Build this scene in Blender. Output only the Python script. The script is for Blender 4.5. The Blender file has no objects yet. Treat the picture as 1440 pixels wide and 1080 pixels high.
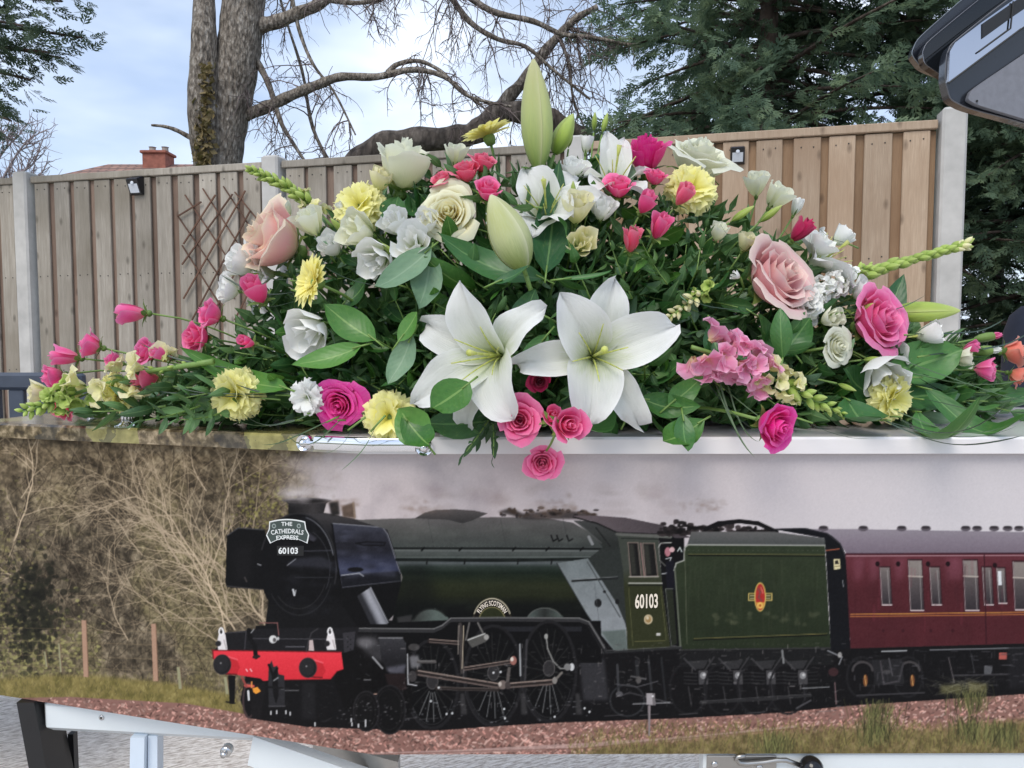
import bpy, math, random
import numpy as np
from mathutils import Vector, Matrix, Quaternion, noise as mnoise
random.seed(7)
rng = np.random.default_rng(7)
SC = bpy.context.scene
COL = SC.collection

# ------------------------------------------------------------------ camera, sky, sun, exposure
CAMZ = 1.127
PITCH = math.radians(-3.6)
cam_d = bpy.data.cameras.new('camera'); cam = bpy.data.objects.new('camera', cam_d); COL.objects.link(cam)
cam_d.sensor_width = 36.0; cam_d.lens = 27.0; cam_d.clip_start = .02; cam_d.clip_end = 900
cam.location = (0, 0, CAMZ); cam.rotation_euler = (math.pi/2+PITCH, 0, 0)
SC.camera = cam
SUN_EL, SUN_AZ = 50.0, 205.0          # azimuth measured clockwise from +Y (behind the camera, to the left)
world = bpy.data.worlds.new('World'); SC.world = world; world.use_nodes = True
def build_world():
    nt = world.node_tree; N, L = nt.nodes, nt.links; N.clear()
    out = N.new('ShaderNodeOutputWorld'); bg = N.new('ShaderNodeBackground'); L.new(bg.outputs[0], out.inputs[0])
    bg.inputs['Strength'].default_value = .13
    sky = N.new('ShaderNodeTexSky'); sky.sky_type = 'NISHITA'; sky.sun_disc = False
    sky.sun_elevation = math.radians(SUN_EL); sky.sun_rotation = math.radians(SUN_AZ)
    sky.air_density = 1.0; sky.dust_density = 1.2; sky.ozone_density = 1.0
    tc = N.new('ShaderNodeTexCoord'); mp = N.new('ShaderNodeMapping'); L.new(tc.outputs['Generated'], mp.inputs[0])
    mp.inputs['Scale'].default_value = (1, 1, 2.6)
    n1 = N.new('ShaderNodeTexNoise'); n1.inputs['Scale'].default_value = 3.1; n1.inputs['Detail'].default_value = 5; n1.inputs['Roughness'].default_value = .5
    n2 = N.new('ShaderNodeTexNoise'); n2.inputs['Scale'].default_value = 2.3; n2.inputs['Detail'].default_value = 4
    L.new(mp.outputs[0], n1.inputs[0]); L.new(mp.outputs[0], n2.inputs[0])
    r1 = N.new('ShaderNodeValToRGB'); r1.color_ramp.elements[0].position = .36; r1.color_ramp.elements[1].position = .60
    r1.color_ramp.elements[0].color = (.45, .45, .45, 1); r1.color_ramp.elements[1].color = (.95, .95, .95, 1)
    L.new(n1.outputs[0], r1.inputs[0])
    r2 = N.new('ShaderNodeValToRGB'); r2.color_ramp.elements[0].position = .38; r2.color_ramp.elements[1].position = .64
    r2.color_ramp.elements[0].color = (3.3, 4.2, 5.9, 1); r2.color_ramp.elements[1].color = (6.6, 7.2, 8.2, 1)
    L.new(n2.outputs[0], r2.inputs[0])
    mx = N.new('ShaderNodeMix'); mx.data_type = 'RGBA'
    L.new(r1.outputs[0], mx.inputs[0]); L.new(sky.outputs[0], mx.inputs[6]); L.new(r2.outputs[0], mx.inputs[7])
    L.new(mx.outputs[2], bg.inputs[0])
build_world()
sun_d = bpy.data.lights.new('sun', 'SUN'); sun = bpy.data.objects.new('sun', sun_d); COL.objects.link(sun)
sun_d.energy = 1.5; sun_d.angle = math.radians(32); sun_d.color = (1, .93, .82)
_az, _el = math.radians(SUN_AZ), math.radians(SUN_EL)
sun_dir = Vector((math.sin(_az)*math.cos(_el), math.cos(_az)*math.cos(_el), math.sin(_el)))
sun.rotation_euler = sun_dir.to_track_quat('Z', 'Y').to_euler(); sun.location = (0, 0, 20)
vs = SC.view_settings; vs.view_transform = 'Standard'; vs.look = 'None'; vs.gamma = 1; vs.use_curve_mapping = False
vs.exposure = 0.44
SC.display_settings.display_device = 'sRGB'
SC.render.engine = 'CYCLES'
SC.cycles.max_bounces = 6; SC.cycles.transparent_max_bounces = 8; SC.cycles.use_denoising = True

# ------------------------------------------------------------------ helpers
FPX = 1080.0
_fw = np.array([0, math.cos(PITCH), math.sin(PITCH)]); _up = np.array([0, -math.sin(PITCH), math.cos(PITCH)])
CAM0 = np.array([0, 0, CAMZ])
def ray(px, py):
    return _fw+np.array([1., 0, 0])*((px-720)/FPX)+_up*((540-py)/FPX)
def at(px, py, Y):
    """the point of the place seen at photo position (px, py) that lies Y metres in front of the camera"""
    d = ray(px, py); return Vector(CAM0+d*(Y/d[1]))
def to_photo(P):
    P = np.asarray(P, float)-CAM0
    w = P@_fw; return 720+FPX*P[..., 0]/w, 540-FPX*(P@_up)/w

def tag(o, label=None, cat=None, group=None, kind=None):
    if label: o['label'] = label
    if cat: o['category'] = cat
    if group: o['group'] = group
    if kind: o['kind'] = kind
    return o
def thing(name, label, cat, loc=(0, 0, 0), rot=None, group=None):
    o = bpy.data.objects.new(name, None); o.empty_display_size = .02; COL.objects.link(o)
    o.location = loc
    if rot is not None: o.rotation_mode = 'QUATERNION'; o.rotation_quaternion = rot
    return tag(o, label, cat, group)
def new_mesh(name, V, F, mat=None, uv=None, smooth=True):
    me = bpy.data.meshes.new(name)
    me.from_pydata([tuple(map(float, v)) for v in V], [], [tuple(map(int, f)) for f in F])
    if uv is not None:
        ul = me.uv_layers.new(name='UVMap'); idx = np.empty(len(me.loops), np.int32); me.loops.foreach_get('vertex_index', idx)
        ul.data.foreach_set('uv', np.asarray(uv, np.float32)[idx].ravel())
    if smooth: me.polygons.foreach_set('use_smooth', [True]*len(me.polygons))
    if mat: me.materials.append(mat)
    return me
def big_mesh(name, V, Q, mat=None, smooth=False):
    """fast mesh from arrays: V (n,3), Q (m,k)"""
    me = bpy.data.meshes.new(name); k = Q.shape[1]
    me.vertices.add(len(V)); me.vertices.foreach_set('co', np.ascontiguousarray(V, np.float32).ravel())
    me.loops.add(Q.size); me.loops.foreach_set('vertex_index', np.ascontiguousarray(Q, np.int32).ravel())
    me.polygons.add(len(Q)); me.polygons.foreach_set('loop_start', np.arange(0, Q.size, k, dtype=np.int32))
    if smooth: me.polygons.foreach_set('use_smooth', np.ones(len(Q), bool))
    me.update(calc_edges=True)
    if mat: me.materials.append(mat)
    return me
def obj(name, me, parent=None, mat=None, loc=None, rot=None, scale=None):
    o = bpy.data.objects.new(name, me); COL.objects.link(o)
    if parent: o.parent = parent
    if mat is not None and me.materials and me.materials[0] != mat:
        o.material_slots[0].link = 'OBJECT'; o.material_slots[0].material = mat
    if loc is not None: o.location = loc
    if rot is not None: o.rotation_mode = 'QUATERNION'; o.rotation_quaternion = rot
    if scale is not None: o.scale = (scale,)*3 if not hasattr(scale, '__len__') else scale
    return o
class MB:
    """collects boxes, tubes, lathes and prisms; .mesh() makes ONE mesh"""
    def __init__(s): s.V, s.F = [], []
    def add(s, V, F):
        n = len(s.V); s.V += [tuple(v) for v in V]; s.F += [tuple(i+n for i in f) for f in F]; return s
    def box(s, c, size, rz=0, bev=0, M=None):
        x, y, z = (q/2 for q in size)
        if bev:
            b = min(bev, .45*min(size)); P = []
            for zz, ins in ((-z, b), (-z+b, 0), (z-b, 0), (z, b)):
                xx, yy = x-ins, y-ins; q = b if not ins else b*.6
                P += [(-xx+q, -yy, zz), (xx-q, -yy, zz), (xx, -yy+q, zz), (xx, yy-q, zz), (xx-q, yy, zz), (-xx+q, yy, zz), (-xx, yy-q, zz), (-xx, -yy+q, zz)]
            F = [tuple(range(7, -1, -1)), tuple(range(24, 32))]
            for k in range(3):
                for i in range(8): F.append((k*8+i, k*8+(i+1) % 8, k*8+8+(i+1) % 8, k*8+8+i))
        else:
            P = [(-x, -y, -z), (x, -y, -z), (x, y, -z), (-x, y, -z), (-x, -y, z), (x, -y, z), (x, y, z), (-x, y, z)]
            F = [(3, 2, 1, 0), (4, 5, 6, 7), (0, 1, 5, 4), (1, 2, 6, 5), (2, 3, 7, 6), (3, 0, 4, 7)]
        if M is None: M = Matrix.Rotation(rz, 3, 'Z')
        return s.add([M@Vector(p)+Vector(c) for p in P], F)
    def tube(s, pts, rad, n=8, cap=True):
        pts = [Vector(p) for p in pts]; m = len(pts)
        rad = rad if hasattr(rad, '__len__') else [rad]*m
        V, F = [], []; up = None
        for i, p in enumerate(pts):
            d = (pts[min(i+1, m-1)]-pts[max(i-1, 0)]).normalized()
            if up is None: up = d.orthogonal().normalized()
            else: up = (up-d*up.dot(d)); up = up.normalized() if up.length > 1e-6 else d.orthogonal().normalized()
            w = d.cross(up)
            for k in range(n):
                a = 2*math.pi*k/n; V.append(p+(up*math.cos(a)+w*math.sin(a))*rad[i])
        for i in range(m-1):
            for k in range(n): F.append((i*n+k, i*n+(k+1) % n, (i+1)*n+(k+1) % n, (i+1)*n+k))
        if cap: F += [tuple(range(n-1, -1, -1)), tuple(range((m-1)*n, m*n))]
        return s.add(V, F)
    def lathe(s, prof, n=16, M=None, c=(0, 0, 0)):
        V, F = [], []
        for r, z in prof:
            for k in range(n):
                a = 2*math.pi*k/n; V.append(Vector((r*math.cos(a), r*math.sin(a), z)))
        for i in range(len(prof)-1):
            for k in range(n): F.append((i*n+k, i*n+(k+1) % n, (i+1)*n+(k+1) % n, (i+1)*n+k))
        F += [tuple(range(n-1, -1, -1)), tuple(range((len(prof)-1)*n, len(prof)*n))]
        if M is not None: V = [M@v for v in V]
        return s.add([v+Vector(c) for v in V], F)
    def prism(s, A, B):
        n = len(A); F = [tuple(range(n-1, -1, -1)), tuple(range(n, 2*n))]+[(i, (i+1) % n, n+(i+1) % n, n+i) for i in range(n)]
        return s.add(list(A)+list(B), F)
    def mesh(s, name, mat=None, smooth=False):
        return new_mesh(name, s.V, s.F, mat, None, smooth)
def auto_smooth(me, ang=40):
    try: me.set_sharp_from_angle(angle=math.radians(ang))
    except Exception: pass
    return me

# ------------------------------------------------------------------ materials
def srgb(r, g, b):
    f = lambda c: (c/255/12.92 if c/255 <= .04045 else ((c/255+.055)/1.055)**2.4)
    return (f(r), f(g), f(b), 1)
def nmat(name):
    m = bpy.data.materials.new(name); m.use_nodes = True; nt = m.node_tree; nt.nodes.clear()
    out = nt.nodes.new('ShaderNodeOutputMaterial'); return m, nt.nodes, nt.links, out
def mixc(N, L, fac, a, b, mode='MIX'):
    q = N.new('ShaderNodeMix'); q.data_type = 'RGBA'; q.blend_type = mode
    for s, v in ((0, fac), (6, a), (7, b)):
        if hasattr(v, 'links'): L.new(v, q.inputs[s])
        else: q.inputs[s].default_value = v
    return q.outputs[2]
def mth(N, L, op, a, b=0., c=None, clamp=False):
    q = N.new('ShaderNodeMath'); q.operation = op; q.use_clamp = clamp
    for s, v in enumerate((a, b) if c is None else (a, b, c)):
        if hasattr(v, 'links'): L.new(v, q.inputs[s])
        else: q.inputs[s].default_value = v
    return q.outputs[0]
def noise_tex(N, L, scale, detail=4, vec=None, rough=.5, stretch=None, coord='Object'):
    if vec is None:
        tc = N.new('ShaderNodeTexCoord'); vec = tc.outputs[coord]
    if stretch:
        mp = N.new('ShaderNodeMapping'); mp.inputs['Scale'].default_value = stretch; L.new(vec, mp.inputs[0]); vec = mp.outputs[0]
    n = N.new('ShaderNodeTexNoise'); n.inputs['Scale'].default_value = scale; n.inputs['Detail'].default_value = detail; n.inputs['Roughness'].default_value = rough
    L.new(vec, n.inputs[0]); return n.outputs[0]
def ramp(N, L, fac, stops):
    r = N.new('ShaderNodeValToRGB'); e = r.color_ramp.elements
    while len(e) < len(stops): e.new(.5)
    for k, (p, c) in enumerate(stops): e[k].position = p; e[k].color = c
    L.new(fac, r.inputs[0]); return r.outputs[0]
def rnd(N):
    return N.new('ShaderNodeObjectInfo').outputs['Random']
def plain(name, col, rough=.5, metal=0., var=.12, nscale=30, bump=0., coat=0.):
    m, N, L, out = nmat(name); p = N.new('ShaderNodeBsdfPrincipled'); L.new(p.outputs[0], out.inputs[0])
    n = noise_tex(N, L, nscale, 4)
    a = tuple(c*(1-var) for c in col[:3])+(1,); b = tuple(min(1, c*(1+var)) for c in col[:3])+(1,)
    L.new(ramp(N, L, n, [(.3, a), (.7, b)]), p.inputs['Base Color'])
    p.inputs['Roughness'].default_value = rough; p.inputs['Metallic'].default_value = metal
    if coat: p.inputs['Coat Weight'].default_value = coat; p.inputs['Coat Roughness'].default_value = .05
    if bump:
        b_ = N.new('ShaderNodeBump'); b_.inputs['Strength'].default_value = bump; b_.inputs['Distance'].default_value = .002
        L.new(n, b_.inputs['Height']); L.new(b_.outputs[0], p.inputs['Normal'])
    return m
def petal_mat(name, base, mid, tip, edge=None, trans=.35, rough=.5, veins=.5):
    """base/mid/tip colours run along the petal (UV y), edge colour along its rim (UV x)"""
    m, N, L, out = nmat(name)
    uv = N.new('ShaderNodeUVMap'); uv.uv_map = 'UVMap'; sp = N.new('ShaderNodeSeparateXYZ'); L.new(uv.outputs[0], sp.inputs[0])
    nz = noise_tex(N, L, 6, 4, uv.outputs[0], stretch=(7, 1, 1))
    t = mth(N, L, 'ADD', sp.outputs[1], mth(N, L, 'MULTIPLY', mth(N, L, 'SUBTRACT', nz, .5), .5))
    c = ramp(N, L, t, [(.0, base), (.45, mid), (.95, tip)])
    if edge:
        e = mth(N, L, 'ABSOLUTE', mth(N, L, 'SUBTRACT', sp.outputs[0], .5)); e = mth(N, L, 'MULTIPLY', e, 2)
        e = mth(N, L, 'MAXIMUM', mth(N, L, 'POWER', e, 5), mth(N, L, 'POWER', sp.outputs[1], 8))
        c = mixc(N, L, mth(N, L, 'MULTIPLY', e, .8, clamp=True), c, edge)
    hs = N.new('ShaderNodeHueSaturation'); L.new(c, hs.inputs['Color'])
    L.new(mth(N, L, 'ADD', mth(N, L, 'MULTIPLY', rnd(N), .22), .87), hs.inputs['Value'])
    L.new(mth(N, L, 'ADD', mth(N, L, 'MULTIPLY', nz, .3), .85), hs.inputs['Saturation'])
    c = hs.outputs[0]
    p = N.new('ShaderNodeBsdfPrincipled'); L.new(c, p.inputs['Base Color']); p.inputs['Roughness'].default_value = rough
    p.inputs['Specular IOR Level'].default_value = .3
    p.inputs['Sheen Weight'].default_value = .15
    b = N.new('ShaderNodeBump'); b.inputs['Strength'].default_value = veins*.35; b.inputs['Distance'].default_value = .0015
    L.new(noise_tex(N, L, 5, 3, uv.outputs[0], stretch=(14, .9, 1)), b.inputs['Height']); L.new(b.outputs[0], p.inputs['Normal'])
    tr = N.new('ShaderNodeBsdfTranslucent'); L.new(c, tr.inputs[0])
    ms = N.new('ShaderNodeMixShader'); ms.inputs[0].default_value = trans
    L.new(p.outputs[0], ms.inputs[1]); L.new(tr.outputs[0], ms.inputs[2]); L.new(ms.outputs[0], out.inputs[0])
    return m
def leaf_mat(name, dark, lightc, rib, rough=.38, trans=.15, ribw=.06, spec=.45):
    m, N, L, out = nmat(name)
    uv = N.new('ShaderNodeUVMap'); uv.uv_map = 'UVMap'; sp = N.new('ShaderNodeSeparateXYZ'); L.new(uv.outputs[0], sp.inputs[0])
    nz = noise_tex(N, L, 4, 4, uv.outputs[0], stretch=(2, 2, 1))
    f = mth(N, L, 'ADD', mth(N, L, 'MULTIPLY', nz, .7), mth(N, L, 'SUBTRACT', mth(N, L, 'MULTIPLY', rnd(N), .9), .35), clamp=True)
    c = mixc(N, L, f, dark, lightc)
    d = mth(N, L, 'ABSOLUTE', mth(N, L, 'SUBTRACT', sp.outputs[0], .5))
    # side veins slanting from the midrib
    w = N.new('ShaderNodeMath'); w.operation = 'SINE'; L.new(mth(N, L, 'MULTIPLY', mth(N, L, 'SUBTRACT', sp.outputs[1], mth(N, L, 'MULTIPLY', d, .55)), 52.), w.inputs[0])
    vein = mth(N, L, 'GREATER_THAN', w.outputs[0], .93)
    c = mixc(N, L, mth(N, L, 'MULTIPLY', vein, .05), c, rib)
    c = mixc(N, L, mth(N, L, 'MULTIPLY', mth(N, L, 'LESS_THAN', d, ribw*.5), .5), c, rib)
    bl = noise_tex(N, L, 7, 5, uv.outputs[0], .7, (1.2, 2.4, 1)); c = mixc(N, L, mth(N, L, 'MULTIPLY', mth(N, L, 'SUBTRACT', bl, .56, clamp=True), 3.2, clamp=True), c, tuple(.55*q+.45*w for q, w in zip(lightc[:3], (.30, .28, .08)))+(1,))
    p = N.new('ShaderNodeBsdfPrincipled'); L.new(c, p.inputs['Base Color']); L.new(mth(N, L, 'ADD', mth(N, L, 'MULTIPLY', bl, .35), rough-.10), p.inputs['Roughness']); p.inputs['Specular IOR Level'].default_value = spec
    b = N.new('ShaderNodeBump'); b.inputs['Strength'].default_value = .06; b.inputs['Distance'].default_value = .002
    L.new(mth(N, L, 'ADD', w.outputs[0], mth(N, L, 'MULTIPLY', nz, 2.)), b.inputs['Height']); L.new(b.outputs[0], p.inputs['Normal'])
    tr = N.new('ShaderNodeBsdfTranslucent'); L.new(mixc(N, L, .5, c, (.2, .35, .05, 1)), tr.inputs[0])
    ms = N.new('ShaderNodeMixShader'); ms.inputs[0].default_value = trans
    L.new(p.outputs[0], ms.inputs[1]); L.new(tr.outputs[0], ms.inputs[2]); L.new(ms.outputs[0], out.inputs[0])
    return m
def wood_mat(name, a, b, dark, knots=True):
    m, N, L, out = nmat(name); p = N.new('ShaderNodeBsdfPrincipled'); L.new(p.outputs[0], out.inputs[0])
    tc = N.new('ShaderNodeTexCoord'); oi = N.new('ShaderNodeObjectInfo')
    off = N.new('ShaderNodeVectorMath'); off.operation = 'ADD'; L.new(tc.outputs['Object'], off.inputs[0])
    cb = N.new('ShaderNodeCombineXYZ'); r = oi.outputs['Random']
    L.new(mth(N, L, 'MULTIPLY', r, 37.), cb.inputs[0]); L.new(mth(N, L, 'MULTIPLY', r, 91.), cb.inputs[2]); L.new(cb.outputs[0], off.inputs[1])
    v = off.outputs[0]
    kn = N.new('ShaderNodeTexVoronoi'); kn.voronoi_dimensions = '2D'; kn.inputs['Scale'].default_value = 3.4
    sx = N.new('ShaderNodeSeparateXYZ'); L.new(v, sx.inputs[0]); mk = N.new('ShaderNodeCombineXYZ'); L.new(mth(N, L, 'MULTIPLY', sx.outputs[0], 1.7), mk.inputs[0]); L.new(mth(N, L, 'MULTIPLY', sx.outputs[2], .85), mk.inputs[1]); L.new(mk.outputs[0], kn.inputs[0])
    kd = kn.outputs['Distance']
    warp = N.new('ShaderNodeVectorMath'); warp.operation = 'SCALE'; L.new(v, warp.inputs[0]); warp.inputs['Scale'].default_value = 1
    g1 = noise_tex(N, L, 9, 5, v, .6, (7, 7, .5)); g2 = noise_tex(N, L, 60, 3, v, .6, (5, 5, .25)); g3 = noise_tex(N, L, 1.6, 3, v)
    c = ramp(N, L, g1, [(.3, a), (.7, b)])
    c = mixc(N, L, mth(N, L, 'MULTIPLY', g2, .85), c, tuple(q*.58 for q in a[:3])+(1,))
    c = mixc(N, L, mth(N, L, 'MULTIPLY', mth(N, L, 'SUBTRACT', g3, .42, clamp=True), 3.0, clamp=True), c, dark)
    hs = N.new('ShaderNodeHueSaturation'); L.new(c, hs.inputs['Color']); L.new(mth(N, L, 'ADD', mth(N, L, 'MULTIPLY', r, .36), .78), hs.inputs['Value'])
    c = hs.outputs[0]
    if knots:
        k = mth(N, L, 'SUBTRACT', 1., mth(N, L, 'MULTIPLY', kd, 11.), clamp=True)
        c = mixc(N, L, mth(N, L, 'MULTIPLY', mth(N, L, 'POWER', k, .7), .72), c, tuple(q*.38 for q in dark[:3])+(1,))
    L.new(c, p.inputs['Base Color']); p.inputs['Roughness'].default_value = .8
    b_ = N.new('ShaderNodeBump'); b_.inputs['Strength'].default_value = .35; b_.inputs['Distance'].default_value = .003
    L.new(mth(N, L, 'ADD', g1, g2), b_.inputs['Height']); L.new(b_.outputs[0], p.inputs['Normal'])
    return m
# ------------------------------------------------------------------ ground
def build_ground():
    m, N, L, out = nmat('brushed_concrete'); p = N.new('ShaderNodeBsdfPrincipled'); L.new(p.outputs[0], out.inputs[0])
    tc = N.new('ShaderNodeTexCoord'); mp = N.new('ShaderNodeMapping'); mp.inputs['Rotation'].default_value = (0, 0, math.radians(-22)); L.new(tc.outputs['Object'], mp.inputs[0])
    g = noise_tex(N, L, 34, 5, mp.outputs[0], .7, (1, 4.2, 1)); g2 = noise_tex(N, L, 1.1, 3, mp.outputs[0])
    c = ramp(N, L, g, [(.38, (.40, .34, .29, 1)), (.47, (.66, .59, .52, 1)), (.58, (.93, .87, .80, 1))])
    c = mixc(N, L, mth(N, L, 'MULTIPLY', g2, .3), c, (.34, .31, .30, 1)); L.new(c, p.inputs['Base Color']); p.inputs['Roughness'].default_value = .75
    b = N.new('ShaderNodeBump'); b.inputs['Strength'].default_value = .9; b.inputs['Distance'].default_value = .008; L.new(g, b.inputs['Height']); L.new(b.outputs[0], p.inputs['Normal'])
    o = obj('patio_ground', new_mesh('patio_ground', [(-8, -4, 0), (8, -4, 0), (8, 5.6, 0), (-8, 5.6, 0)], [(0, 1, 2, 3)], m, None, False)); o['kind'] = 'structure'
    gm = plain('rough_lawn', (.07, .09, .03, 1), .9, 0, .4, 3)
    o = obj('ground', new_mesh('ground', [(-400, -60, -.004), (400, -60, -.004), (400, 600, -.004), (-400, 600, -.004)], [(0, 1, 2, 3)], gm, None, False)); o['kind'] = 'structure'
build_ground()

# ------------------------------------------------------------------ fence: three and a half bays between concrete posts
FA, FB, FC, FD = -3.29, 1.823, 5.27, -.464      # fence line: X = FA + FB t, Y = FC + FD t
def fpt(t, z, out=0.):
    n = Vector((FD, -FB, 0)).normalized()        # faces the camera
    return Vector((FA+FB*t, FC+FD*t, z))+n*out
FTOP = 2.195
def build_fence():
    old = wood_mat('weathered_fence_wood', srgb(158, 150, 138), srgb(194, 186, 174), srgb(120, 112, 98))
    new = wood_mat('fresh_fence_wood', srgb(180, 156, 132), srgb(204, 182, 158), srgb(154, 128, 104))
    backm = wood_mat('old_backing_wood', srgb(134, 112, 98), srgb(156, 134, 118), srgb(102, 80, 66))
    backn = wood_mat('new_backing_wood', srgb(150, 120, 92), srgb(172, 142, 110), srgb(122, 94, 70))
    conc = plain('concrete_post', srgb(186, 184, 180), .85, 0, .14, 9, .4)
    rz = math.atan2(FD, FB)
    def bx(t0, t1, z0, z1, o0, o1, bev=0):
        a = fpt(t0, 0); b = fpt(t1, 0); c = (a+b)/2; n = Vector((FD, -FB, 0)).normalized(); c = c+n*(o0+o1)/2
        m = MB(); m.box((0, 0, 0), ((b-a).length, abs(o1-o0), z1-z0), 0, bev); return m, Vector((c.x, c.y, (z0+z1)/2))
    for k, (ta, tb, label) in enumerate([(-1, 0, 'weathered vertical-board fence panel cut by the left edge of the photo'), (0, 1, 'weathered vertical-board fence panel with the lamp and the trellis on it'),
                                         (1, 2, 'weathered fence panel behind the middle of the flowers'), (2, 3, 'fresh tan vertical-board fence panel left of the end post')]):
        wm, bm = (old, backm) if k < 3 else (new, backn)
        root = thing('garden_fence', label, 'fence', fpt((ta+tb)/2, 0), None, 'fence panels between concrete posts')
        def part(name, args, mat, lab=None):
            m, c = bx(*args[:6], *(args[6:])); o = obj(name, m.mesh(name, mat), root, None, c-root.location, Quaternion((0, 0, 1), rz))
            return o
        ga, gb = ta+.036, tb-.036
        n = 11 if k < 3 else 10
        part('top_rail', (ga, gb, FTOP-.045, FTOP-.002, -.05, .03, .004), wm)
        part('base_rail', (ga, gb, .02, .17, -.04, .02, .004), wm)
        p = (gb-ga)/n
        for i in range(n):
            w = .73+random.uniform(-.05, .05); c0 = ga+p*(i+.5+random.uniform(-.04, .04))
            jz = random.uniform(-.004, .004)
            part('board', (c0-p*w/2, c0+p*w/2, .17, FTOP-.047-abs(jz), jz*.4, .018+jz*.4, .003), wm)
            part('backing_board', (ga+p*(i+1)-p*.36, min(gb, ga+p*(i+1)+p*.36), .17, FTOP-.05, -.022, -.002, .002), bm)
    nailm = plain('nail_heads', (.06, .055, .05, 1), .5, .6)
    for ta, tb in ((-1, 0), (0, 1), (1, 2), (2, 3)):
        m = MB(); par = [q for q in COL.objects if q.name.startswith('garden_fence') and (q.location-fpt((ta+tb)/2, 0)).length < .01][0]
        for q in [q for q in par.children if q.name.startswith('board')]:
            for dz in (.045, .62, 1.25):
                for sx in (-.3, .3):
                    wd = q.dimensions.x if q.dimensions.x else .12; c = Vector((sx*.1, -.0105, 0)); c = q.rotation_quaternion.to_matrix()@c+q.location; c.z = FTOP-.05-dz+random.uniform(-.006, .006)
                    m.box(c, (.006, .003, .006), rz)
        o = obj('nail_heads', m.mesh('nail_heads', nailm), par); o['kind'] = 'stuff'
    for t, lab in ((0, 'pale concrete fence post near the left edge of the photo'), (1, 'pale concrete fence post between two weathered panels, left of the flowers'),
                   (2, 'concrete fence post behind the middle of the flowers'), (3, 'tall grey concrete fence post at the right end of the fence'), (-1, 'concrete fence post beyond the left edge')):
        m, c = bx(t-.03, t+.03, 0, FTOP+(.03 if t < 3 else .05), -.06, .06, .012)
        o = obj('fence_post', m.mesh('fence_post', conc), None, None, c, Quaternion((0, 0, 1), rz)); tag(o, lab, 'fence post', 'concrete fence posts')
    # two small black solar wall lamps
    blk = plain('black_plastic', (.012, .012, .014, 1), .35, 0, .2, 40); lens = plain('lamp_lens', srgb(206, 212, 220), .25, 0, .05, 90)
    pan = plain('solar_cell', (.02, .025, .05, 1), .15, 0, .2, 80)
    for px, py, lab, wpx in ((194, 262, 'small black solar lamp near the top of the weathered fence, left of the trellis', 20), (1037, 219, 'small black solar lamp on the fresh fence boards beside the cream rose', 20)):
        t = 0 if px < 700 else 2
        d = ray(px, py); n = np.array([FD, -FB, 0]); n = n/np.linalg.norm(n); f0 = np.array(fpt(0, 0, .022)); s = np.dot(f0-CAM0, n)/np.dot(d, n)
        P = Vector(CAM0+d*s); q = wpx/FPX*s
        r = thing('solar_lamp', lab, 'wall lamp', P, Quaternion((0, 0, 1), rz), 'solar lamps on the fence')
        m = MB(); h = q*1.25; w = q
        A = [(-w/2, 0, -h/2), (w/2, 0, -h/2), (w/2, 0, h/2), (-w/2, 0, h/2)]; B = [(-w*.46, -.022, -h*.46), (w*.46, -.022, -h*.46), (w*.46, -.06, h*.3), (-w*.46, -.06, h*.3)]
        m.add(A+B, [(0, 1, 2, 3), (7, 6, 5, 4), (0, 4, 5, 1), (1, 5, 6, 2), (2, 6, 7, 3), (3, 7, 4, 0)]); obj('lamp_body', m.mesh('lamp_body', blk), r)
        def q3(u, v, off):
            y = -.022+(v+.46)/.76*(-.038); return (u*w, y-off, v*h)
        m = MB(); m.prism([q3(-.36, -.40, .0), q3(.36, -.40, .0), q3(.36, .06, .0), q3(-.36, .06, .0)], [q3(-.36, -.40, .003), q3(.36, -.40, .003), q3(.36, .06, .003), q3(-.36, .06, .003)]); obj('lamp_lens', m.mesh('lamp_lens', lens), r)
        m = MB(); m.lathe([(w*.13, 0), (w*.13, .004), (w*.08, .007)], 12, Matrix.Rotation(math.pi/2, 3, 'X'), q3(0, .1, .002)); obj('motion_sensor', m.mesh('motion_sensor', lens), r)
        m = MB(); m.prism([(-w*.44, -.004, h*.5), (w*.44, -.004, h*.5), (w*.42, -.056, h*.32), (-w*.42, -.056, h*.32)][::-1], [(-w*.44, -.004, h*.5+.003), (w*.44, -.004, h*.5+.003), (w*.42, -.056, h*.32+.003), (-w*.42, -.056, h*.32+.003)][::-1]); obj('solar_panel', m.mesh('solar_panel', pan), r)
    # expanding trellis fixed to the fence
    lath = wood_mat('trellis_lath', srgb(104, 74, 58), srgb(128, 94, 76), srgb(80, 56, 44), False)
    r = thing('trellis', 'brown diamond trellis of thin laths fixed to the weathered fence', 'trellis', fpt(.75, 1.5))
    def onf(px, py, off):
        d = ray(px, py); n = np.array([FD, -FB, 0]); n = n/np.linalg.norm(n); f0 = np.array(fpt(0, 0, off)); return Vector(CAM0+d*(np.dot(f0-CAM0, n)/np.dot(d, n)))
    for a, b in (((250, 304), (283, 284)), ((258, 343), (303, 274)), ((256, 372), (327, 273)), ((258, 420), (345, 268)), ((270, 450), (352, 296)), ((300, 440), (360, 330)), ((330, 450), (372, 368))):
        m = MB(); m.tube([onf(*a, .036)-r.location, onf(*b, .036)-r.location], .006, 4); obj('lath', m.mesh('lath', lath), r)
    for a, b in (((260, 274), (345, 400)), ((285, 265), (365, 390)), ((250, 304), (330, 420)), ((314, 262), (372, 350)), ((256, 345), (310, 430)), ((330, 270), (380, 330))):
        m = MB(); m.tube([onf(*a, .026)-r.location, onf(*b, .026)-r.location], .005, 4); obj('lath', m.mesh('lath', lath), r)
build_fence()

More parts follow.
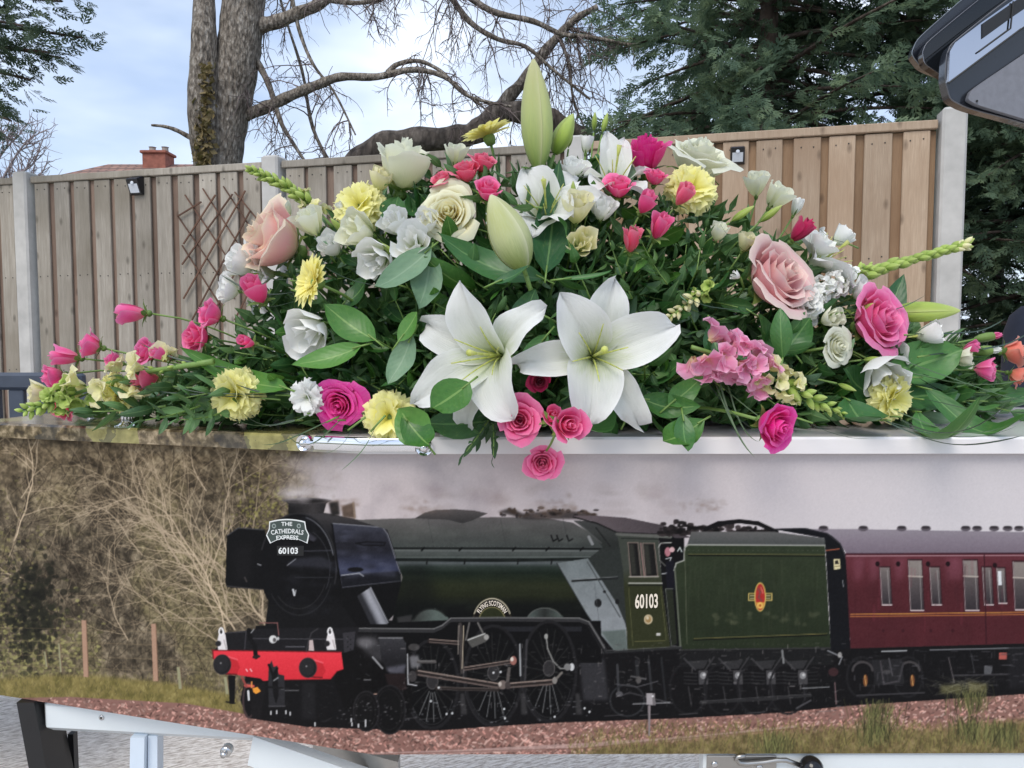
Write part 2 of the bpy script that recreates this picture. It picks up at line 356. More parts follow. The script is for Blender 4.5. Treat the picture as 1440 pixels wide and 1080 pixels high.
# ------------------------------------------------------------------ house roof and chimney beyond the fence
def build_house():
    tile, N, L, out = nmat('clay_roof_tiles'); p = N.new('ShaderNodeBsdfPrincipled'); L.new(p.outputs[0], out.inputs[0])
    tc = N.new('ShaderNodeTexCoord'); br = N.new('ShaderNodeTexBrick'); br.inputs['Scale'].default_value = 1; L.new(tc.outputs['Object'], br.inputs[0])
    mp = N.new('ShaderNodeMapping'); mp.inputs['Rotation'].default_value = (math.radians(90), 0, 0); L.new(tc.outputs['Object'], mp.inputs[0]); L.new(mp.outputs[0], br.inputs[0])
    for k, v in (('Color1', srgb(158, 122, 108)), ('Color2', srgb(138, 104, 92)), ('Mortar', srgb(100, 80, 72))): br.inputs[k].default_value = v
    br.inputs['Brick Width'].default_value = .3; br.inputs['Row Height'].default_value = .2; br.inputs['Mortar Size'].default_value = .03
    L.new(br.outputs[0], p.inputs['Base Color']); p.inputs['Roughness'].default_value = .9
    brick = plain('red_chimney_brick', srgb(146, 92, 78), .9, 0, .25, 6, .5); white = plain('house_render', srgb(206, 198, 186), .85); stone = plain('chimney_cap_stone', srgb(170, 152, 136), .9); pot = plain('clay_pot', srgb(150, 140, 132), .8)
    D = 26.
    def P(px, py, dy=0): return at(px, py, D+dy)
    base = at(200, 250, D); root = thing('house', 'house with a brown tiled hip roof and brick chimney beyond the fence', 'house', (base.x, D, 0))
    o0 = Vector((base.x, D, 0))
    xl, xr = P(30, 270).x, P(420, 270).x; ze = P(100, 262).z; zr = P(160, 231, 3.2).z-.12
    m = MB(); m.box((((xl+xr)/2)-o0.x, 3.2, ze/2), (xr-xl-.8, 6.4, ze)); obj('wall', m.mesh('wall', white), root)
    rl, rr = P(152, 233, 3.2).x-o0.x, P(420, 233, 3.2).x-o0.x-3
    V = [(xl-o0.x, -.3, ze), (xr-o0.x, -.3, ze), (xr-o0.x, 6.7, ze), (xl-o0.x, 6.7, ze), (rl, 3.2, zr+.12*1), (rr, 3.2, zr+.12)]
    obj('roof', new_mesh('roof', V, [(0, 1, 5, 4), (1, 2, 5), (2, 3, 4, 5), (3, 0, 4), (3, 2, 1, 0)], tile, None, False), root)
    m = MB(); a, b = P(202, 238, 2.6), P(234, 238, 2.6); zt = P(218, 216, 2.6).z
    cx = (a.x+b.x)/2-o0.x; w = b.x-a.x
    m.box((cx, 2.9, (zr-.6+zt)/2), (w, .75, zt-zr+.6)); m.box((cx, 2.9, zt+.05), (w+.14, .9, .1), 0, .02); ch = obj('chimney', m.mesh('chimney', brick), root)
    for q in (-.16, .2):
        m = MB(); m.lathe([(.13, zt+.1), (.11, zt+.27), (.14, zt+.3)], 10, None, (cx+q*1.3, 2.9, 0)); obj('chimney_pot', m.mesh('chimney_pot', pot), ch)
    # a second brick chimney just showing over the fence behind the white rose
    r2 = thing('chimney_stack', 'brick chimney stack barely showing above the fence behind the cream rose', 'chimney', at(610, 230, 30))
    m = MB(); m.box((0, 0, -2.5), (.9, .7, 6)); m.box((0, 0, .55), (1.05, .85, .12), 0, .02); obj('stack', m.mesh('stack', brick), r2)
build_house()

# ------------------------------------------------------------------ trees
class Tubes:
    def __init__(s): s.V, s.Q, s.n = [], [], 0
    def add(s, pts, rad, k):
        pts = np.asarray(pts, float); m = len(pts)
        d = np.gradient(pts, axis=0); d /= np.linalg.norm(d, axis=1, keepdims=True)+1e-9
        ref = np.array([0, 1., .15]) if abs(d[0] @ np.array([0, 1., .15])) < .9 else np.array([1., 0, 0])
        u = np.cross(d, ref); u /= np.linalg.norm(u, axis=1, keepdims=True)+1e-9; w = np.cross(d, u)
        a = np.arange(k)*2*math.pi/k
        ring = pts[:, None]+(u[:, None]*np.cos(a)[None, :, None]+w[:, None]*np.sin(a)[None, :, None])*np.asarray(rad, float)[:, None, None]
        i = np.arange(m-1)[:, None]*k; j = np.arange(k)[None]; j2 = (j+1) % k
        s.Q.append(np.stack([i+j, i+j2, i+k+j2, i+k+j], -1).reshape(-1, 4)+s.n); s.V.append(ring.reshape(-1, 3)); s.n += m*k
    def mesh(s, name, mat, smooth=True): return big_mesh(name, np.concatenate(s.V), np.concatenate(s.Q), mat, smooth)
def bark_mat(name, a, b, c, sc=14):
    m, N, L, out = nmat(name); p = N.new('ShaderNodeBsdfPrincipled'); L.new(p.outputs[0], out.inputs[0])
    n = noise_tex(N, L, sc, 6, None, .65, (1, 1, .45)); n2 = noise_tex(N, L, 2.2, 3)
    v = N.new('ShaderNodeTexVoronoi'); v.inputs['Scale'].default_value = sc*1.6; tc = N.new('ShaderNodeTexCoord'); mp = N.new('ShaderNodeMapping'); mp.inputs['Scale'].default_value = (1, 1, .35); L.new(tc.outputs['Object'], mp.inputs[0]); L.new(mp.outputs[0], v.inputs[0])
    col = ramp(N, L, n, [(.34, a), (.52, b), (.68, c)]); col = mixc(N, L, mth(N, L, 'MULTIPLY', n2, .4), col, a); col = mixc(N, L, mth(N, L, 'MULTIPLY', mth(N, L, 'SUBTRACT', v.outputs['Distance'], .46, clamp=True), 1.7, clamp=True), col, tuple(q*.4 for q in a[:3])+(1,)); L.new(col, p.inputs['Base Color']); p.inputs['Roughness'].default_value = .9
    bp = N.new('ShaderNodeBump'); bp.inputs['Strength'].default_value = .9; bp.inputs['Distance'].default_value = .03; L.new(mth(N, L, 'ADD', n, mth(N, L, 'MULTIPLY', v.outputs['Distance'], .5)), bp.inputs['Height']); L.new(bp.outputs[0], p.inputs['Normal'])
    return m
BARK = bark_mat('bare_tree_bark', srgb(84, 75, 66), srgb(152, 142, 130), srgb(200, 192, 182), 34)
TWIG = plain('twig_bark', srgb(112, 100, 98), .9, 0, .25, 8)
DBARK = bark_mat('dark_conifer_bark', srgb(64, 52, 46), srgb(92, 78, 70), srgb(116, 104, 94))
def poly_px(pts, D):
    """pixel polyline -> smooth world polyline at distance D (each point may carry its own distance)"""
    P = np.array([np.array(at(q[0], q[1], D+(q[2] if len(q) > 2 else 0))) for q in pts])
    t = np.linspace(0, len(P)-1, (len(P)-1)*5+1); i = np.clip(t.astype(int), 0, len(P)-2); f = (t-i)[:, None]
    p0 = P[np.clip(i-1, 0, None)]; p1 = P[i]; p2 = P[i+1]; p3 = P[np.clip(i+2, None, len(P)-1)]
    return .5*((2*p1)+(-p0+p2)*f+(2*p0-5*p1+4*p2-p3)*f**2+(-p0+3*p1-3*p2+p3)*f**3)
def twigs(T, pts, r0, n, L, droop, lev, rg, side=None):
    for _ in range(n):
        i = rg.integers(len(pts)//8, len(pts)-1); p = pts[i].copy(); ax = pts[min(i+1, len(pts)-1)]-pts[max(0, i-1)]; ax /= np.linalg.norm(ax)+1e-9
        d = ax*.5+rg.normal(0, .75, 3)*np.array([1, .6, 1]); d[2] -= droop*.6; d /= np.linalg.norm(d)
        l = L*rg.uniform(.5, 1.25); m = 9; q = [p]
        for k in range(m):
            d = d+rg.normal(0, .16, 3)+np.array([0, 0, -droop*.22 if k < m*.7 else droop*.12]); d /= np.linalg.norm(d); p = p+d*l/m; q.append(p)
        q = np.array(q); T.add(q, np.linspace(r0, r0*.35, m+1), 3)
        if lev: twigs(T, q, r0*.6, 4, L*.45, droop*.8, lev-1, rg)
def build_bare_tree():
    rg = np.random.default_rng(21); D = 6.4; b0 = at(312, 240, D); sx = D/FPX
    root = thing('bare_tree', 'bare grey tree with a forked ivy-clad trunk and drooping twigs behind the fence', 'tree', (b0.x, D, 0))
    off = np.array([b0.x, D, 0])
    def branch(name, pts, r0, r1, k=10, mat=BARK, d=D):
        P = poly_px(pts, d); T = Tubes(); n = len(P); rad = np.linspace(r0, r1, n)
        rad = rad*(1+(.02 if r0 > 20 else .06)*np.sin(np.arange(n)*1.7+r0*90)); T.add(P-off, rad*d/FPX, k); obj(name, T.mesh(name, mat), root); return P
    bottom = at(306, 240, D)
    gp = np.array([[bottom.x, D, -.05], [bottom.x+.01, D, .8], [bottom.x, D, bottom.z]])
    T = Tubes(); T.add(gp-off, [.22, .195, .19], 18); obj('trunk', T.mesh('trunk', BARK), root)
    branch('trunk_fork', [(307, 244), (311, 200), (319, 160), (329, 110), (337, 60), (342, 10), (346, -50), (354, -200)], 31, 27, 18)
    branch('trunk_fork', [(300, 238, -.05), (291, 190, -.12), (286, 140, -.16), (287, 90, -.16), (287, 40, -.16), (287, -20, -.1), (284, -200)], 25, 11, 14)
    main = []
    main.append(branch('branch', [(352, 36), (385, 32), (420, 18), (455, 2), (500, -40), (560, -80)], 11, 5, 8))
    main.append(branch('branch', [(342, 162), (372, 152), (410, 134), (450, 118), (480, 108), (530, 108), (580, 98), (625, 108), (660, 136), (720, 150)], 9, 1.6, 8))
    main.append(branch('branch', [(545, 102), (560, 90), (590, 86), (620, 100), (640, 118), (690, 160)], 4, 1.2, 6))
    main.append(branch('branch', [(360, 84), (375, 112), (385, 140), (395, 172), (410, 198), (432, 232)], 5, 2, 6))
    main.append(branch('branch', [(272, 196), (250, 184), (232, 178), (213, 176)], 3.6, 1.6, 6))
    main.append(branch('branch', [(316, 155), (322, 130), (340, 108), (360, 94)], 5, 2.4, 6)); branch('branch', [(316, 160), (304, 140), (288, 128), (272, 121)], 3.6, 1.8, 6)
    main.append(branch('branch', [(640, -20), (690, 15), (750, 30), (790, 48), (830, 52), (900, 66)], 5, 2, 6))
    main.append(branch('branch', [(560, -60), (620, -20), (660, 30), (700, 55), (740, 66), (780, 100), (830, 140)], 5, 1.6, 6))
    main.append(branch('branch', [(405, -30), (420, 40), (440, 90), (470, 130), (500, 190)], 3.4, 1.2, 5))
    main.append(branch('branch', [(350, -60), (480, -50), (600, -40), (720, -30), (860, -10)], 6, 3, 6))
    main.append(branch('branch', [(460, 0), (500, 4), (540, -2), (580, -20)], 4, 2, 5))
    T = Tubes()
    for i, P in enumerate(main):
        n = {0: 8, 1: 18, 2: 7, 3: 9, 4: 0, 5: 3, 6: 16, 7: 16, 8: 7, 9: 20, 10: 8}.get(i, 6)
        if n: twigs(T, P, 1.15*sx, n, .58 if i in (6, 7, 9, 0) else .42, .6, 2, rg)
    T.V = [v-off for v in T.V]; o = obj('twig_mass', T.mesh('twig_mass', TWIG), root); o['kind'] = 'stuff'
    # ivy on the left side of the trunk
    iv = leaf_mat('dry_ivy', srgb(110, 96, 62), srgb(168, 148, 108), srgb(160, 150, 110), .6, .1)
    V, Q = [], []; n = 0
    for k in range(620):
        py = 240-(rg.random()**.85)*150; w = 26*(1-(240-py)/190); px = 274+rg.uniform(0, 24)*(1-(240-py)/260)+rg.normal(0, 4)+(240-py)*.06
        c = np.array(at(px, py, D-.2-rg.uniform(0, .08))); s = rg.uniform(.016, .034); a = rg.normal(0, 1, 3); a /= np.linalg.norm(a); b = np.cross(a, rg.normal(0, 1, 3)); b /= np.linalg.norm(b)
        V += [c-a*s, c-b*s*.8, c+a*s*1.2, c+b*s*.8]; Q.append([n, n+1, n+2, n+3]); n += 4
    me = big_mesh('ivy', np.array(V)-off, np.array(Q), iv); me.uv_layers.new(name='UVMap'); o = obj('ivy', me, root); o['kind'] = 'stuff'; o['label'] = 'dry brown-green ivy climbing the trunk'
    # leaning limb of the next tree
    D2 = 6.9
    b1 = at(470, 240, D2); off2 = np.array([b1.x, D2, 0]); r2 = thing('leaning_tree', 'thick bare limb leaning low over the fence behind the flowers', 'tree', (b1.x, D2, 0))
    T2 = Tubes(); mainb = []
    for name, pts, r0, r1, k in (('trunk', [(468, 262), (500, 232), (535, 206), (580, 198), (640, 194), (672, 184), (700, 160), (735, 158), (775, 168), (810, 190), (850, 205), (900, 195)], 19, 12, 12),
                                 ('branch', [(690, 168), (712, 140), (738, 112), (765, 74), (790, 46), (810, 26), (840, 10)], 10, 4, 8), ('branch', [(696, 150), (740, 155), (790, 182), (830, 210)], 6, 3, 6),
                                 ('branch', [(622, 205), (640, 214), (646, 232)], 6, 3, 6), ('branch', [(786, 52), (800, 90), (806, 140), (822, 180)], 3, 1.2, 5), ('branch', [(470, 240), (440, 180), (425, 100), (400, 20), (380, -60)], 3, 1.4, 5)):
        P = poly_px(pts, D2); rad = np.linspace(r0, r1, len(P))*(1+.1*np.sin(np.arange(len(P))*1.3)); T = Tubes(); T.add(P-off2, rad*D2/FPX, k); obj(name, T.mesh(name, bark_dark if name == 'trunk' else BARK), r2); mainb.append(P)
    for i, n in ((1, 18), (2, 6), (4, 7), (0, 4), (5, 7)): twigs(T2, mainb[i], 1.15*D2/FPX, n, .5, .5, 2, rg)
    T2.V = [v-off2 for v in T2.V]; o = obj('twig_mass', T2.mesh('twig_mass', TWIG), r2); o['kind'] = 'stuff'
    # leafless bush far left
    b3 = at(0, 262, 12); r3 = thing('bare_bush', 'pale leafless bush above the fence at the left edge', 'bush', (b3.x, 12, 0)); off3 = np.array([b3.x, 12, 0]); T3 = Tubes()
    for pts in ([(-8, 275), (10, 240), (30, 208), (48, 190)], [(-10, 275), (20, 248), (45, 232), (56, 208)], [(-20, 260), (0, 220), (20, 196)], [(-40, 275), (-20, 210), (0, 190)], [(-10, 275), (30, 255), (60, 245)]):
        P = poly_px(pts, 12); T3.add(P, np.linspace(2.2, .8, len(P))*12/FPX, 5); twigs(T3, P, 1.0*12/FPX, 14, .5, -.3, 1, rg)
    T3.V = [v-off3 for v in T3.V]; obj('twig_mass', T3.mesh('twig_mass', plain('pale_twigs', srgb(150, 138, 140), .9)), r3)
    m = MB(); m.tube([(0, 0, 0), (0, .02, 1.2), (-.1, 0, b3.z)], [.05, .04, .03], 7); obj('trunk', m.mesh('trunk', TWIG), r3)
bark_dark = bark_mat('damp_bark', srgb(78, 70, 64), srgb(112, 102, 94), srgb(148, 138, 128))
build_bare_tree()

def conifer_mat(name, a, b, c):
    m, N, L, out = nmat(name); p = N.new('ShaderNodeBsdfPrincipled')
    n = noise_tex(N, L, 2.6, 4); n2 = noise_tex(N, L, 16, 3)
    col = ramp(N, L, mth(N, L, 'ADD', mth(N, L, 'MULTIPLY', n, .6), mth(N, L, 'MULTIPLY', n2, .4)), [(.36, a), (.5, b), (.66, c)])
    L.new(col, p.inputs['Base Color']); p.inputs['Roughness'].default_value = .65; p.inputs['Specular IOR Level'].default_value = .25
    tr = N.new('ShaderNodeBsdfTranslucent'); L.new(col, tr.inputs[0]); ms = N.new('ShaderNodeMixShader'); ms.inputs[0].default_value = .45
    L.new(p.outputs[0], ms.inputs[1]); L.new(tr.outputs[0], ms.inputs[2]); L.new(ms.outputs[0], out.inputs[0]); return m
CONI = conifer_mat('conifer_green', (.075, .125, .085, 1), (.135, .20, .125, 1), (.23, .30, .16, 1))
CONI2 = conifer_mat('cedar_green', (.045, .074, .052, 1), (.080, .120, .075, 1), (.13, .17, .10, 1))
def frond_template(n=5, spread=.62):
    """one flat feathery spray: a mid stem with paired side sprigs, unit length along +X"""
    V, Q = [], []
    def leaf(a, b, w):
        a, b = np.array(a, float), np.array(b, float); d = b-a; s = np.array([-d[1], d[0], 0]); s = s/np.linalg.norm(s)*w; k = len(V)
        V.extend([a, a+d*.45+s, b, a+d*.45-s]); Q.append([k, k+3, k+2, k+1])
    leaf((0, 0, 0), (1, 0, -.06), .035)
    for i in range(n):
        t = .12+.8*i/n; l = spread*(1-t*.72)*(.75+.25*math.sin(i*2.1))
        for s in (-1, 1):
            a = np.array((t, 0, -.05*t)); b = np.array((t+l*.62, s*l*.72, -.05*t-.12*l)); leaf(a, b, .05)
            m = a*.5+b*.5; leaf(m, m+np.array((l*.40, s*l*.10, -.03)), .04)
    return np.array(V), np.array(Q)
FR_V, FR_Q = frond_template()
def frond_mesh(name, P, dirs, size, rg, mat, off):
    """many sprays at P pointing along dirs"""
    n = len(P); d = dirs/np.linalg.norm(dirs, axis=1, keepdims=True)
    up = np.array([0, 0, 1.])+rg.normal(0, .45, (n, 3)); y = np.cross(up, d); y /= np.linalg.norm(y, axis=1, keepdims=True)+1e-9; z = np.cross(d, y)
    V = (FR_V[None, :, 0, None]*d[:, None]+FR_V[None, :, 1, None]*y[:, None]+FR_V[None, :, 2, None]*z[:, None])*size[:, None, None]+P[:, None]-off
    k = len(FR_V); Q = (FR_Q[None]+np.arange(n)[:, None, None]*k).reshape(-1, 4)
    return big_mesh(name, V.reshape(-1, 3), Q, mat)
def boughs(rg, starts, dirs, L, per, spread, size):
    """sprays along drooping boughs"""
    P, Dr, S = [], [], []
    for p, d, l in zip(starts, dirs, L):
        d = d/np.linalg.norm(d)
        for _ in range(per):
            t = rg.random()**.7; q = p+d*l*t+np.array([0, 0, -.16*l*t*t])+rg.normal(0, spread, 3)*np.array([1, 1, .6])*(1.1-t*.6)
            v = d+rg.normal(0, .55, 3)+np.array([0, 0, -.25]); P.append(q); Dr.append(v); S.append(size*rg.uniform(.6, 1.3))
    return np.array(P), np.array(Dr), np.array(S)
def build_conifers():
    rg = np.random.default_rng(5)
    def tree(label, px, D, ztop, rad, zlow, nb, per, size, trunk_r, mat, seed, gaps=0., trunk_px=None):
        rg = np.random.default_rng(seed)
        b = at(px, 400, D); off = np.array([b.x, D, 0]); root = thing('conifer', label, 'tree', (b.x, D, 0), None, 'conifers behind the fence')
        T = Tubes(); zz = np.linspace(-.05, ztop*.97, 9); T.add(np.stack([.04*np.sin(zz*2), .03*np.cos(zz*1.5), zz], -1), np.linspace(trunk_r, trunk_r*.25, 9), 12); obj('trunk', T.mesh('trunk', DBARK), root)
        st, dr, L = [], [], []; Tb = Tubes()
        for i in range(nb):
            z = zlow+(ztop-zlow)*(rg.random()**1.1); f = (z-zlow)/(ztop-zlow); l = rad*(1-.55*f)*rg.uniform(.65, 1.15); a = rg.uniform(0, 2*math.pi)
            d = np.array([math.cos(a), math.sin(a), rg.uniform(-.25, .25)]); s = off+np.array([0, 0, z]); st.append(s); dr.append(d); L.append(l)
            t = np.linspace(0, .9, 6)[:, None]; pl = s+d*l*t+np.array([0, 0, -.16*l])*t*t; Tb.add(pl-off, np.linspace(.022, .005, 6), 4)
        obj('boughs', Tb.mesh('boughs', DBARK), root)
        P, Dr, S = boughs(rg, st, dr, L, per, .12, size)
        # sprays near the trunk are sparse: fewer needles inside, so light shows through
        obj('crown', frond_mesh('crown', P, Dr, S, rg, mat, off), root)['kind'] = 'stuff'
        return root
    tree('tall dark conifer with a thick trunk behind the fresh fence panel', 1070, 6.0, 5.2, 1.75, 2.05, 124, 54, .165, .15, CONI, 1)
    tree('dark conifer filling the top right behind the end post', 1270, 6.3, 5.4, 1.6, 1.75, 124, 54, .165, .13, CONI, 2)
    tree('conifer at the right edge standing below the open tailgate', 1480, 5.6, 5.0, 1.45, .35, 160, 46, .16, .12, CONI, 3)
    tree('thin open conifer whose outer sprays show sky, left of the dark ones', 985, 7.6, 6.2, 1.55, 2.9, 46, 46, .19, .12, CONI, 4)
    tree('low conifer hedge plant behind the right post, thin at the base', 1400, 7.0, 3.6, 1.4, .3, 110, 44, .17, .09, CONI, 6)
    # sprays hanging over the fence
    # cedar boughs reaching in at the top left
    D = 5.2; b = at(-190, 400, D); off = np.array([b.x, D, 0]); root = thing('cedar', 'dark evergreen reaching in at the top left corner above the fence', 'tree', (b.x, D, 0))
    T = Tubes(); zz = np.linspace(-.05, 4.6, 8); T.add(np.stack([0*zz, 0*zz, zz], -1), np.linspace(.16, .05, 8), 12); obj('trunk', T.mesh('trunk', DBARK), root)
    st, dr, L = [], [], []; Tb = Tubes()
    for (px, py, ex, ey) in ((-190, 20, 150, 48), (-190, 40, 120, 78), (-190, 70, 70, 108), (-190, -10, 120, -6), (-190, -40, 140, -30), (-190, 110, 40, 168), (-190, 60, 100, 66), (-190, 10, 60, 30), (-190, 30, 20, 60), (-190, 120, 10, 150), (-190, 0, 40, 5), (-190, -60, 130, -60), (-190, 60, 10, 130)):
        s = np.array(at(px, py, D)); e = np.array(at(ex, ey, D+rg.uniform(-.5, .1))); e[2] += .05; st.append(s); dr.append(e-s); L.append(np.linalg.norm(e-s)*.92)
        t = np.linspace(0, .9, 6)[:, None]; Tb.add(s+(e-s)*t+np.array([0, 0, -.1])*t*t-off, np.linspace(.03, .006, 6), 4)
    for i in range(40):
        a = rg.uniform(.5, 5.5); s = off+np.array([0, 0, rg.uniform(1.6, 4.6)]); d = np.array([math.cos(a), math.sin(a), .05]); 
        if d[0] > .3: continue
        st.append(s); dr.append(d); L.append(rg.uniform(.8, 1.4))
    obj('boughs', Tb.mesh('boughs', DBARK), root)
    P, Dr, S = [], [], []
    for p, d, l in zip(st, dr, L):
        d = d/np.linalg.norm(d)
        for _ in range(100):
            t = .1+.9*rg.random()**.8; q = p+d*l*t+np.array([0, 0, -.06*l*t*t])+rg.normal(0, .055, 3)
            P.append(q); Dr.append(d+rg.normal(0, .45, 3)+np.array([0, 0, -.1])); S.append(.12*rg.uniform(.6, 1.3))
    obj('crown', frond_mesh('crown', np.array(P), np.array(Dr), np.array(S), rg, CONI2, off), root)['kind'] = 'stuff'
build_conifers()

# ------------------------------------------------------------------ garden bench at the left, hearse tailgate at the right, dark rounded bulk at the right edge
def build_bench():
    m = plain('slate_blue_paint', srgb(62, 70, 84), .5, 0, .15, 20)
    b = at(30, 540, 2.15); r = thing('garden_bench', 'slate blue slatted garden bench behind the head end of the coffin', 'bench', (b.x-.35, 2.15, 0))
    zt = at(30, 524, 2.15).z; zb = at(30, 548, 2.15).z
    xr = at(118, 530, 2.15).x-r.location.x; xl = xr-1.2
    def bx(name, c, s, bev=.004): q = MB(); q.box((0, 0, 0), s, 0, bev); obj(name, q.mesh(name, m), r, None, c)
    bx('top_rail', ((xl+xr)/2, 0, (zt+zb)/2), (xr-xl, .035, zt-zb), .008); bx('lower_rail', ((xl+xr)/2, 0, zt-.46), (xr-xl, .03, .05))
    n = 17
    for i in range(n): bx('back_slat', (xl+.05+(xr-xl-.1)*i/(n-1), 0, (zb+zt-.435)/2), (.042, .018, zb-zt+.435), .002)
    for x in (xl+.0, xr-.0): bx('leg', (x, .02, zt/2-.02), (.05, .05, zt-.04)); bx('leg', (x, -.5, .3), (.05, .05, .6)); bx('arm', (x, -.24, .63), (.055, .5, .03))
    for i in range(5): bx('seat_slat', ((xl+xr)/2, -.06-.1*i, .44), (xr-xl-.06, .085, .022))
    for x in (xl, xr): bx('seat_rail', (x, -.24, .4), (.04, .46, .05))
build_bench()
def build_tailgate():
    D = 2.0
    body = plain('dark_blue_car_paint', (.010, .012, .018, 1), .25, 0, .1, 5, 0, .6); chrome = plain('polished_chrome', (.46, .48, .53, 1), .08, 1, .05, 3); black = plain('black_trim', (.012, .012, .013, 1), .45, 0, .2, 20)
    lining = plain('grey_lining_fabric', srgb(120, 122, 130), .9, 0, .08, 60, .3); glass = plain('dark_tinted_glass', (.01, .012, .015, 1), .03, 0, .05, 3)
    r = thing('hearse', 'raised dark tailgate of a hearse with chrome number plate panel, at the top right corner', 'car', at(1440, 60, D))
    o = Vector(r.location)
    def slab(name, pts, d0, d1, mat, inset=0, bev=True):
        A = [at(x, y, D+d0)-o for x, y in pts]; B = []
        cx = sum(p[0] for p in pts)/len(pts); cy = sum(p[1] for p in pts)/len(pts)
        for x, y in pts: B.append(at(x+(cx-x)*inset, y+(cy-y)*inset, D+d0)-o+Vector((0, d1-d0, 0)))
        m = MB(); m.prism(A, B); me = m.mesh(name, mat); return obj(name, me, r)
    def rounded(pts, k=4):
        out = []; n = len(pts)
        for i in range(n):
            p0, p1, p2 = (np.array(pts[(i+j) % n], float) for j in (-1, 0, 1))
            a = p1+(p0-p1)*.25; b = p1+(p2-p1)*.25
            for t in np.linspace(0, 1, k): out.append(tuple((1-t)**2*a+2*t*(1-t)*p1+t*t*b))
        return out
    outer = rounded([(1281, 76), (1290, 55), (1352, 0), (1440, -70), (1640, -190), (1760, -60), (1640, 40), (1500, 140), (1400, 150), (1330, 108), (1296, 95)])
    slab('spoiler_shell', outer, .16, .20, body, .03)
    mid = rounded([(1297, 74), (1303, 60), (1366, 8), (1440, -50), (1640, -170), (1750, -50), (1600, 60), (1450, 165), (1380, 150), (1328, 108), (1300, 90)])
    slab('rear_window', mid, .10, .135, glass, .02)
    rim = rounded([(1329, 112), (1331, 78), (1337, 62), (1400, 12), (1470, -40), (1640, -150), (1740, -40), (1600, 90), (1480, 186), (1436, 172), (1360, 152), (1336, 140)])
    slab('tailgate_frame', rim, .02, .06, body, .02)
    slab('chrome_panel', [(1334, 115), (1336, 72), (1343, 60), (1381, 31), (1425, 0), (1500, -52), (1640, -140), (1690, -110), (1500, -3), (1440, 38)], -.006, .018, chrome, .02)
    slab('plate_recess', [(1382, 54), (1382, 33), (1425, 3), (1450, -14), (1450, 6), (1422, 25)], -.010, -.007, black)
    m = MB()
    for a, b in (((1376, 73), (1421, 40)), ((1421, 40), (1425, 2)), ((1440, 38), (1334, 117))): m.tube([at(*a, D-.012)-o, at(*b, D-.012)-o], .0022, 6)
    obj('panel_trim', m.mesh('panel_trim', black), r)
    lin = rounded([(1361, 140), (1366, 126), (1440, 76), (1560, -6), (1680, -60), (1700, -10), (1560, 110), (1480, 180), (1440, 167), (1376, 148)])
    slab('inner_lining', lin, .0, .019, lining, .01)
    m = MB(); P = [at(x, y, D+.015)-o for x, y in rim]; P.append(P[0]); m.tube(P[:], .0016, 5, False); obj('edge_seal', m.mesh('edge_seal', plain('grey_seal', (.12, .12, .13, 1), .3)), r)
    m = MB(); P = [at(x, y, D+.098)-o for x, y in mid]; P.append(P[0]); m.tube(P, .0014, 5, False); obj('window_trim', m.mesh('window_trim', plain('grey_window_trim', (.2, .2, .22, 1), .25, .8)), r)
    m = MB(); P = [at(x, y, D+.158)-o for x, y in outer]; P.append(P[0]); m.tube(P, .0016, 5, False); obj('spoiler_edge', m.mesh('spoiler_edge', plain('spoiler_edge_paint', (.22, .24, .27, 1), .2, .5)), r)
    m = MB(); m.tube([at(1374, 142, D)-o, at(1374, 142, D-.004)-o], .0028, 8); obj('clip', m.mesh('clip', black), r)
    # gas strut and hinge arm holding the tailgate to the car body beyond the frame
    m = MB(); m.tube([at(1700, -60, D+.2)-o, at(1900, 300, D+.6)-o], .015, 8); obj('strut', m.mesh('strut', black), r)
    bd = at(2150, 420, D+1.2); m = MB(); m.box((bd.x-o.x, 0.9, .95-o.z), (1.2, 2.2, 1.1), 0, .12); obj('car_body', m.mesh('car_body', body), r)
    m = MB(); m.prism([at(1690, -110, D+.25)-o, at(1740, -40, D+.25)-o, Vector((bd.x-.4-o.x, .3, 1.45-o.z)), Vector((bd.x-.3-o.x, .3, 1.5-o.z))], [at(1690, -110, D+.35)-o, at(1740, -40, D+.35)-o, Vector((bd.x-.4-o.x, .4, 1.45-o.z)), Vector((bd.x-.3-o.x, .4, 1.5-o.z))]); obj('hinge_arm', m.mesh('hinge_arm', body), r)
    # unidentified, likely a coated shoulder; built as a plain dark rounded bulk
    c = at(1470, 520, 2.6); cm = plain('navy_cloth', srgb(40, 44, 58), .8, 0, .12, 40, .3)
    r2 = thing('navy_rounded_bulk', 'unidentified dark navy rounded bulk showing at the right edge behind the foot of the coffin', 'bulk', (c.x, 2.6, 0))
    zt = at(1470, 424, 2.6).z; w = .128
    m = MB(); m.lathe([(w*1.05, 0), (w*1.05, .3), (w, zt-.2), (w*.98, zt-.1), (w*.85, zt-.045), (w*.6, zt-.015), (w*.2, zt)], 20); obj('bulk', m.mesh('bulk', cm, True), r2)
    m = MB(); m.tube([(w*1.08*math.cos(a), w*1.08*math.sin(a), .02) for a in np.linspace(0, 2*math.pi, 21)], .01, 6); obj('base_ring', m.mesh('base_ring', cm), r2)
build_tailgate()
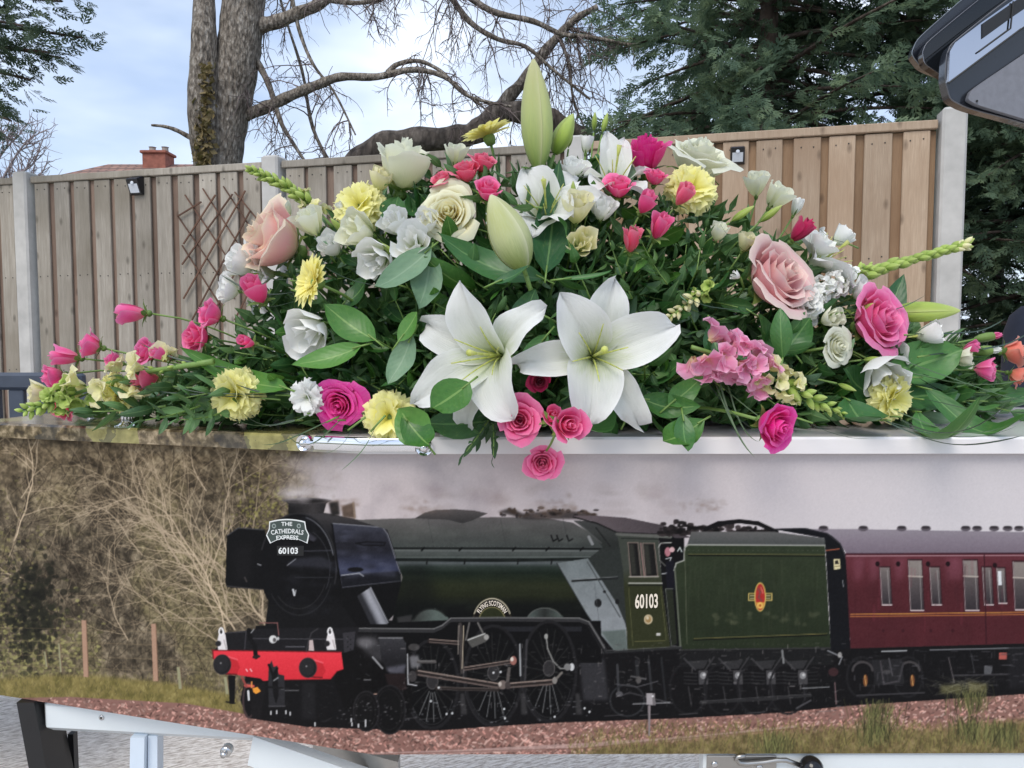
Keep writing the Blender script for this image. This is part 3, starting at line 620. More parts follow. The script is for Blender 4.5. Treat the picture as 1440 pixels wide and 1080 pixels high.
# ------------------------------------------------------------------ printed picture (flat print on the coffin side)
class Canvas:
    """small colour canvas in print units; holds the flat printed photograph that wraps the coffin side"""
    def __init__(s, x0, y0, x1, y1, k):
        s.x0, s.y0, s.k = x0, y0, k
        s.w, s.h = int((x1-x0)*k), int((y1-y0)*k)
        s.a = np.zeros((s.h, s.w, 3), np.float32)
    def box(s, xa, ya, xb, yb, pad=2):
        i0 = max(0, int((xa-s.x0)*s.k)-pad); i1 = min(s.w, int((xb-s.x0)*s.k)+pad+1)
        j0 = max(0, int((ya-s.y0)*s.k)-pad); j1 = min(s.h, int((yb-s.y0)*s.k)+pad+1)
        return i0, i1, j0, j1
    def coords(s, b):
        i0, i1, j0, j1 = b
        return np.meshgrid((np.arange(i0, i1)+.5)/s.k+s.x0, (np.arange(j0, j1)+.5)/s.k+s.y0)
    def put(s, b, m, col):
        i0, i1, j0, j1 = b
        c = np.asarray(col, np.float32)
        s.a[j0:j1, i0:i1] += (c-s.a[j0:j1, i0:i1])*m[..., None]
    def poly(s, pts, col, al=1., soft=0.):
        p = np.asarray(pts, np.float32)
        b = s.box(p[:, 0].min()-soft*2, p[:, 1].min()-soft*2, p[:, 0].max()+soft*2, p[:, 1].max()+soft*2)
        if b[1] <= b[0] or b[3] <= b[2]: return
        X, Y = s.coords(b); m = np.zeros(X.shape, np.float32)
        o = .25/s.k
        for dx, dy in ((-o, -o), (o, -o), (-o, o), (o, o)):
            ins = np.zeros(X.shape, bool)
            for q in range(len(p)):
                xa, ya = p[q]; xb, yb = p[(q+1) % len(p)]
                if ya == yb: continue
                yy = Y+dy
                c = (yy < ya) != (yy < yb)
                ins ^= c & (X+dx < (xb-xa)*(yy-ya)/(yb-ya)+xa)
            m += ins*.25
        if soft: m = blur(m, soft*s.k)
        if callable(col): col = col(X, Y)
        s.put(b, m*al, col)
    def ell(s, cx, cy, rx, ry, col, al=1., soft=None):
        b = s.box(cx-rx*1.6, cy-ry*1.6, cx+rx*1.6, cy+ry*1.6)
        if b[1] <= b[0] or b[3] <= b[2]: return
        X, Y = s.coords(b)
        d = np.sqrt(((X-cx)/rx)**2+((Y-cy)/ry)**2)
        sf = soft if soft else 1/(min(rx, ry)*s.k)
        m = np.clip((1-d)/sf+.5, 0, 1)
        if callable(col): col = col(X, Y)
        s.put(b, m*al, col)
    def ring(s, cx, cy, rx, ry, wd, col, al=1., a0=None, a1=None):
        n = 28; t = np.linspace(a0 if a0 is not None else 0, a1 if a1 is not None else 2*math.pi, n)
        s.line([(cx+rx*math.cos(q), cy+ry*math.sin(q)) for q in t], wd, col, al)
    def line(s, pts, wd, col, al=1., wd2=None):
        n = len(pts)-1
        for q in range(n):
            (xa, ya), (xb, yb) = pts[q], pts[q+1]
            r = wd/2 if wd2 is None else (wd+(wd2-wd)*q/max(1, n))/2
            b = s.box(min(xa, xb)-r, min(ya, yb)-r, max(xa, xb)+r, max(ya, yb)+r)
            if b[1] <= b[0] or b[3] <= b[2]: continue
            X, Y = s.coords(b)
            dx, dy = xb-xa, yb-ya; L = dx*dx+dy*dy+1e-9
            t = np.clip(((X-xa)*dx+(Y-ya)*dy)/L, 0, 1)
            d = np.hypot(X-xa-t*dx, Y-ya-t*dy)
            s.put(b, np.clip((r-d)*s.k+.5, 0, min(1, 2*r*s.k))*al, col)
def blur(m, sg):
    n = int(sg*2.5)+1; g = np.exp(-.5*(np.arange(-n, n+1)/sg)**2); g /= g.sum()
    m = np.apply_along_axis(lambda v: np.convolve(v, g, 'same'), 0, m)
    return np.apply_along_axis(lambda v: np.convolve(v, g, 'same'), 1, m).astype(np.float32)
def vnoise(shape, cell, r, octv=4):
    out = np.zeros(shape, np.float32); amp = 1.; tot = 0
    for o in range(octv):
        c = max(1.5, cell/2**o)
        gh, gw = int(shape[0]/c)+3, int(shape[1]/c)+3
        g = r.random((gh, gw)).astype(np.float32)
        y = np.arange(shape[0])/c; x = np.arange(shape[1])/c
        yi, xi = y.astype(int), x.astype(int)
        fy = (y-yi); fx = (x-xi); fy = fy*fy*(3-2*fy); fx = fx*fx*(3-2*fx)
        A = g[yi][:, xi]; B = g[yi][:, xi+1]; C_ = g[yi+1][:, xi]; D = g[yi+1][:, xi+1]
        out += amp*((A*(1-fx)+B*fx)*(1-fy[:, None])+(C_*(1-fx)+D*fx)*fy[:, None]); tot += amp; amp *= .55
    return out/tot
def lerp(a, b, t):
    return np.asarray(a, np.float32)+(np.asarray(b, np.float32)-np.asarray(a, np.float32))*t[..., None]

def paint_print():
    r = np.random.default_rng(11)
    c = Canvas(-160, 590, 1720, 1085, 1.4)
    full = (0, c.w, 0, c.h); X, Y = c.coords(full)
    n1 = vnoise(X.shape, 90, r); n2 = vnoise(X.shape, 14, r, 3); n3 = vnoise(X.shape, 5, r, 2)
    # woodland behind
    wood = lerp((66, 58, 46), (140, 126, 104), np.clip(n2*1.5-.35+(n1-.5)*.7, 0, 1))
    wood = lerp(wood, (108, 100, 64), np.clip((n1-.5)*3, 0, .5)*np.clip((Y-640)/120, 0, 1))
    wood *= (.66+.70*n3)[..., None]
    wood = wood+np.array((14, 10, 4))*np.clip((750-Y)/120, 0, 1)[..., None]
    # grey steam and sky to the right of the chimney
    st = lerp((198, 184, 183), (208, 200, 201), np.clip((X-700)/600, 0, 1))
    st = st-np.array((22, 22, 20))*np.clip((n1-.52)*4, 0, 1)[..., None]*np.clip((1120-X)/300, 0, 1)[..., None]
    st = lerp(st, (186, 180, 183), np.clip((690-Y)/70, 0, 1)*.5)
    edge = 432+(n1-.5)*70+(n2-.5)*36
    c.a[:] = lerp(wood, st, np.clip((X-edge)/58+.2, 0, 1))
    def twig(x, y, a, L, wd, col, lev, al=.8):
        pts = [(x, y)]; n = max(3, int(L/9))
        for _ in range(n):
            a += r.normal(0, .13); x += math.cos(a)*L/n; y -= math.sin(a)*L/n
            pts.append((x, y))
            if lev and r.random() < .55:
                twig(x, y, a+r.choice((-1, 1))*r.uniform(.3, .9), L*r.uniform(.25, .5), wd*.6, col, lev-1, al*.8)
        c.line(pts, wd, col, al, wd*.45)
    def light():
        q = r.uniform(.75, 1.12); return (178*q, 156*q, 128*q)
    for _ in range(700):       # dark background twigs
        x = r.uniform(-150, 420); y = r.uniform(640, 960)
        twig(x, y, r.uniform(.4, 2.7), r.uniform(20, 60), 1.0, (40, 32, 24), 1, .55)
    for _ in range(1500):
        x = r.uniform(-150, 420); y = r.uniform(630, 965); g = r.uniform(.5, 1.05); a = r.normal(2.0, .7)
        twig(x, y, a, r.uniform(8, 34), .8, tuple(np.array(light())*g), 1, .5)
    for (x, y, a, L, wd) in [(390, 890, 2.2, 190, 2.6), (380, 895, 2.0, 240, 2.4), (330, 885, 2.1, 240, 2.4), (320, 900, 1.9, 230, 2.2), (345, 880, 2.35, 200, 2.2),
                             (300, 860, 2.05, 220, 2.0), (280, 800, 2.3, 190, 2.0), (250, 790, 2.1, 180, 1.8), (330, 820, 1.75, 190, 1.8), (355, 780, 1.65, 140, 1.6),
                             (20, 760, 1.15, 150, 2.2), (30, 700, .9, 90, 1.6), (10, 790, 1.3, 90, 1.4), (45, 820, 2.6, 90, 1.4), (-60, 800, 1.2, 190, 2.2),
                             (200, 780, 2.45, 150, 1.5), (180, 900, 2.3, 140, 1.5), (240, 880, 2.2, 160, 1.5), (310, 905, 2.6, 170, 1.5), (370, 870, 1.8, 150, 2.0),
                             (230, 700, 1.9, 80, 1.5), (290, 690, 2.1, 70, 1.5), (345, 700, 1.7, 80, 1.5), (300, 880, 2.9, 90, 1.4), (385, 885, 2.4, 120, 2.0)]:
        twig(x, y, a, L, wd*.95, tuple(np.array(light())*1.12), 2, .9)
    # olive leaf dabs, bushes
    for _ in range(900):
        x, y = r.normal(30, 60), r.normal(925, 32)
        if x > 150 or y > 985: continue
        g = r.uniform(.6, 1.25); c.ell(x, y, r.uniform(1, 3.5), r.uniform(1, 2.4), (140*g, 134*g, 84*g), .75)
    for _ in range(420):
        x, y = r.normal(42, 22), r.normal(862, 34); g = r.uniform(.5, 1.2)
        c.ell(x, y, r.uniform(2, 6), r.uniform(2, 5), (42*g, 42*g, 30*g), .6)
    for _ in range(300):
        x, y = r.normal(0, 24), r.normal(800, 60); g = r.uniform(.7, 1.2)
        c.ell(x, y, r.uniform(1, 3), r.uniform(1, 2.4), (128*g, 120*g, 76*g), .55)
    for _ in range(260):
        x, y = r.normal(375, 26), r.normal(715, 28); g = r.uniform(.7, 1.15)
        c.ell(x, y, r.uniform(1, 2.6), r.uniform(1, 2), (146*g, 140*g, 74*g), .5)
    for x in range(-150, 330, 7):
        c.line([(x, 900+.03*x), (x+r.uniform(-3, 3), 945+.05*x)], .7, (150, 132, 104), .3)
    for y in (884, 902, 922, 938): c.line([(-150, y-4), (80, y), (300, y+8)], .9, (150, 130, 100), .5)
    # grass bank
    gb = [(-160, 968), (60, 950), (130, 950), (240, 960), (330, 978), (345, 1006), (250, 1000), (100, 986), (-160, 985)]
    c.poly(gb, lambda x, y: lerp((104, 96, 50), (146, 130, 78), np.clip(vnoise(x.shape, 12, r, 3)*1.6-.3, 0, 1)), 1, 2.5)
    for _ in range(2200):
        x = r.uniform(-150, 345); y = r.uniform(950, 1000); g = r.uniform(.5, 1.35)
        c.line([(x, y), (x+r.uniform(-3, 3), y-r.uniform(2, 6))], .9, (136*g, 124*g, 76*g), .5)
    for x, y0, y1, w in ((119, 872, 952, 7), (217, 877, 958, 7), (252, 938, 969, 5), (84, 905, 945, 3), (64, 916, 938, 3), (318, 952, 976, 5), (-60, 868, 960, 7)):
        c.poly([(x-w/2-1, y0), (x+w/2-1.5, y0), (x+w/2+2, y1), (x-w/2+2, y1)], (176, 136, 112) if w > 6 else (150, 146, 112))
        c.line([(x+w/2-1, y0), (x+w/2+2, y1)], 1.2, (112, 84, 66), .7)
    # ballast
    bal = [(-160, 985), (100, 980), (170, 984), (260, 989), (345, 1004), (420, 1016), (560, 1024), (760, 1014), (960, 1006), (1190, 990), (1440, 972), (1720, 955), (1720, 1085), (-160, 1085)]
    c.poly(bal, (140, 102, 92))
    for _ in range(13000):
        x = r.uniform(-150, 1715); y = 972+(r.random()**.9)*105
        top = np.interp(x, [p[0] for p in bal[:12]], [p[1] for p in bal[:12]])
        if y < top+1.5: continue
        s = 1.25+(y-top)*.014; g = r.choice((r.uniform(.42, .75), r.uniform(.85, 1.3))); a = r.uniform(-1.2, 1.2); l = r.uniform(.5, 1.7)*s
        tint = r.uniform(-14, 14)
        c.line([(x-l*math.cos(a), y-l*math.sin(a)), (x+l*math.cos(a), y+l*math.sin(a))], s*r.uniform(.9, 1.6), (190*g, (142+tint)*g, (128+tint)*g), .85)
    c.poly([(470, 1061), (650, 1054), (820, 1045), (960, 1036), (1120, 1020), (1120, 1023), (960, 1041), (820, 1052), (650, 1060)], (186, 152, 142), .7)
    c.line([(500, 1062), (820, 1052), (1120, 1024)], 1.2, (104, 70, 62), .7)
    # right hand grass
    gr = [(760, 1085), (840, 1052), (960, 1042), (1060, 1030), (1200, 1024), (1300, 1026), (1440, 1012), (1720, 1000), (1720, 1085)]
    c.poly(gr, lambda x, y: lerp((84, 74, 44), (142, 126, 84), np.clip(vnoise(x.shape, 9, r, 3)*1.6-.3, 0, 1)), .88, 4)
    for _ in range(4200):
        x = r.uniform(800, 1715); y = r.uniform(1020, 1070)+max(0, 900-x)*.2; g = r.uniform(.55, 1.3)
        c.line([(x, y), (x+r.uniform(-5, 5), y-r.uniform(3, 12))], .9, (126*g, 118*g, 68*g), .55)
    def loco():
        K = (15, 15, 18)
        # dark underframe behind everything
        c.poly([(360, 880), (560, 872), (850, 890), (960, 905), (1200, 905), (1720, 898), (1720, 962), (1440, 976), (1200, 992), (1100, 1002), (960, 1010), (790, 1016), (700, 1021), (620, 1027), (560, 1027), (430, 1022), (350, 1010), (338, 985)], (19, 18, 20))
        # far side smoke deflector
        c.poly([(319, 754), (335, 742), (372, 745), (396, 829), (367, 829), (320, 826), (317, 820)], (16, 16, 18))
        c.line([(320, 753), (335, 742.5), (370, 745)], 1.4, (70, 70, 74)); c.line([(319, 824), (368, 829)], 1.4, (66, 62, 62))
        c.poly([(330, 770), (355, 765), (352, 815), (330, 818)], (26, 25, 27), .8, 4)
        # smokebox barrel
        c.poly([(388, 745), (402, 726), (430, 718), (462, 722), (505, 731), (545, 733), (560, 742), (566, 850), (540, 880), (440, 884), (380, 884), (377, 845)], lambda x, y: lerp((62, 59, 60), (13, 13, 15), np.clip((y-728)/34, 0, 1)))
        # smokebox door and saddle
        c.ell(419, 797, 54, 75, K)
        c.poly([(377, 850), (480, 850), (505, 884), (372, 886)], (20, 20, 22))
        c.ring(419, 798, 51, 72, 1.6, (106, 106, 110), .85, -1.35, -.25); c.ring(419, 798, 54, 76, 2.2, (44, 43, 45), 1, -2.8, .3)
        c.ring(420, 800, 44, 58, 1.2, (60, 60, 64), .8, -1.1, .5); c.ring(420, 800, 40, 56, 1.3, (48, 47, 48), .8, .4, 2.4); c.ring(421, 803, 46, 62, 1.6, (40, 40, 42), .9, .3, 2.6)
        c.poly([(403, 792), (420, 785), (452, 782), (466, 790), (468, 800), (430, 797), (408, 797)], (52, 52, 60), .8, 2); c.line([(428, 775), (466, 774)], 1.6, (60, 60, 66)); c.line([(415, 812), (468, 812)], 1.5, (44, 44, 48))
        c.line([(404, 795), (416, 786)], 1.4, (150, 150, 154), .8); c.line([(362, 793), (367, 795)], 1.4, (180, 180, 182), .8)
        c.poly([(428, 745), (446, 757), (440, 763), (430, 763)], (66, 64, 72), .9, 1); c.poly([(432, 758), (444, 763), (430, 765)], (8, 8, 9))
        c.line([(412, 829), (414, 837)], 2.6, (196, 196, 196)); c.line([(416, 830), (415, 835)], 1.8, (150, 150, 150)); c.line([(344, 812), (347, 818)], 2, (70, 64, 62))
        # chimney
        c.poly([(398, 703), (466, 703), (459, 708), (455, 722), (405, 722), (406, 709)], lambda x, y: lerp((62, 58, 58), (26, 25, 26), np.clip(np.abs(x-440)/34, 0, 1)))
        c.ell(432, 704, 34, 4, (70, 66, 66)); c.ell(432, 704.6, 29, 2.4, (34, 31, 31))
        c.poly([(462, 706), (476, 704), (478, 724), (466, 726)], (40, 37, 36), 1, 1.4); c.poly([(480, 712), (498, 706), (500, 729), (482, 727)], (82, 66, 54), .9, 1.2); c.line([(497, 707), (499, 728)], 3, (140, 120, 100), .7)
        # right smoke deflector
        df = [(467, 736), (538, 741.5), (545, 751), (563, 806), (563, 817), (480, 827), (474, 790)]
        c.poly(df, lambda x, y: lerp(lerp((60, 61, 72), (36, 36, 44), np.clip((y-742)/26, 0, 1)), (56, 60, 82), np.clip((y-772)/26, 0, 1)))
        nb = vnoise((120, 160), 26, r, 3)
        for _ in range(44):
            x, y = r.uniform(476, 548), r.uniform(745, 812); c.ell(x, y, r.uniform(4, 12), r.uniform(2, 5), (88, 90, 108) if r.random() < .5 else (28, 28, 36), .22, .9)
        c.poly([(479, 809), (563, 803), (563, 818), (480, 828)], (18, 18, 22), .85, 1)
        c.poly([(481, 815), (520, 808), (556, 812), (558, 806), (545, 796), (530, 806), (500, 803)], (98, 100, 116), .35, 2)
        c.line(df[:4], 1.6, (120, 120, 126), .9); c.line([(479, 813), (481, 826), (563, 817)], 1.4, (72, 72, 78)); c.line([(467, 737), (474, 790), (480, 826)], 2.2, (9, 9, 11))
        c.line([(500, 764), (516, 762), (542, 763), (540, 767), (512, 767), (500, 764)], 1.8, (16, 16, 20)); c.line([(480, 809), (505, 806), (511, 810)], 1.5, (150, 150, 156)); c.ell(500, 801, 11, 3.4, (16, 16, 20))
        for i in range(9): c.line([(471+i*3, 763), (473+i*3, 765)], 1, (22, 22, 26), .8)
        # steam pipe
        c.poly([(502, 838), (521, 826), (547, 878), (521, 878)], lambda x, y: lerp((46, 46, 50), (150, 150, 156), np.clip(np.sin((x-(y-826)*.5-502)/22*3.1), 0, 1)))
        c.line([(521, 826), (547, 878)], 1.6, (170, 170, 174), .8)
        # boiler
        bt = [(500, 731), (560, 729), (713, 727), (770, 729), (806, 735), (835, 752), (850, 768), (858, 880), (550, 880), (566, 812), (545, 745)]
        def boil(x, y):
            ys = [724, 745, 768, 776, 786, 792, 797, 806, 822, 838, 852, 880]
            cs = np.array([(104, 99, 97), (84, 83, 80), (66, 70, 67), (80, 84, 81), (66, 72, 68), (88, 93, 94), (46, 56, 50), (24, 36, 26), (42, 47, 27), (36, 40, 22), (12, 16, 14), (7, 8, 9)], np.float32)
            return np.stack([np.interp(y, ys, cs[:, i]) for i in range(3)], -1)*(.93+.14*vnoise(x.shape, 30, r, 3))[..., None]
        c.poly(bt, boil)
        c.poly([(566, 800), (600, 792), (620, 880), (545, 880)], (12, 16, 15), .55, 8)
        c.poly([(583, 729), (597, 721), (612, 717), (640, 716), (668, 718), (686, 722), (664, 732), (650, 736), (630, 731)], lambda x, y: lerp((92, 86, 84), (58, 56, 55), np.clip((y-717)/18, 0, 1)))
        c.poly([(700, 720), (718, 714), (735, 722), (790, 717), (840, 723), (838, 730), (740, 730)], (44, 38, 36), .8, 1.4)
        for _ in range(46): c.ell(r.uniform(690, 842), r.uniform(714, 727), r.uniform(1.5, 5), r.uniform(1, 3), (70, 56, 46) if r.random() < .6 else (30, 25, 24), .7)
        c.line([(554, 771), (700, 771), (853, 772)], 2.6, (22, 25, 24)); c.line([(554, 774), (850, 775)], 1.1, (130, 134, 130), .6)
        c.line([(558, 787), (700, 788), (858, 786)], 4.4, (20, 26, 24)); c.line([(558, 784), (858, 783)], 1, (128, 134, 130), .55)
        for x in (597, 650, 725, 772, 820): c.line([(x, 770), (x-4, 774)], 2.4, (12, 13, 13)); c.line([(x+4, 786), (x+3, 793)], 2, (14, 15, 15))
        for x in (608, 710, 798): c.line([(x-6, 730), (x+2, 770)], .9, (60, 62, 60), .6)
        for x in (775, 783, 797): c.line([(x, 753), (x+3, 761), (x+8, 758)], 2, (14, 14, 15))
        c.line([(828, 755), (833, 765)], 4, (150, 150, 150), .8); c.line([(838, 750), (852, 770)], 2, (30, 30, 30))
        # firebox
        c.poly([(783, 792), (827, 785), (868, 850), (880, 877), (883, 917), (863, 914), (843, 890), (824, 862)], lambda x, y: lerp((112, 118, 118), (132, 136, 138), np.clip((y-800)/70, 0, 1))*(.92+.16*vnoise(x.shape, 16, r))[..., None])
        c.poly([(845, 888), (880, 885), (883, 917), (863, 914)], (84, 94, 88), .8, 1)
        c.poly([(827, 786), (850, 768), (874, 770), (884, 900), (879, 876), (868, 850)], (48, 52, 49))
        c.line([(783, 792), (824, 862), (843, 890)], 1.2, (40, 42, 42)); c.line([(805, 817), (868, 813)], 3, (34, 36, 36)); c.line([(805, 815), (868, 811)], 1, (150, 150, 150), .6)
        c.line([(826, 790), (872, 868)], 1.3, (66, 68, 68)); c.ell(841, 848, 5, 6, (30, 30, 31)); c.ell(850, 832, 2, 2, (30, 30, 31)); c.ell(868, 846, 3, 4, (28, 28, 29)); c.line([(836, 819), (843, 880)], .8, (90, 92, 92), .8)
        c.poly([(806, 732), (838, 733), (870, 749), (876, 772), (850, 774), (838, 756)], lambda x, y: lerp((70, 70, 68), (46, 49, 46), np.clip((y-735)/30, 0, 1)))
        c.line([(838, 742), (858, 768)], 1.6, (28, 28, 28)); c.line([(812, 734), (846, 764)], 1.2, (96, 96, 94), .7)
        # cab
        c.poly([(868, 750), (926, 756), (931, 822), (943, 913), (883, 917), (876, 800)], lambda x, y: lerp((66, 70, 62), (51, 54, 31), np.clip((y-800)/26, 0, 1)))
        c.poly([(926, 752), (962, 752), (962, 770), (957, 910), (943, 912), (931, 822)], (14, 14, 16))
        c.poly([(802, 725), (838, 725), (880, 728), (930, 738), (958, 750), (972, 756), (950, 757), (942, 752), (868, 748), (838, 734)], lambda x, y: lerp((104, 92, 94), (76, 68, 71), np.clip((x-830)/100, 0, 1)))
        c.line([(806, 727), (840, 736), (870, 750)], 2, (30, 28, 28)); c.line([(868, 751), (943, 755)], 4.5, (98, 98, 92)); c.line([(868, 748.5), (943, 752)], 1.2, (20, 18, 18)); c.line([(874, 757), (943, 758.5)], 1, (26, 26, 26))
        for q in ([(883, 763), (897, 763), (902, 811), (887, 811)], [(904, 764), (920, 764), (925, 810), (908, 811)]):
            c.poly(q, (28, 27, 26)); c.poly([(q[0][0]+1, q[0][1]+2), (q[0][0]+8, q[0][1]+2), (q[3][0]+8, 808), (q[3][0]+1, 808)], (64, 64, 56), .7, 1); c.line(q+[q[0]], 1.5, (128, 112, 102), .9)
        c.line([(901, 764), (906, 811)], 2, (134, 106, 100)); c.line([(885, 811), (926, 811)], 1.6, (160, 152, 142)); c.line([(884, 820), (931, 820)], 1.5, (182, 180, 170)); c.line([(884, 823), (931, 823)], 1.4, (20, 22, 16))
        c.line([(926, 770), (929, 764), (944, 763)], 1.4, (168, 166, 158)); c.line([(926, 770), (928, 788), (936, 796)], 1.2, (120, 118, 112))
        c.ell(939, 776, 4.2, 6.6, (176, 112, 120)); c.ell(945, 773, 3.6, 3.8, (206, 164, 164)); c.line([(936, 786), (944, 784), (942, 789)], 1.2, (200, 200, 200)); c.line([(953, 775), (956, 770), (959, 776)], 1.6, (190, 196, 190))
        c.poly([(936, 790), (948, 788), (950, 830), (938, 828)], (22, 22, 32)); c.line([(931, 807), (937, 806)], 1.4, (170, 170, 170))
        c.line([(937, 828), (946, 828)], 1.6, (90, 92, 84)); c.line([(936, 828), (944, 908)], 1.2, (96, 100, 90)); c.poly([(937, 830), (946, 829), (952, 905), (945, 908)], (40, 44, 32))
        c.ell(911.6, 871, 6, 6.8, (196, 176, 140)); c.ell(911.6, 871, 4.2, 5, (156, 124, 80)); c.ell(910.6, 869, 2, 2.4, (214, 200, 170), .8)
        c.poly([(923, 890), (929, 890), (929, 894), (923, 894)], (190, 186, 178)); c.line([(893, 902), (935, 901)], 1, (104, 100, 62)); c.line([(884, 826), (890, 908)], .8, (110, 108, 70), .8); c.line([(929, 826), (937, 900)], .8, (110, 108, 70), .8)
        # tender
        for _ in range(170):
            x = r.uniform(928, 1085); y = 752-(r.random()**1.4)*np.interp(x, [928, 950, 985, 1020, 1085], [16, 22, 12, 16, 6]); g = r.uniform(.3, 1.5)
            c.ell(x, y, r.uniform(2, 6), r.uniform(1.6, 4), (42*g, 36*g, 36*g), .9)
        c.line([(992, 744), (1010, 736), (1040, 733), (1066, 736), (1092, 748)], 6, (22, 20, 22))
        c.poly([(972, 748), (1090, 748), (1160, 757), (1162, 768), (966, 768)], lambda x, y: lerp((100, 98, 96), (78, 80, 78), np.clip((y-748)/16, 0, 1)))
        c.poly([(962, 770), (968, 766), (1160, 767), (1168, 910), (955, 913), (948, 800), (950, 792), (962, 788)], lambda x, y: lerp((50, 59, 40), (41, 50, 32), np.clip((y-780)/100, 0, 1))*(.9+.2*vnoise(x.shape, 24, r))[..., None])
        c.line([(948, 802), (951, 792), (962, 788), (963, 770), (968, 766), (1160, 767)], 2, (150, 150, 140)); c.line([(949, 800), (957, 910)], 2, (100, 104, 90)); c.line([(963, 775), (966, 905)], 1, (86, 90, 70))
        c.line([(968, 781), (1160, 782)], 1.8, (20, 24, 16)); c.line([(968, 779), (1160, 780)], .9, (132, 120, 70), .8); c.line([(976, 900), (1163, 893)], 1.8, (20, 24, 16)); c.line([(976, 898), (1163, 891)], .9, (140, 124, 72), .8)
        for _ in range(60): c.line([(r.uniform(985, 1155),)*1+(r.uniform(785, 840),)]*1+[(r.uniform(985, 1155), r.uniform(785, 800))], .1, (60, 60, 40), .1)
        for _ in range(26):
            x = r.uniform(990, 1150); y = r.uniform(862, 878); c.ell(x, y, r.uniform(2, 6), 3, (86, 88, 66), .35, .8)
        # crest on the tender
        c.poly([(1052, 834), (1086, 834), (1086, 845), (1052, 845)], (196, 168, 96)); c.poly([(1053.4, 835.5), (1084.6, 835.5), (1084.6, 843.5), (1053.4, 843.5)], (66, 66, 36))
        c.line([(1055, 838), (1061, 838)], 1.2, (206, 190, 140)); c.line([(1077, 838), (1083, 838)], 1.2, (206, 190, 140)); c.line([(1055, 841.4), (1061, 841.4)], 1, (206, 190, 140)); c.line([(1077, 841.4), (1083, 841.4)], 1, (206, 190, 140))
        c.ell(1069, 839.5, 8.2, 20.5, (206, 172, 86)); c.ell(1069, 839.5, 6.6, 18.6, (176, 44, 42))
        c.poly([(1063, 847), (1075, 847), (1073, 855), (1066, 855)], (226, 160, 60), 1, .6); c.ell(1069, 851.5, 4.4, 4.6, (232, 178, 84)); c.ell(1069, 851.5, 1.8, 2, (176, 96, 40))
        c.line([(1066, 828), (1069, 833), (1067, 840), (1071, 845)], 2.6, (120, 70, 66), .8); c.line([(1070, 826), (1073, 834)], 1.6, (220, 120, 100), .8)
        # corridor end
        c.poly([(1086, 744), (1130, 742), (1162, 748), (1182, 762), (1191, 785), (1196, 912), (1168, 916), (1166, 860), (1160, 757)], (19, 20, 25))
        c.line([(1090, 744), (1132, 743), (1163, 750), (1182, 765), (1190, 787)], 1.4, (58, 56, 60)); c.line([(1162, 774), (1180, 772)], 1.6, (160, 86, 60))
        c.poly([(1172, 786), (1181, 786), (1182, 800), (1173, 801)], (214, 200, 150)); c.poly([(1174, 789), (1178, 787.5), (1180, 793), (1174.5, 793.5)], (46, 40, 36)); c.line([(1174.5, 796.5), (1180.5, 796)], 1.1, (120, 100, 70)); c.line([(1185, 816), (1186, 825)], 1, (150, 150, 150))
        # carriage
        c.poly([(1140, 744), (1200, 744), (1440, 748), (1720, 752), (1720, 780), (1440, 777), (1190, 778), (1182, 764), (1166, 750)], lambda x, y: lerp((140, 130, 138), (118, 106, 116), np.clip((y-746)/30, 0, 1)))
        for x in (1158, 1214, 1268, 1302, 1358, 1374, 1398, 1417, 1433, 1490, 1540, 1580, 1640): c.ell(x, 743.5, 7, 3.6, (96, 88, 94)); c.ell(x, 741.5, 6, 2.2, (58, 52, 56))
        c.poly([(1189, 778), (1440, 777), (1720, 780), (1720, 896), (1440, 905), (1196, 912)], lambda x, y: lerp((102, 48, 56), (82, 34, 40), np.clip((y-782)/48, 0, 1))*(.93+.14*vnoise(x.shape, 30, r))[..., None])
        for x in (1200, 1222, 1258, 1330, 1340, 1446, 1500): c.poly([(x, 786), (x+16, 784), (x+12, 812), (x+2, 818)], (142, 86, 102), .35, 3)
        c.line([(1190, 779), (1440, 778), (1720, 781)], 2, (64, 34, 44)); c.line([(1190, 782), (1440, 781), (1720, 784)], 1.2, (196, 160, 164), .8)
        for off, cl in ((0, (216, 150, 66)), (3.2, (186, 116, 60))): c.line([(1196, 864+off), (1440, 861+off), (1720, 858+off)], 1.3, cl, .9)
        wins = [(1238, 1252, 798, 850), (1278, 1297, 788, 858), (1308, 1322, 798, 850), (1355, 1375, 788, 858), (1382, 1395, 798, 850), (1402, 1414, 799, 848), (1425, 1452, 790, 857), (1490, 1504, 798, 850), (1530, 1552, 788, 857), (1590, 1640, 792, 850)]
        for xa, xb, ya, yb in wins:
            c.poly([(xa-2, ya-2), (xb, ya-2), (xb+3.5, yb+2), (xa+1, yb+2)], (58, 24, 32)); c.poly([(xa, ya), (xb-1, ya), (xb+2, yb), (xa+3, yb)], lambda x, y: lerp((118, 108, 104), (54, 48, 52), np.clip((y-ya)/(yb-ya), 0, 1)))
            c.line([(xa-.5, ya), (xa+2.5, yb)], 1.2, (170, 160, 156), .8); c.line([(xa+3, yb+.6), (xb+2, yb+.6)], 1.8, (206, 184, 180)); c.line([(xb-4, ya+4), (xb-1, yb)], 1.4, (160, 152, 148), .6)
            if yb-ya > 60: c.line([(xa, ya+22), (xb, ya+23)], 2.2, (176, 162, 150)); c.poly([(xa+1, ya+1), (xb-1, ya+1), (xb, ya+21), (xa+1, ya+21)], (146, 136, 128), .6)
        c.poly([(1403, 803), (1408, 803), (1409, 823), (1404, 823)], (214, 214, 214)); c.line([(1384, 780), (1387, 905)], 1.4, (54, 20, 28))
        for x, y in ((1234, 793), (1263, 793), (1305, 793), (1333, 793), (1399, 795)): c.ell(x, y, 3, 3.6, (34, 14, 20))
        for x in (1242, 1270, 1309, 1340): c.ell(x, 887, 2, 2.4, (60, 22, 30), .8)
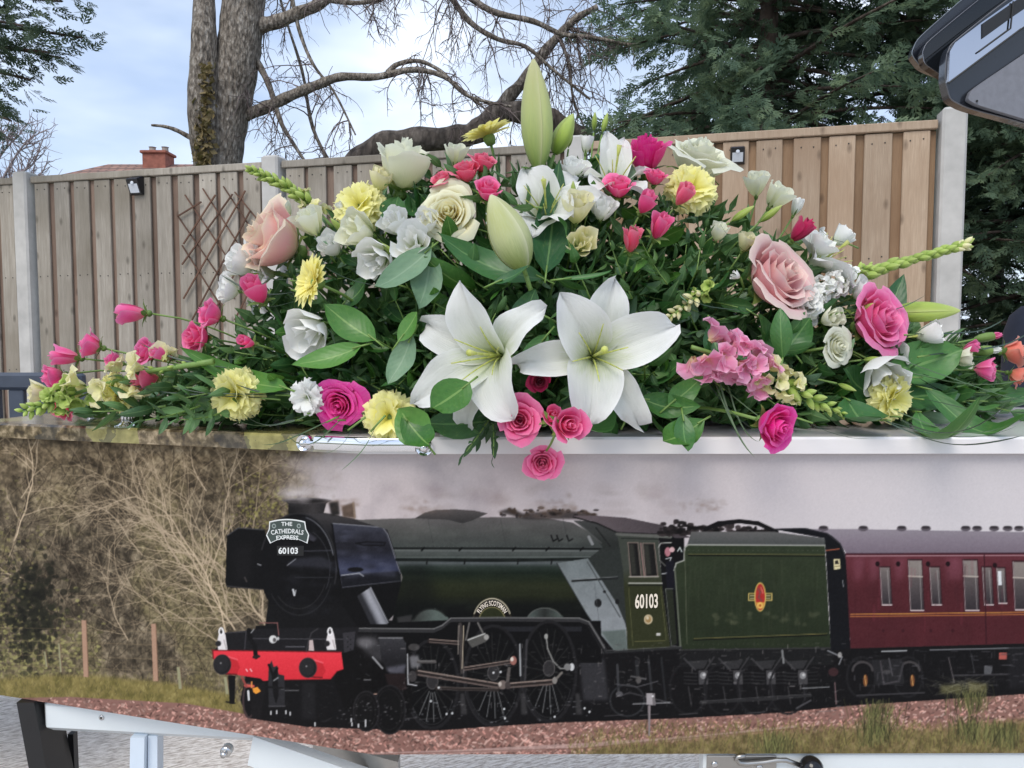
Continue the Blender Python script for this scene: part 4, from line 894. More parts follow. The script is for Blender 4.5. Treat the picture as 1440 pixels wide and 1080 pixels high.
        c.line([(1240, 916), (1275, 915)], 2, (150, 150, 150)); c.line([(1308, 914), (1440, 911)], 1.8, (110, 110, 112)); c.line([(1340, 950), (1420, 948)], 2.4, (60, 58, 60)); c.line([(1334, 925), (1342, 960)], 1.6, (84, 78, 78)); c.line([(1366, 920), (1370, 946)], 1.4, (60, 60, 62)); c.poly([(1405, 918), (1416, 918), (1416, 927), (1405, 927)], (176, 86, 76)); c.poly([(1384, 936), (1396, 938), (1394, 948), (1384, 948)], (104, 104, 106), .8)
        c.poly([(1418, 910), (1720, 900), (1720, 960), (1418, 968)], (34, 33, 36), .8, 2)
        for cx in (1215, 1281):
            c.ring(cx-4, 952, 20, 28, 3.4, (36, 35, 37), .7); c.ring(cx-2, 944, 14, 13, 3.2, (70, 66, 66), 1, 3.2, 6.2); c.ell(cx+2, 957, 3.2, 8.5, (150, 92, 50), .8); c.line([(cx+1, 950), (cx+3, 964)], 1.2, (226, 170, 100), .8)
        c.poly([(1226, 928), (1268, 926), (1272, 962), (1232, 964)], (40, 39, 41)); c.line([(1238, 930), (1243, 962), (1262, 958)], 2.2, (72, 68, 70)); c.line([(1205, 978), (1300, 974)], 2, (64, 62, 64)); c.line([(1250, 926), (1255, 950)], 2, (78, 76, 78)); c.line([(1264, 958), (1270, 934)], 3, (62, 60, 62)); c.ell(1247, 945, 6, 3, (88, 84, 84), .6)
        # tender frames and wheels
        c.poly([(955, 913), (1168, 910), (1172, 935), (955, 938)], (28, 28, 29)); c.line([(955, 914), (1168, 911)], 1.6, (60, 60, 58))
        for cx in (988, 1037, 1083, 1128):
            c.ring(cx-20, 968, 26, 36, 3.2, (33, 32, 34), .8); c.poly([(cx-22, 930), (cx+8, 928), (cx+2, 940), (cx-14, 941)], (52, 51, 52)); c.line([(cx-26, 926), (cx-10, 942)], 2.4, (70, 68, 69), .8); c.line([(cx+16, 924), (cx+4, 942)], 2.4, (64, 62, 63), .8)
            c.poly([(cx-6, 943), (cx+7, 943), (cx+8, 962), (cx-5, 963)], (70, 68, 69)); c.ell(cx+1, 950, 4.6, 5, (128, 126, 126)); c.ell(cx+2, 949, 2, 2, (206, 204, 200), .8)
            for q in range(4): c.line([(cx-26, 946+q*5), (cx-8, 947+q*5)], 1.5, (48, 47, 48)); c.line([(cx+8, 946+q*5), (cx+22, 945+q*5)], 1.3, (44, 43, 44))
            c.line([(cx-20, 966), (cx-16, 990)], 2, (56, 54, 55)); c.line([(cx+2, 962), (cx+4, 984)], 2.2, (48, 46, 48))
        c.line([(985, 988), (1080, 983), (1140, 978)], 4, (46, 45, 46)); c.line([(985, 986), (1140, 976)], 1, (92, 90, 90), .7); c.line([(1128, 968), (1166, 966)], 1.5, (150, 150, 150), .8); c.line([(1100, 915), (1102, 932)], 3, (140, 140, 138), .8)
        c.line([(1164, 915), (1184, 924), (1180, 934)], 2, (120, 120, 122)); c.ell(1172, 945, 7, 6, (64, 40, 42)); c.ell(1181, 921, 3, 4, (170, 166, 160), .8); c.line([(1120, 996), (1140, 985)], 2.6, (74, 72, 74)); c.line([(1174, 960), (1176, 990)], 2, (190, 150, 150), .5)
        # cab steps, trailing truck
        c.poly([(815, 928), (850, 926), (856, 985), (820, 985)], (56, 55, 58), .9, 2)
        c.line([(868, 935), (870, 975)], 3.4, (62, 62, 64)); c.line([(912, 928), (916, 970)], 3.4, (52, 52, 54)); c.line([(895, 930), (898, 960)], 5, (44, 44, 46)); c.line([(888, 951), (908, 955)], 2.4, (84, 82, 82)); c.line([(874, 978), (885, 974), (945, 989)], 2.2, (60, 58, 60)); c.ring(882, 985, 24, 22, 2.6, (46, 46, 48)); c.ell(898, 956, 4, 5, (88, 84, 82)); c.line([(866, 962), (896, 966), (925, 958)], 1.6, (76, 74, 76)); c.ell(871, 976, 5, 4, (84, 82, 84)); c.line([(890, 990), (942, 988)], 2, (140, 138, 138), .8)
        c.line([(930, 925), (936, 985)], 3, (40, 40, 42)); c.line([(846, 918), (958, 911)], 3, (44, 44, 45)); c.line([(850, 915), (958, 909)], 1, (92, 92, 90))
        # splashers and running plate
        c.poly([(578, 874), (588, 862), (602, 856), (612, 855), (626, 864), (634, 873), (612, 880), (590, 880)], lambda x, y: lerp((58, 60, 57), (88, 98, 92), np.clip((x-584)/28, 0, 1)))
        c.ring(606, 884, 27, 28, 2, (34, 36, 34), 1, 3.6, 5.6); c.poly([(558, 868), (580, 864), (578, 878), (560, 878)], (64, 62, 62), .8, 1)
        c.poly([(740, 869), (750, 859), (765, 855), (780, 857), (793, 868)], lambda x, y: lerp((44, 46, 44), (76, 84, 80), np.clip(np.abs(x-766)/18, 0, 1))); c.ring(766, 876, 26, 21, 1.6, (88, 90, 86), .9, 3.5, 5.8)
        c.ell(692, 874, 27.5, 33, (60, 54, 40)); c.ell(692, 874, 26, 31.3, (20, 16, 14)); c.ring(692, 874, 26.6, 32.2, 1.5, (204, 192, 164), 1, 3.5, 5.93); c.ell(692, 874, 18.5, 20, (44, 48, 26)); c.ring(692, 874, 18.6, 20.2, 1.2, (150, 140, 96), .9, 3.2, 6.2)
        c.poly([(545, 876), (630, 872), (845, 873), (846, 932), (560, 935)], (13, 13, 15))
        rp = [(488, 886), (610, 887), (622, 882), (634, 872), (700, 871), (815, 872), (828, 877), (842, 900), (850, 914)]
        c.line(rp, 7, (52, 51, 52)); c.line([(x, y-2.6) for x, y in rp], 1.5, (128, 126, 124), .8); c.line([(x, y+3.6) for x, y in rp], 1.6, (14, 14, 15))
        c.poly([(703, 881), (818, 881), (818, 888), (712, 888)], (38, 38, 42))
        # driving wheels
        for cx, cy, rx, ry in ((608, 962, 36, 62), (694, 950, 40, 70), (772, 944, 38, 70)):
            c.ell(cx, cy, rx, ry, (12, 12, 14)); c.ring(cx, cy, rx, ry, 4.4, (34, 33, 35)); c.ring(cx-1, cy, rx-4, ry-5, 1, (78, 76, 77), .6, .4, 2.6); c.ring(cx, cy, rx+2, ry+2, 1.2, (60, 58, 60), .5, 1.8, 3.4)
            for q in range(18):
                a = q/18*2*math.pi+.1
                br = 128 if .9 < a < 2.2 else 50
                c.line([(cx+rx*.2*math.cos(a), cy+ry*.2*math.sin(a)), (cx+rx*.86*math.cos(a), cy+ry*.86*math.sin(a))], 1.4, (br, br, br-2), .72)
            c.ell(cx, cy-4, 8, 11, (50, 48, 49)); c.ring(cx, cy-4, 8, 11, 1, (98, 94, 92), .8)
        c.line([(731, 906), (732, 950)], 2.4, (168, 168, 168), .9); c.line([(741, 900), (738, 960)], 3, (60, 58, 60))
        # rods
        def rod(a, b, w, cl=(104, 90, 84)):
            c.line([a, b], w, (44, 37, 35)); c.line([(a[0], a[1]-w*.34), (b[0], b[1]-w*.34)], w*.22, (cl[0]+40, cl[1]+36, cl[2]+32)); c.line([(a[0], a[1]+w*.34), (b[0], b[1]+w*.34)], w*.26, cl)
        rod((588, 946), (706, 965), 8.5); rod((714, 964), (776, 959), 8.5); rod((650, 941), (722, 930), 6); rod((604, 901), (646, 904), 6); rod((614, 968), (700, 970), 5, (60, 54, 52))
        c.line([(647, 878), (650, 945)], 5, (66, 60, 58)); c.line([(652, 880), (650, 940)], 1.3, (176, 160, 136)); c.line([(645, 880), (644, 920)], 1.3, (140, 130, 120)); c.line([(660, 876), (655, 900)], 2.4, (100, 96, 92)); c.line([(672, 876), (680, 892)], 2.4, (110, 106, 102))
        c.poly([(656, 899), (680, 890), (688, 896), (684, 902), (664, 911), (660, 906)], (84, 82, 78)); c.line([(658, 900), (682, 891)], 1.6, (188, 186, 180)); c.ell(684, 896, 3.6, 4, (150, 146, 140))
        c.ell(722, 929, 4.6, 6.4, (150, 98, 88)); c.ell(720, 927, 2.2, 3, (220, 206, 190)); c.line([(716, 940), (713, 964)], 4.6, (90, 84, 80)); c.ell(707, 963, 5.6, 6.6, (110, 98, 92)); c.ell(703, 962, 2.4, 3.4, (186, 172, 160)); c.ell(714, 964, 4, 5.4, (70, 62, 60))
        c.line([(768, 894), (770, 912), (778, 930), (788, 940), (798, 940)], 2, (130, 128, 124)); c.ell(768, 895, 2.6, 4, (150, 148, 142)); c.ell(804, 938, 3.6, 5.4, (196, 196, 194)); c.ell(798, 938, 5, 5, (120, 118, 116)); c.line([(779, 958), (790, 946)], 3.6, (110, 104, 98)); c.ell(780, 957, 3.6, 5, (130, 124, 118))
        for x, y in ((694, 946), (704, 945), (709, 997), (617, 967), (710, 1010), (628, 1004), (636, 1003), (780, 1008), (606, 986), (822, 996), (829, 1001)): c.ell(x, y, 1.5, 1.7, (224, 224, 222), .9)
        for _ in range(60): c.ell(r.uniform(570, 830), r.uniform(985, 1018), r.uniform(.8, 2.6), .9, (150, 150, 152), r.uniform(.15, .6))
        for x in (650, 735, 812): c.poly([(x-3, 975), (x+3, 975), (x+7, 1005), (x-2, 1005)], (72, 70, 70), .7, 1)
        for cx in (560, 590, 850, 900, 955, 1050, 1150): c.line([(cx, 1012-abs(cx-600)*.02), (cx+26, 1010-abs(cx-600)*.02)], 1.4, (104, 100, 100), .5)
        # front end: cylinders, platform
        c.poly([(480, 896), (578, 893), (580, 1000), (560, 1012), (486, 1000), (470, 960)], (13, 12, 13))
        c.poly([(496, 896), (530, 894), (548, 925), (532, 932), (512, 916)], (70, 68, 70), .8, 3); c.ell(514, 904, 12, 7, (140, 136, 138), .5, 1); c.line([(524, 924), (538, 940)], 2.4, (176, 174, 174), .8)
        c.poly([(533, 897), (566, 897), (571, 905), (572, 938), (560, 946), (544, 945), (536, 925)], lambda x, y: lerp((58, 57, 60), (34, 33, 36), np.clip((y-900)/30, 0, 1))); c.line([(533, 897), (566, 897)], 2, (118, 116, 118)); c.poly([(543, 939), (571, 934), (569, 947), (548, 947)], (104, 102, 112), .7, 1.5)
        c.poly([(541, 948), (570, 947), (572, 970), (548, 972)], (38, 28, 28))
        c.line([(573, 920), (574, 962), (586, 964)], 1.8, (172, 170, 170)); c.poly([(575, 923), (588, 921), (592, 938), (578, 940)], (116, 114, 116), .9, 1.5); c.line([(588, 931), (612, 931)], 4, (80, 76, 74)); c.line([(588, 929), (612, 929)], 1, (156, 150, 146)); c.ell(580, 951, 6, 8, (64, 60, 60)); c.ell(582, 910, 8, 5, (90, 86, 84), .7)
        c.line([(505, 986), (514, 983), (520, 976), (562, 975), (565, 982), (562, 991), (506, 991)], 1.6, (186, 148, 130)); c.line([(506, 988), (534, 988)], 1.2, (150, 110, 96)); c.line([(512, 956), (521, 956)], 2, (130, 128, 128), .7)
        for cx, cy, q in ((455, 988, 17), (548, 998, 22), (515, 1000, 18)): c.ell(cx, cy, q, q*1.55, (18, 17, 18)); c.ring(cx, cy, q, q*1.55, 2.4, (38, 36, 38)); c.ring(cx-1, cy, q-4, q*1.3, 1, (66, 62, 62), .35)
        c.line([(446, 960), (450, 985), (456, 1005)], 5, (84, 66, 64)); c.line([(453, 972), (454, 990)], 4, (210, 204, 204)); c.line([(448, 960), (450, 975)], 1.4, (150, 146, 146)); c.line([(349, 972), (350, 984)], 3, (210, 210, 208)); c.ring(350, 985, 8, 24, 2.6, (70, 56, 56)); c.poly([(352, 962), (372, 960), (376, 1010), (354, 1010)], (26, 24, 26))
        c.poly([(375, 955), (470, 955), (480, 1004), (440, 1018), (366, 1012)], (19, 18, 20)); c.poly([(425, 960), (443, 960), (444, 1012), (424, 1010)], (34, 33, 35), .9, 2); c.line([(400, 971), (420, 971)], 1.5, (120, 118, 118), .8)
        for x, y in ((381, 1002), (389, 1001), (402, 1001), (408, 1003), (495, 1018), (504, 1020), (514, 1019), (443, 1018), (494, 1012), (514, 1014)): c.line([(x, y-1.5), (x, y+2.5)], 2, (214, 212, 210), .9)
        for _ in range(70): c.ell(r.uniform(470, 575), r.uniform(985, 1018), r.uniform(.8, 2), .9, (150, 146, 146), r.uniform(.15, .5))
        c.poly([(316, 890), (372, 884), (505, 882), (498, 914), (482, 918), (300, 916), (314, 900)], (30, 29, 32)); c.line([(355, 898), (490, 899)], 1.2, (76, 74, 78)); c.line([(402, 909.5), (428, 909.5)], 1.6, (110, 108, 112), .8); c.poly([(482, 890), (500, 888), (497, 914), (484, 918)], (56, 54, 58)); c.line([(365, 876), (390, 876), (392, 893)], 1.5, (140, 92, 88), .9); c.line([(318, 890), (346, 888), (344, 913)], 1.4, (66, 64, 68))
        for q in range(6): c.ell(489+q % 2*4, 896+q*3.4, .9, .9, (16, 16, 17))
        red = [(299, 914.5), (480, 917), (483, 941), (474, 944), (465, 955), (400, 956), (370, 957.5), (366, 954), (336, 949.5), (318, 943), (299, 925)]
        c.poly(red, lambda x, y: lerp((238, 54, 66), (222, 44, 56), np.clip((y-918)/34, 0, 1))); c.line(red[:2], 1.6, (120, 24, 30)); c.line([(299, 914), (300, 926)], 2, (120, 30, 34)); c.line(red[2:6], 1.2, (130, 26, 32), .7)
        for a, b in ((312.5, 934.5), (433, 939)):
            c.poly([(a+6, b-11), (a+20, b-8), (a+25, b+4), (a+20, b+14), (a+4, b+13)], (200, 38, 48)); c.line([(a+8, b-11), (a+21, b-7)], 2.2, (250, 96, 104), .8); c.line([(a+5, b+13), (a+20, b+14)], 2, (112, 22, 28))
            c.ell(a, b, 12.4, 14, (30, 29, 31)); c.ell(a-1, b-1, 10.5, 12, (42, 41, 43)); c.ell(a-2, b-2, 1.4, 1.4, (120, 118, 118)); c.ring(a, b, 12.3, 14, 1, (64, 60, 62), .8)
        for a in (313, 466):
            c.poly([(a-4, 886), (a+1, 884), (a+4, 893), (a+7, 914), (a-6, 914), (a-8, 904)], (222, 214, 212)); c.ring(a-2, 888, 3, 5, 1.6, (236, 232, 230)); c.ell(a-2, 888.6, 1.6, 2.8, (22, 22, 24)); c.ell(a-6, 905, 4, 4, (44, 42, 44)); c.line([(a+2, 900), (a+5, 912)], 1.4, (164, 152, 150))
        c.poly([(435, 900), (440, 900), (442, 915), (434, 915)], (188, 168, 164)); c.ell(384, 899, 5.6, 5.6, (206, 204, 200)); c.ell(386, 900, 2.4, 3, (88, 84, 84)); c.ell(391, 898, 1.6, 2.6, (190, 188, 186))
        c.line([(350, 886), (352, 898), (358, 908), (360, 924)], 6, (18, 17, 19)); c.line([(353, 890), (357, 885)], 1.4, (150, 150, 150)); c.line([(357, 924), (364, 923)], 4, (44, 34, 34)); c.line([(447, 884), (438, 890), (433, 904), (431, 916)], 1.6, (64, 62, 64))
        c.poly([(378, 936), (382, 929), (385, 938), (390, 936), (392, 948), (400, 950), (401, 994), (378, 995), (377, 960)], (46, 45, 48)); c.poly([(382, 948), (390, 942), (392, 978), (388, 990), (384, 976)], (20, 19, 21)); c.line([(378, 935), (384, 950), (390, 940)], 3.4, (16, 15, 17)); c.line([(385, 957), (391, 953)], 2, (150, 150, 150), .8); c.line([(376, 966), (398, 968)], 3, (24, 23, 25)); c.line([(378, 993), (401, 993)], 1.2, (84, 82, 84))
        for x in (346, 352): c.line([(x, 941), (x+2, 944)], 1.4, (244, 190, 190))
        c.poly([(321, 950), (331, 950), (330, 990), (323, 990)], (18, 17, 18)); c.line([(318, 987), (330, 989)], 2, (24, 22, 22)); c.poly([(355, 968), (362, 966), (367, 972), (360, 976), (356, 973)], (240, 150, 50)); c.line([(345, 964), (356, 965)], 4, (204, 86, 76)); c.line([(354, 959), (354, 967)], 2, (230, 140, 70)); c.line([(340, 952), (347, 966)], 3, (150, 70, 64))
        # grime, pipework glints and rivets picked out by the flash of daylight
        for _ in range(620):
            x = r.uniform(562, 1190); y = r.uniform(904, 1000); g = r.uniform(40, 150); a = r.choice((0, 1.57, r.uniform(-.6, .6))); l = r.uniform(1, 7)
            c.line([(x, y), (x+math.cos(a)*l, y+math.sin(a)*l)], r.uniform(.6, 1.8), (g, g*.96, g*.94), r.uniform(.15, .6))
        for _ in range(300):
            x = r.uniform(1196, 1700); y = r.uniform(914, 965); g = r.uniform(40, 120); a = r.choice((0, 1.57)); l = r.uniform(2, 12)
            c.line([(x, y), (x+math.cos(a)*l, y+math.sin(a)*l)], r.uniform(.6, 2), (g, g*.97, g), r.uniform(.15, .5))
        for _ in range(160):
            x = r.uniform(340, 575); y = r.uniform(884, 1010)
            if y < 962 and x < 482: continue
            g = r.uniform(40, 140); l = r.uniform(1, 6); a = r.choice((0, 1.57, .5)); c.line([(x, y), (x+math.cos(a)*l, y+math.sin(a)*l)], r.uniform(.6, 1.6), (g, g, g), r.uniform(.15, .5))
        for x in range(968, 1164, 7): c.ell(x, 774, .7, .7, (104, 106, 92), .6); c.ell(x, 906, .7, .7, (92, 94, 76), .5)
        for x in np.arange(566, 800, 6.5): c.ell(x, 768.5, .6, .6, (118, 118, 114), .5)
        for _ in range(90):
            x = r.uniform(966, 1160); y = r.uniform(785, 880); l = r.uniform(8, 40); g = r.choice((34, 84)); c.line([(x, y), (x+r.uniform(-1, 1), y+l)], r.uniform(.8, 3), (g, g+3, g-16), .13)
        for _ in range(70):
            x = r.uniform(1200, 1690); y = r.uniform(784, 860); l = r.uniform(6, 30); g = r.choice((.6, 1.5)); c.line([(x, y), (x+r.uniform(-1, 1), y+l)], r.uniform(.8, 4), (98*g, 42*g, 54*g), .14)
        for _ in range(60):
            x = r.uniform(566, 830); y = r.uniform(734, 868); c.ell(x, y, r.uniform(6, 30), r.uniform(1.5, 6), (110, 114, 106) if y < 800 else (60, 66, 48), .10, .95)
        for _ in range(46): x = r.uniform(395, 470); y = r.uniform(726, 865); c.ell(x, y, r.uniform(3, 14), r.uniform(1.5, 6), (46, 46, 52), .16, .95)
        # trackside post
        c.poly([(911, 992), (915, 992), (914, 1035), (912, 1035)], (132, 122, 122)); c.poly([(909, 975), (921, 975), (922, 992), (909, 991)], (158, 150, 150)); c.poly([(917, 975), (921, 975), (922, 992), (918, 992)], (112, 106, 106)); c.ell(918, 979, 1.4, 1.4, (230, 228, 226))
    loco()
    # drifting steam over the engine
    for _ in range(70):
        x = r.uniform(405, 560); y = 700-(x-405)*.12-r.uniform(0, 55); q = r.uniform(8, 26)
        c.ell(x, y, q, q*.7, (188, 176, 176), .13, .95)
    for _ in range(20): c.ell(r.uniform(400, 470), r.uniform(688, 704), r.uniform(6, 14), r.uniform(3, 7), (206, 196, 196), .2, .95)
    for _ in range(26):
        x = r.uniform(580, 1010); y = r.uniform(684, 724); c.ell(x, y, r.uniform(6, 20), r.uniform(3, 9), (122, 100, 90), .10, .95)
    for x0, y0 in ((795, 712), (770, 718), (990, 712), (600, 716), (480, 712)):
        for _ in range(24): c.ell(r.normal(x0, 13), r.normal(y0, 6), r.uniform(2, 7), r.uniform(1.4, 4), (132, 108, 92), .15, .95)
    # tufts on the right
    for x0, y0 in ((1232, 1030), (1362, 1028), (1410, 1035), (1235, 1005), (1365, 985), (1090, 1050), (1480, 1010), (1560, 1030)):
        for _ in range(110):
            g = r.uniform(.4, 1.5); x = r.normal(x0, 13); a = r.normal(0, .45); l = r.uniform(7, 24)
            c.line([(x, y0+r.uniform(0, 22)), (x+math.sin(a)*l, y0-math.cos(a)*l)], 1, (96*g, 96*g, 58*g), .65)
    c.poly([(1322, 964), (1352, 962), (1354, 974), (1322, 976)], (96, 92, 58), .8, 2); c.poly([(1360, 958), (1388, 962), (1386, 972), (1362, 974)], (104, 98, 62), .8, 2)
    for _ in range(40): c.line([(r.uniform(1300, 1400), r.uniform(962, 980)), (r.uniform(1300, 1400), r.uniform(950, 965))], .8, (150, 146, 120), .25)
    for q in range(3): c.a[..., q] = blur(c.a[..., q], .5)
    gy = c.a.mean(-1, keepdims=True); c.a[:] = gy+(c.a-gy)*.88; c.a[:] = np.where(c.a < 128, 128*np.clip(c.a/128, 0, 1)**1.14, c.a)
    nz = r.normal(0, 5., c.a.shape[:2]).astype(np.float32)
    c.a += blur(nz, .8)[..., None]
    return c
# ------------------------------------------------------------------ coffin with its printed side
def on_z(px, py, z):
    d = ray(px, py); return Vector(CAM0+d*((z-CAMZ)/d[2]))
ZL = 1.0                                     # top of the lid
LS = on_z(515, 615, ZL); LF = on_z(1440, 614.5, ZL); LH = on_z(0, 595, ZL)
LF = LS+(LF-LS)*1.62; LH = LS+(LH-LS)*1.10   # foot and head corners on the near side, both just outside the frame
ZB = at(900, 1062, LS.y+.01).z
PRINT_GAIN = .91
def coffin_outline(inset):
    back = [Vector((LF.x-.03, LF.y+.36, ZL)), Vector((LS.x+.06, LS.y+.58, ZL)), Vector((LH.x+.10, LH.y+.31, ZL))]
    P = [LH, LS, LF]+back; out = []; n = len(P)
    for i in range(n):
        a, b, c = P[i-1], P[i], P[(i+1) % n]
        d1 = (b-a).normalized(); d2 = (c-b).normalized(); n1 = Vector((-d1.y, d1.x, 0)); n2 = Vector((-d2.y, d2.x, 0)); m = (n1+n2); m = m/max(.3, m.dot(n1))
        out.append(b+m*inset)
    return out
def build_coffin():
    root = thing('coffin', 'white coffin printed along its side with a steam train, flowers on its lid', 'coffin', (LS.x, LS.y+.28, ZB)); o = Vector(root.location)
    white = plain('white_satin_board', srgb(228, 224, 224), .32, 0, .015, 6)
    # lid: white, with the woodland print carried over its head end
    m, N, L, out = nmat('lid_print'); p = N.new('ShaderNodeBsdfPrincipled'); L.new(p.outputs[0], out.inputs[0])
    tc = N.new('ShaderNodeTexCoord'); sp = N.new('ShaderNodeSeparateXYZ'); L.new(tc.outputs['Object'], sp.inputs[0])
    n1 = noise_tex(N, L, 14, 5); n2 = noise_tex(N, L, 90, 4); n3 = noise_tex(N, L, 5, 3)
    c = ramp(N, L, n2, [(.35, srgb(62, 52, 40)), (.52, srgb(112, 98, 74)), (.66, srgb(170, 152, 124))])
    c = mixc(N, L, mth(N, L, 'GREATER_THAN', n3, .54), c, mixc(N, L, n2, srgb(86, 82, 44), srgb(186, 178, 118)))
    c = mixc(N, L, mth(N, L, 'MULTIPLY', mth(N, L, 'GREATER_THAN', n1, .56), .55), c, srgb(56, 58, 60))
    f = mth(N, L, 'ADD', mth(N, L, 'MULTIPLY', mth(N, L, 'ADD', sp.outputs[0], .10), 9.), mth(N, L, 'MULTIPLY', mth(N, L, 'SUBTRACT', n1, .5), 1.2), clamp=True)
    c = mixc(N, L, f, c, srgb(228, 224, 224)); L.new(c, p.inputs['Base Color']); p.inputs['Roughness'].default_value = .14; p.inputs['Coat Weight'].default_value = .35; p.inputs['Coat Roughness'].default_value = .06
    T = coffin_outline(0); Tb = coffin_outline(.003); zt = ZL; zl = at(900, 638.5, LS.y).z
    V = [v-o for v in Tb]+[Vector((v.x, v.y, zt-.003))-o for v in T]+[Vector((v.x, v.y, zl))-o for v in T]; n = len(T)
    F = [tuple(range(n)), tuple(range(3*n-1, 2*n-1, -1))]
    for k in range(2): F += [(k*n+(i+1) % n, k*n+i, k*n+n+i, k*n+n+(i+1) % n) for i in range(n)]
    F = [F[0], F[1]]+[f_[::-1] for f_ in F[2:]]
    obj('lid', new_mesh('lid', V, F, m, None, False), root)
    B = coffin_outline(.0125)
    V = [Vector((v.x, v.y, ZB))-o for v in B]+[Vector((v.x, v.y, zl-.0005))-o for v in B]
    obj('body', new_mesh('body', V, [tuple(range(n-1, -1, -1)), tuple(range(n, 2*n))]+[(i, (i+1) % n, n+(i+1) % n, n+i) for i in range(n)], white, None, False), root)
    # the printed film on the near side: a fine colour grid
    Pm = coffin_outline(.0115); h, s_, f_ = Pm[0], Pm[1], Pm[2]
    cv = paint_print()
    us = []
    for a, b, fine in ((h, s_, .00115), (s_, Vector((.70, s_.y+(f_.y-s_.y)*(.70-s_.x)/(f_.x-s_.x), 0)), .00115), (Vector((.70, s_.y+(f_.y-s_.y)*(.70-s_.x)/(f_.x-s_.x), 0)), f_, .006)):
        k = int((Vector((b.x, b.y))-Vector((a.x, a.y))).length/fine); t = np.linspace(0, 1, k, endpoint=False); us.append(np.stack([a.x+(b.x-a.x)*t, a.y+(b.y-a.y)*t], -1))
    us = np.concatenate(us+[np.array([[f_.x, f_.y]])]); nz = int((zl-.001-ZB)/.00115); zz = np.linspace(ZB, zl-.001, nz)
    G = np.empty((nz, len(us), 3)); G[:, :, :2] = us[None]; G[:, :, 2] = zz[:, None]
    px, py = to_photo(G)
    fx = np.clip((px-cv.x0)*cv.k-.5, 0, cv.w-2); fy = np.clip((py-cv.y0)*cv.k-.5, 0, cv.h-2); ix = fx.astype(int); iy = fy.astype(int); fx = (fx-ix)[..., None]; fy = (fy-iy)[..., None]
    a = cv.a; C = (a[iy, ix]*(1-fx)+a[iy, ix+1]*fx)*(1-fy)+(a[iy+1, ix]*(1-fx)+a[iy+1, ix+1]*fx)*fy
    C = np.clip(C/255., 0, 1); lin = np.where(C <= .04045, C/12.92, ((C+.055)/1.055)**2.4)*PRINT_GAIN
    lin = np.clip(lin, 0, .92)
    nu = len(us); I = np.arange(nz*nu).reshape(nz, nu); Q = np.stack([I[:-1, :-1], I[:-1, 1:], I[1:, 1:], I[1:, :-1]], -1).reshape(-1, 4)
    me = big_mesh('printed_picture', G.reshape(-1, 3)-np.array(o), Q)
    at_ = me.color_attributes.new('print', 'FLOAT_COLOR', 'POINT'); at_.data.foreach_set('color', np.concatenate([lin.reshape(-1, 3), np.ones((nz*nu, 1))], 1).astype(np.float32).ravel())
    pm, N, L, out = nmat('printed_film'); p = N.new('ShaderNodeBsdfPrincipled'); L.new(p.outputs[0], out.inputs[0]); at2 = N.new('ShaderNodeAttribute'); at2.attribute_name = 'print'; L.new(at2.outputs['Color'], p.inputs['Base Color']); p.inputs['Roughness'].default_value = .5; p.inputs['Specular IOR Level'].default_value = .12
    me.materials.append(pm); pr = obj('printed_picture', me, root); pr['label'] = 'printed picture of a green steam locomotive with a red buffer beam hauling a maroon carriage'
    # lettering of the print
    fn = np.array([(s_-h).y, -(s_-h).x, 0]); fn /= np.linalg.norm(fn); rn = np.array([(f_-s_).y, -(f_-s_).x, 0]); rn /= np.linalg.norm(rn)
    def face_pt(x, y, lift):
        d = ray(x, y); t = np.dot(np.array((s_.x, s_.y, 0))-CAM0, rn)/np.dot(d, rn); P = CAM0+d*t; nn = rn
        if P[0] < s_.x: t = np.dot(np.array((s_.x, s_.y, 0))-CAM0, fn)/np.dot(d, fn); P = CAM0+d*t; nn = fn
        return Vector(P+nn*lift)-o
    def glyphs(txt, size, fit_w, bold=0.):
        cu = bpy.data.curves.new('t', 'FONT'); cu.body = txt; cu.size = size; cu.align_x = 'CENTER'; cu.align_y = 'CENTER'; cu.offset = bold; cu.resolution_u = 3; cu.fill_mode = 'FRONT'
        ob = bpy.data.objects.new('t', cu); COL.objects.link(ob); dg = bpy.context.evaluated_depsgraph_get(); e = ob.evaluated_get(dg); tm = e.to_mesh()
        V = np.array([v.co[:2] for v in tm.vertices]); F = [tuple(q.vertices) for q in tm.polygons]; e.to_mesh_clear(); bpy.data.objects.remove(ob); bpy.data.curves.remove(cu)
        V[:, 0] -= (V[:, 0].min()+V[:, 0].max())/2; V[:, 1] -= (V[:, 1].min()+V[:, 1].max())/2; V[:, 0] *= fit_w/np.ptp(V[:, 0]); V[:, 1] *= size/np.ptp(V[:, 1]); return V, F
    def letter(txt, cx, cy, w, h, col, bold=.0, arc=0, rot=0., lift=.0006):
        V, F = glyphs(txt, h, w, bold*h)
        if arc: a = V[:, 0]/arc; R = arc+V[:, 1]; X = cx+R*np.sin(a); Y = cy+arc-R*np.cos(a)
        else: X = cx+V[:, 0]; Y = cy-V[:, 1]+V[:, 0]*rot
        me = new_mesh('lettering', [face_pt(x, y, lift) for x, y in zip(X, Y)], F, col, None, False); obj('lettering', me, root)
    def flat(name, pts, col, lift=.0003):
        obj(name, new_mesh(name, [face_pt(x, y, lift) for x, y in pts][::-1], [tuple(range(len(pts)))], col, None, False), root)
    ivory = plain('print_cream', srgb(226, 214, 196), .4, 0, .03); wht = plain('print_white', srgb(220, 222, 220), .4, 0, .03); slate = plain('print_slate_green', srgb(58, 70, 66), .4, 0, .08); blk = plain('print_black', srgb(12, 12, 14), .4)
    def arcp(x0, x1, yc, sag, n=9): return [(x0+(x1-x0)*t, yc-sag*(1-(2*t-1)**2)) for t in np.linspace(0, 1, n)]
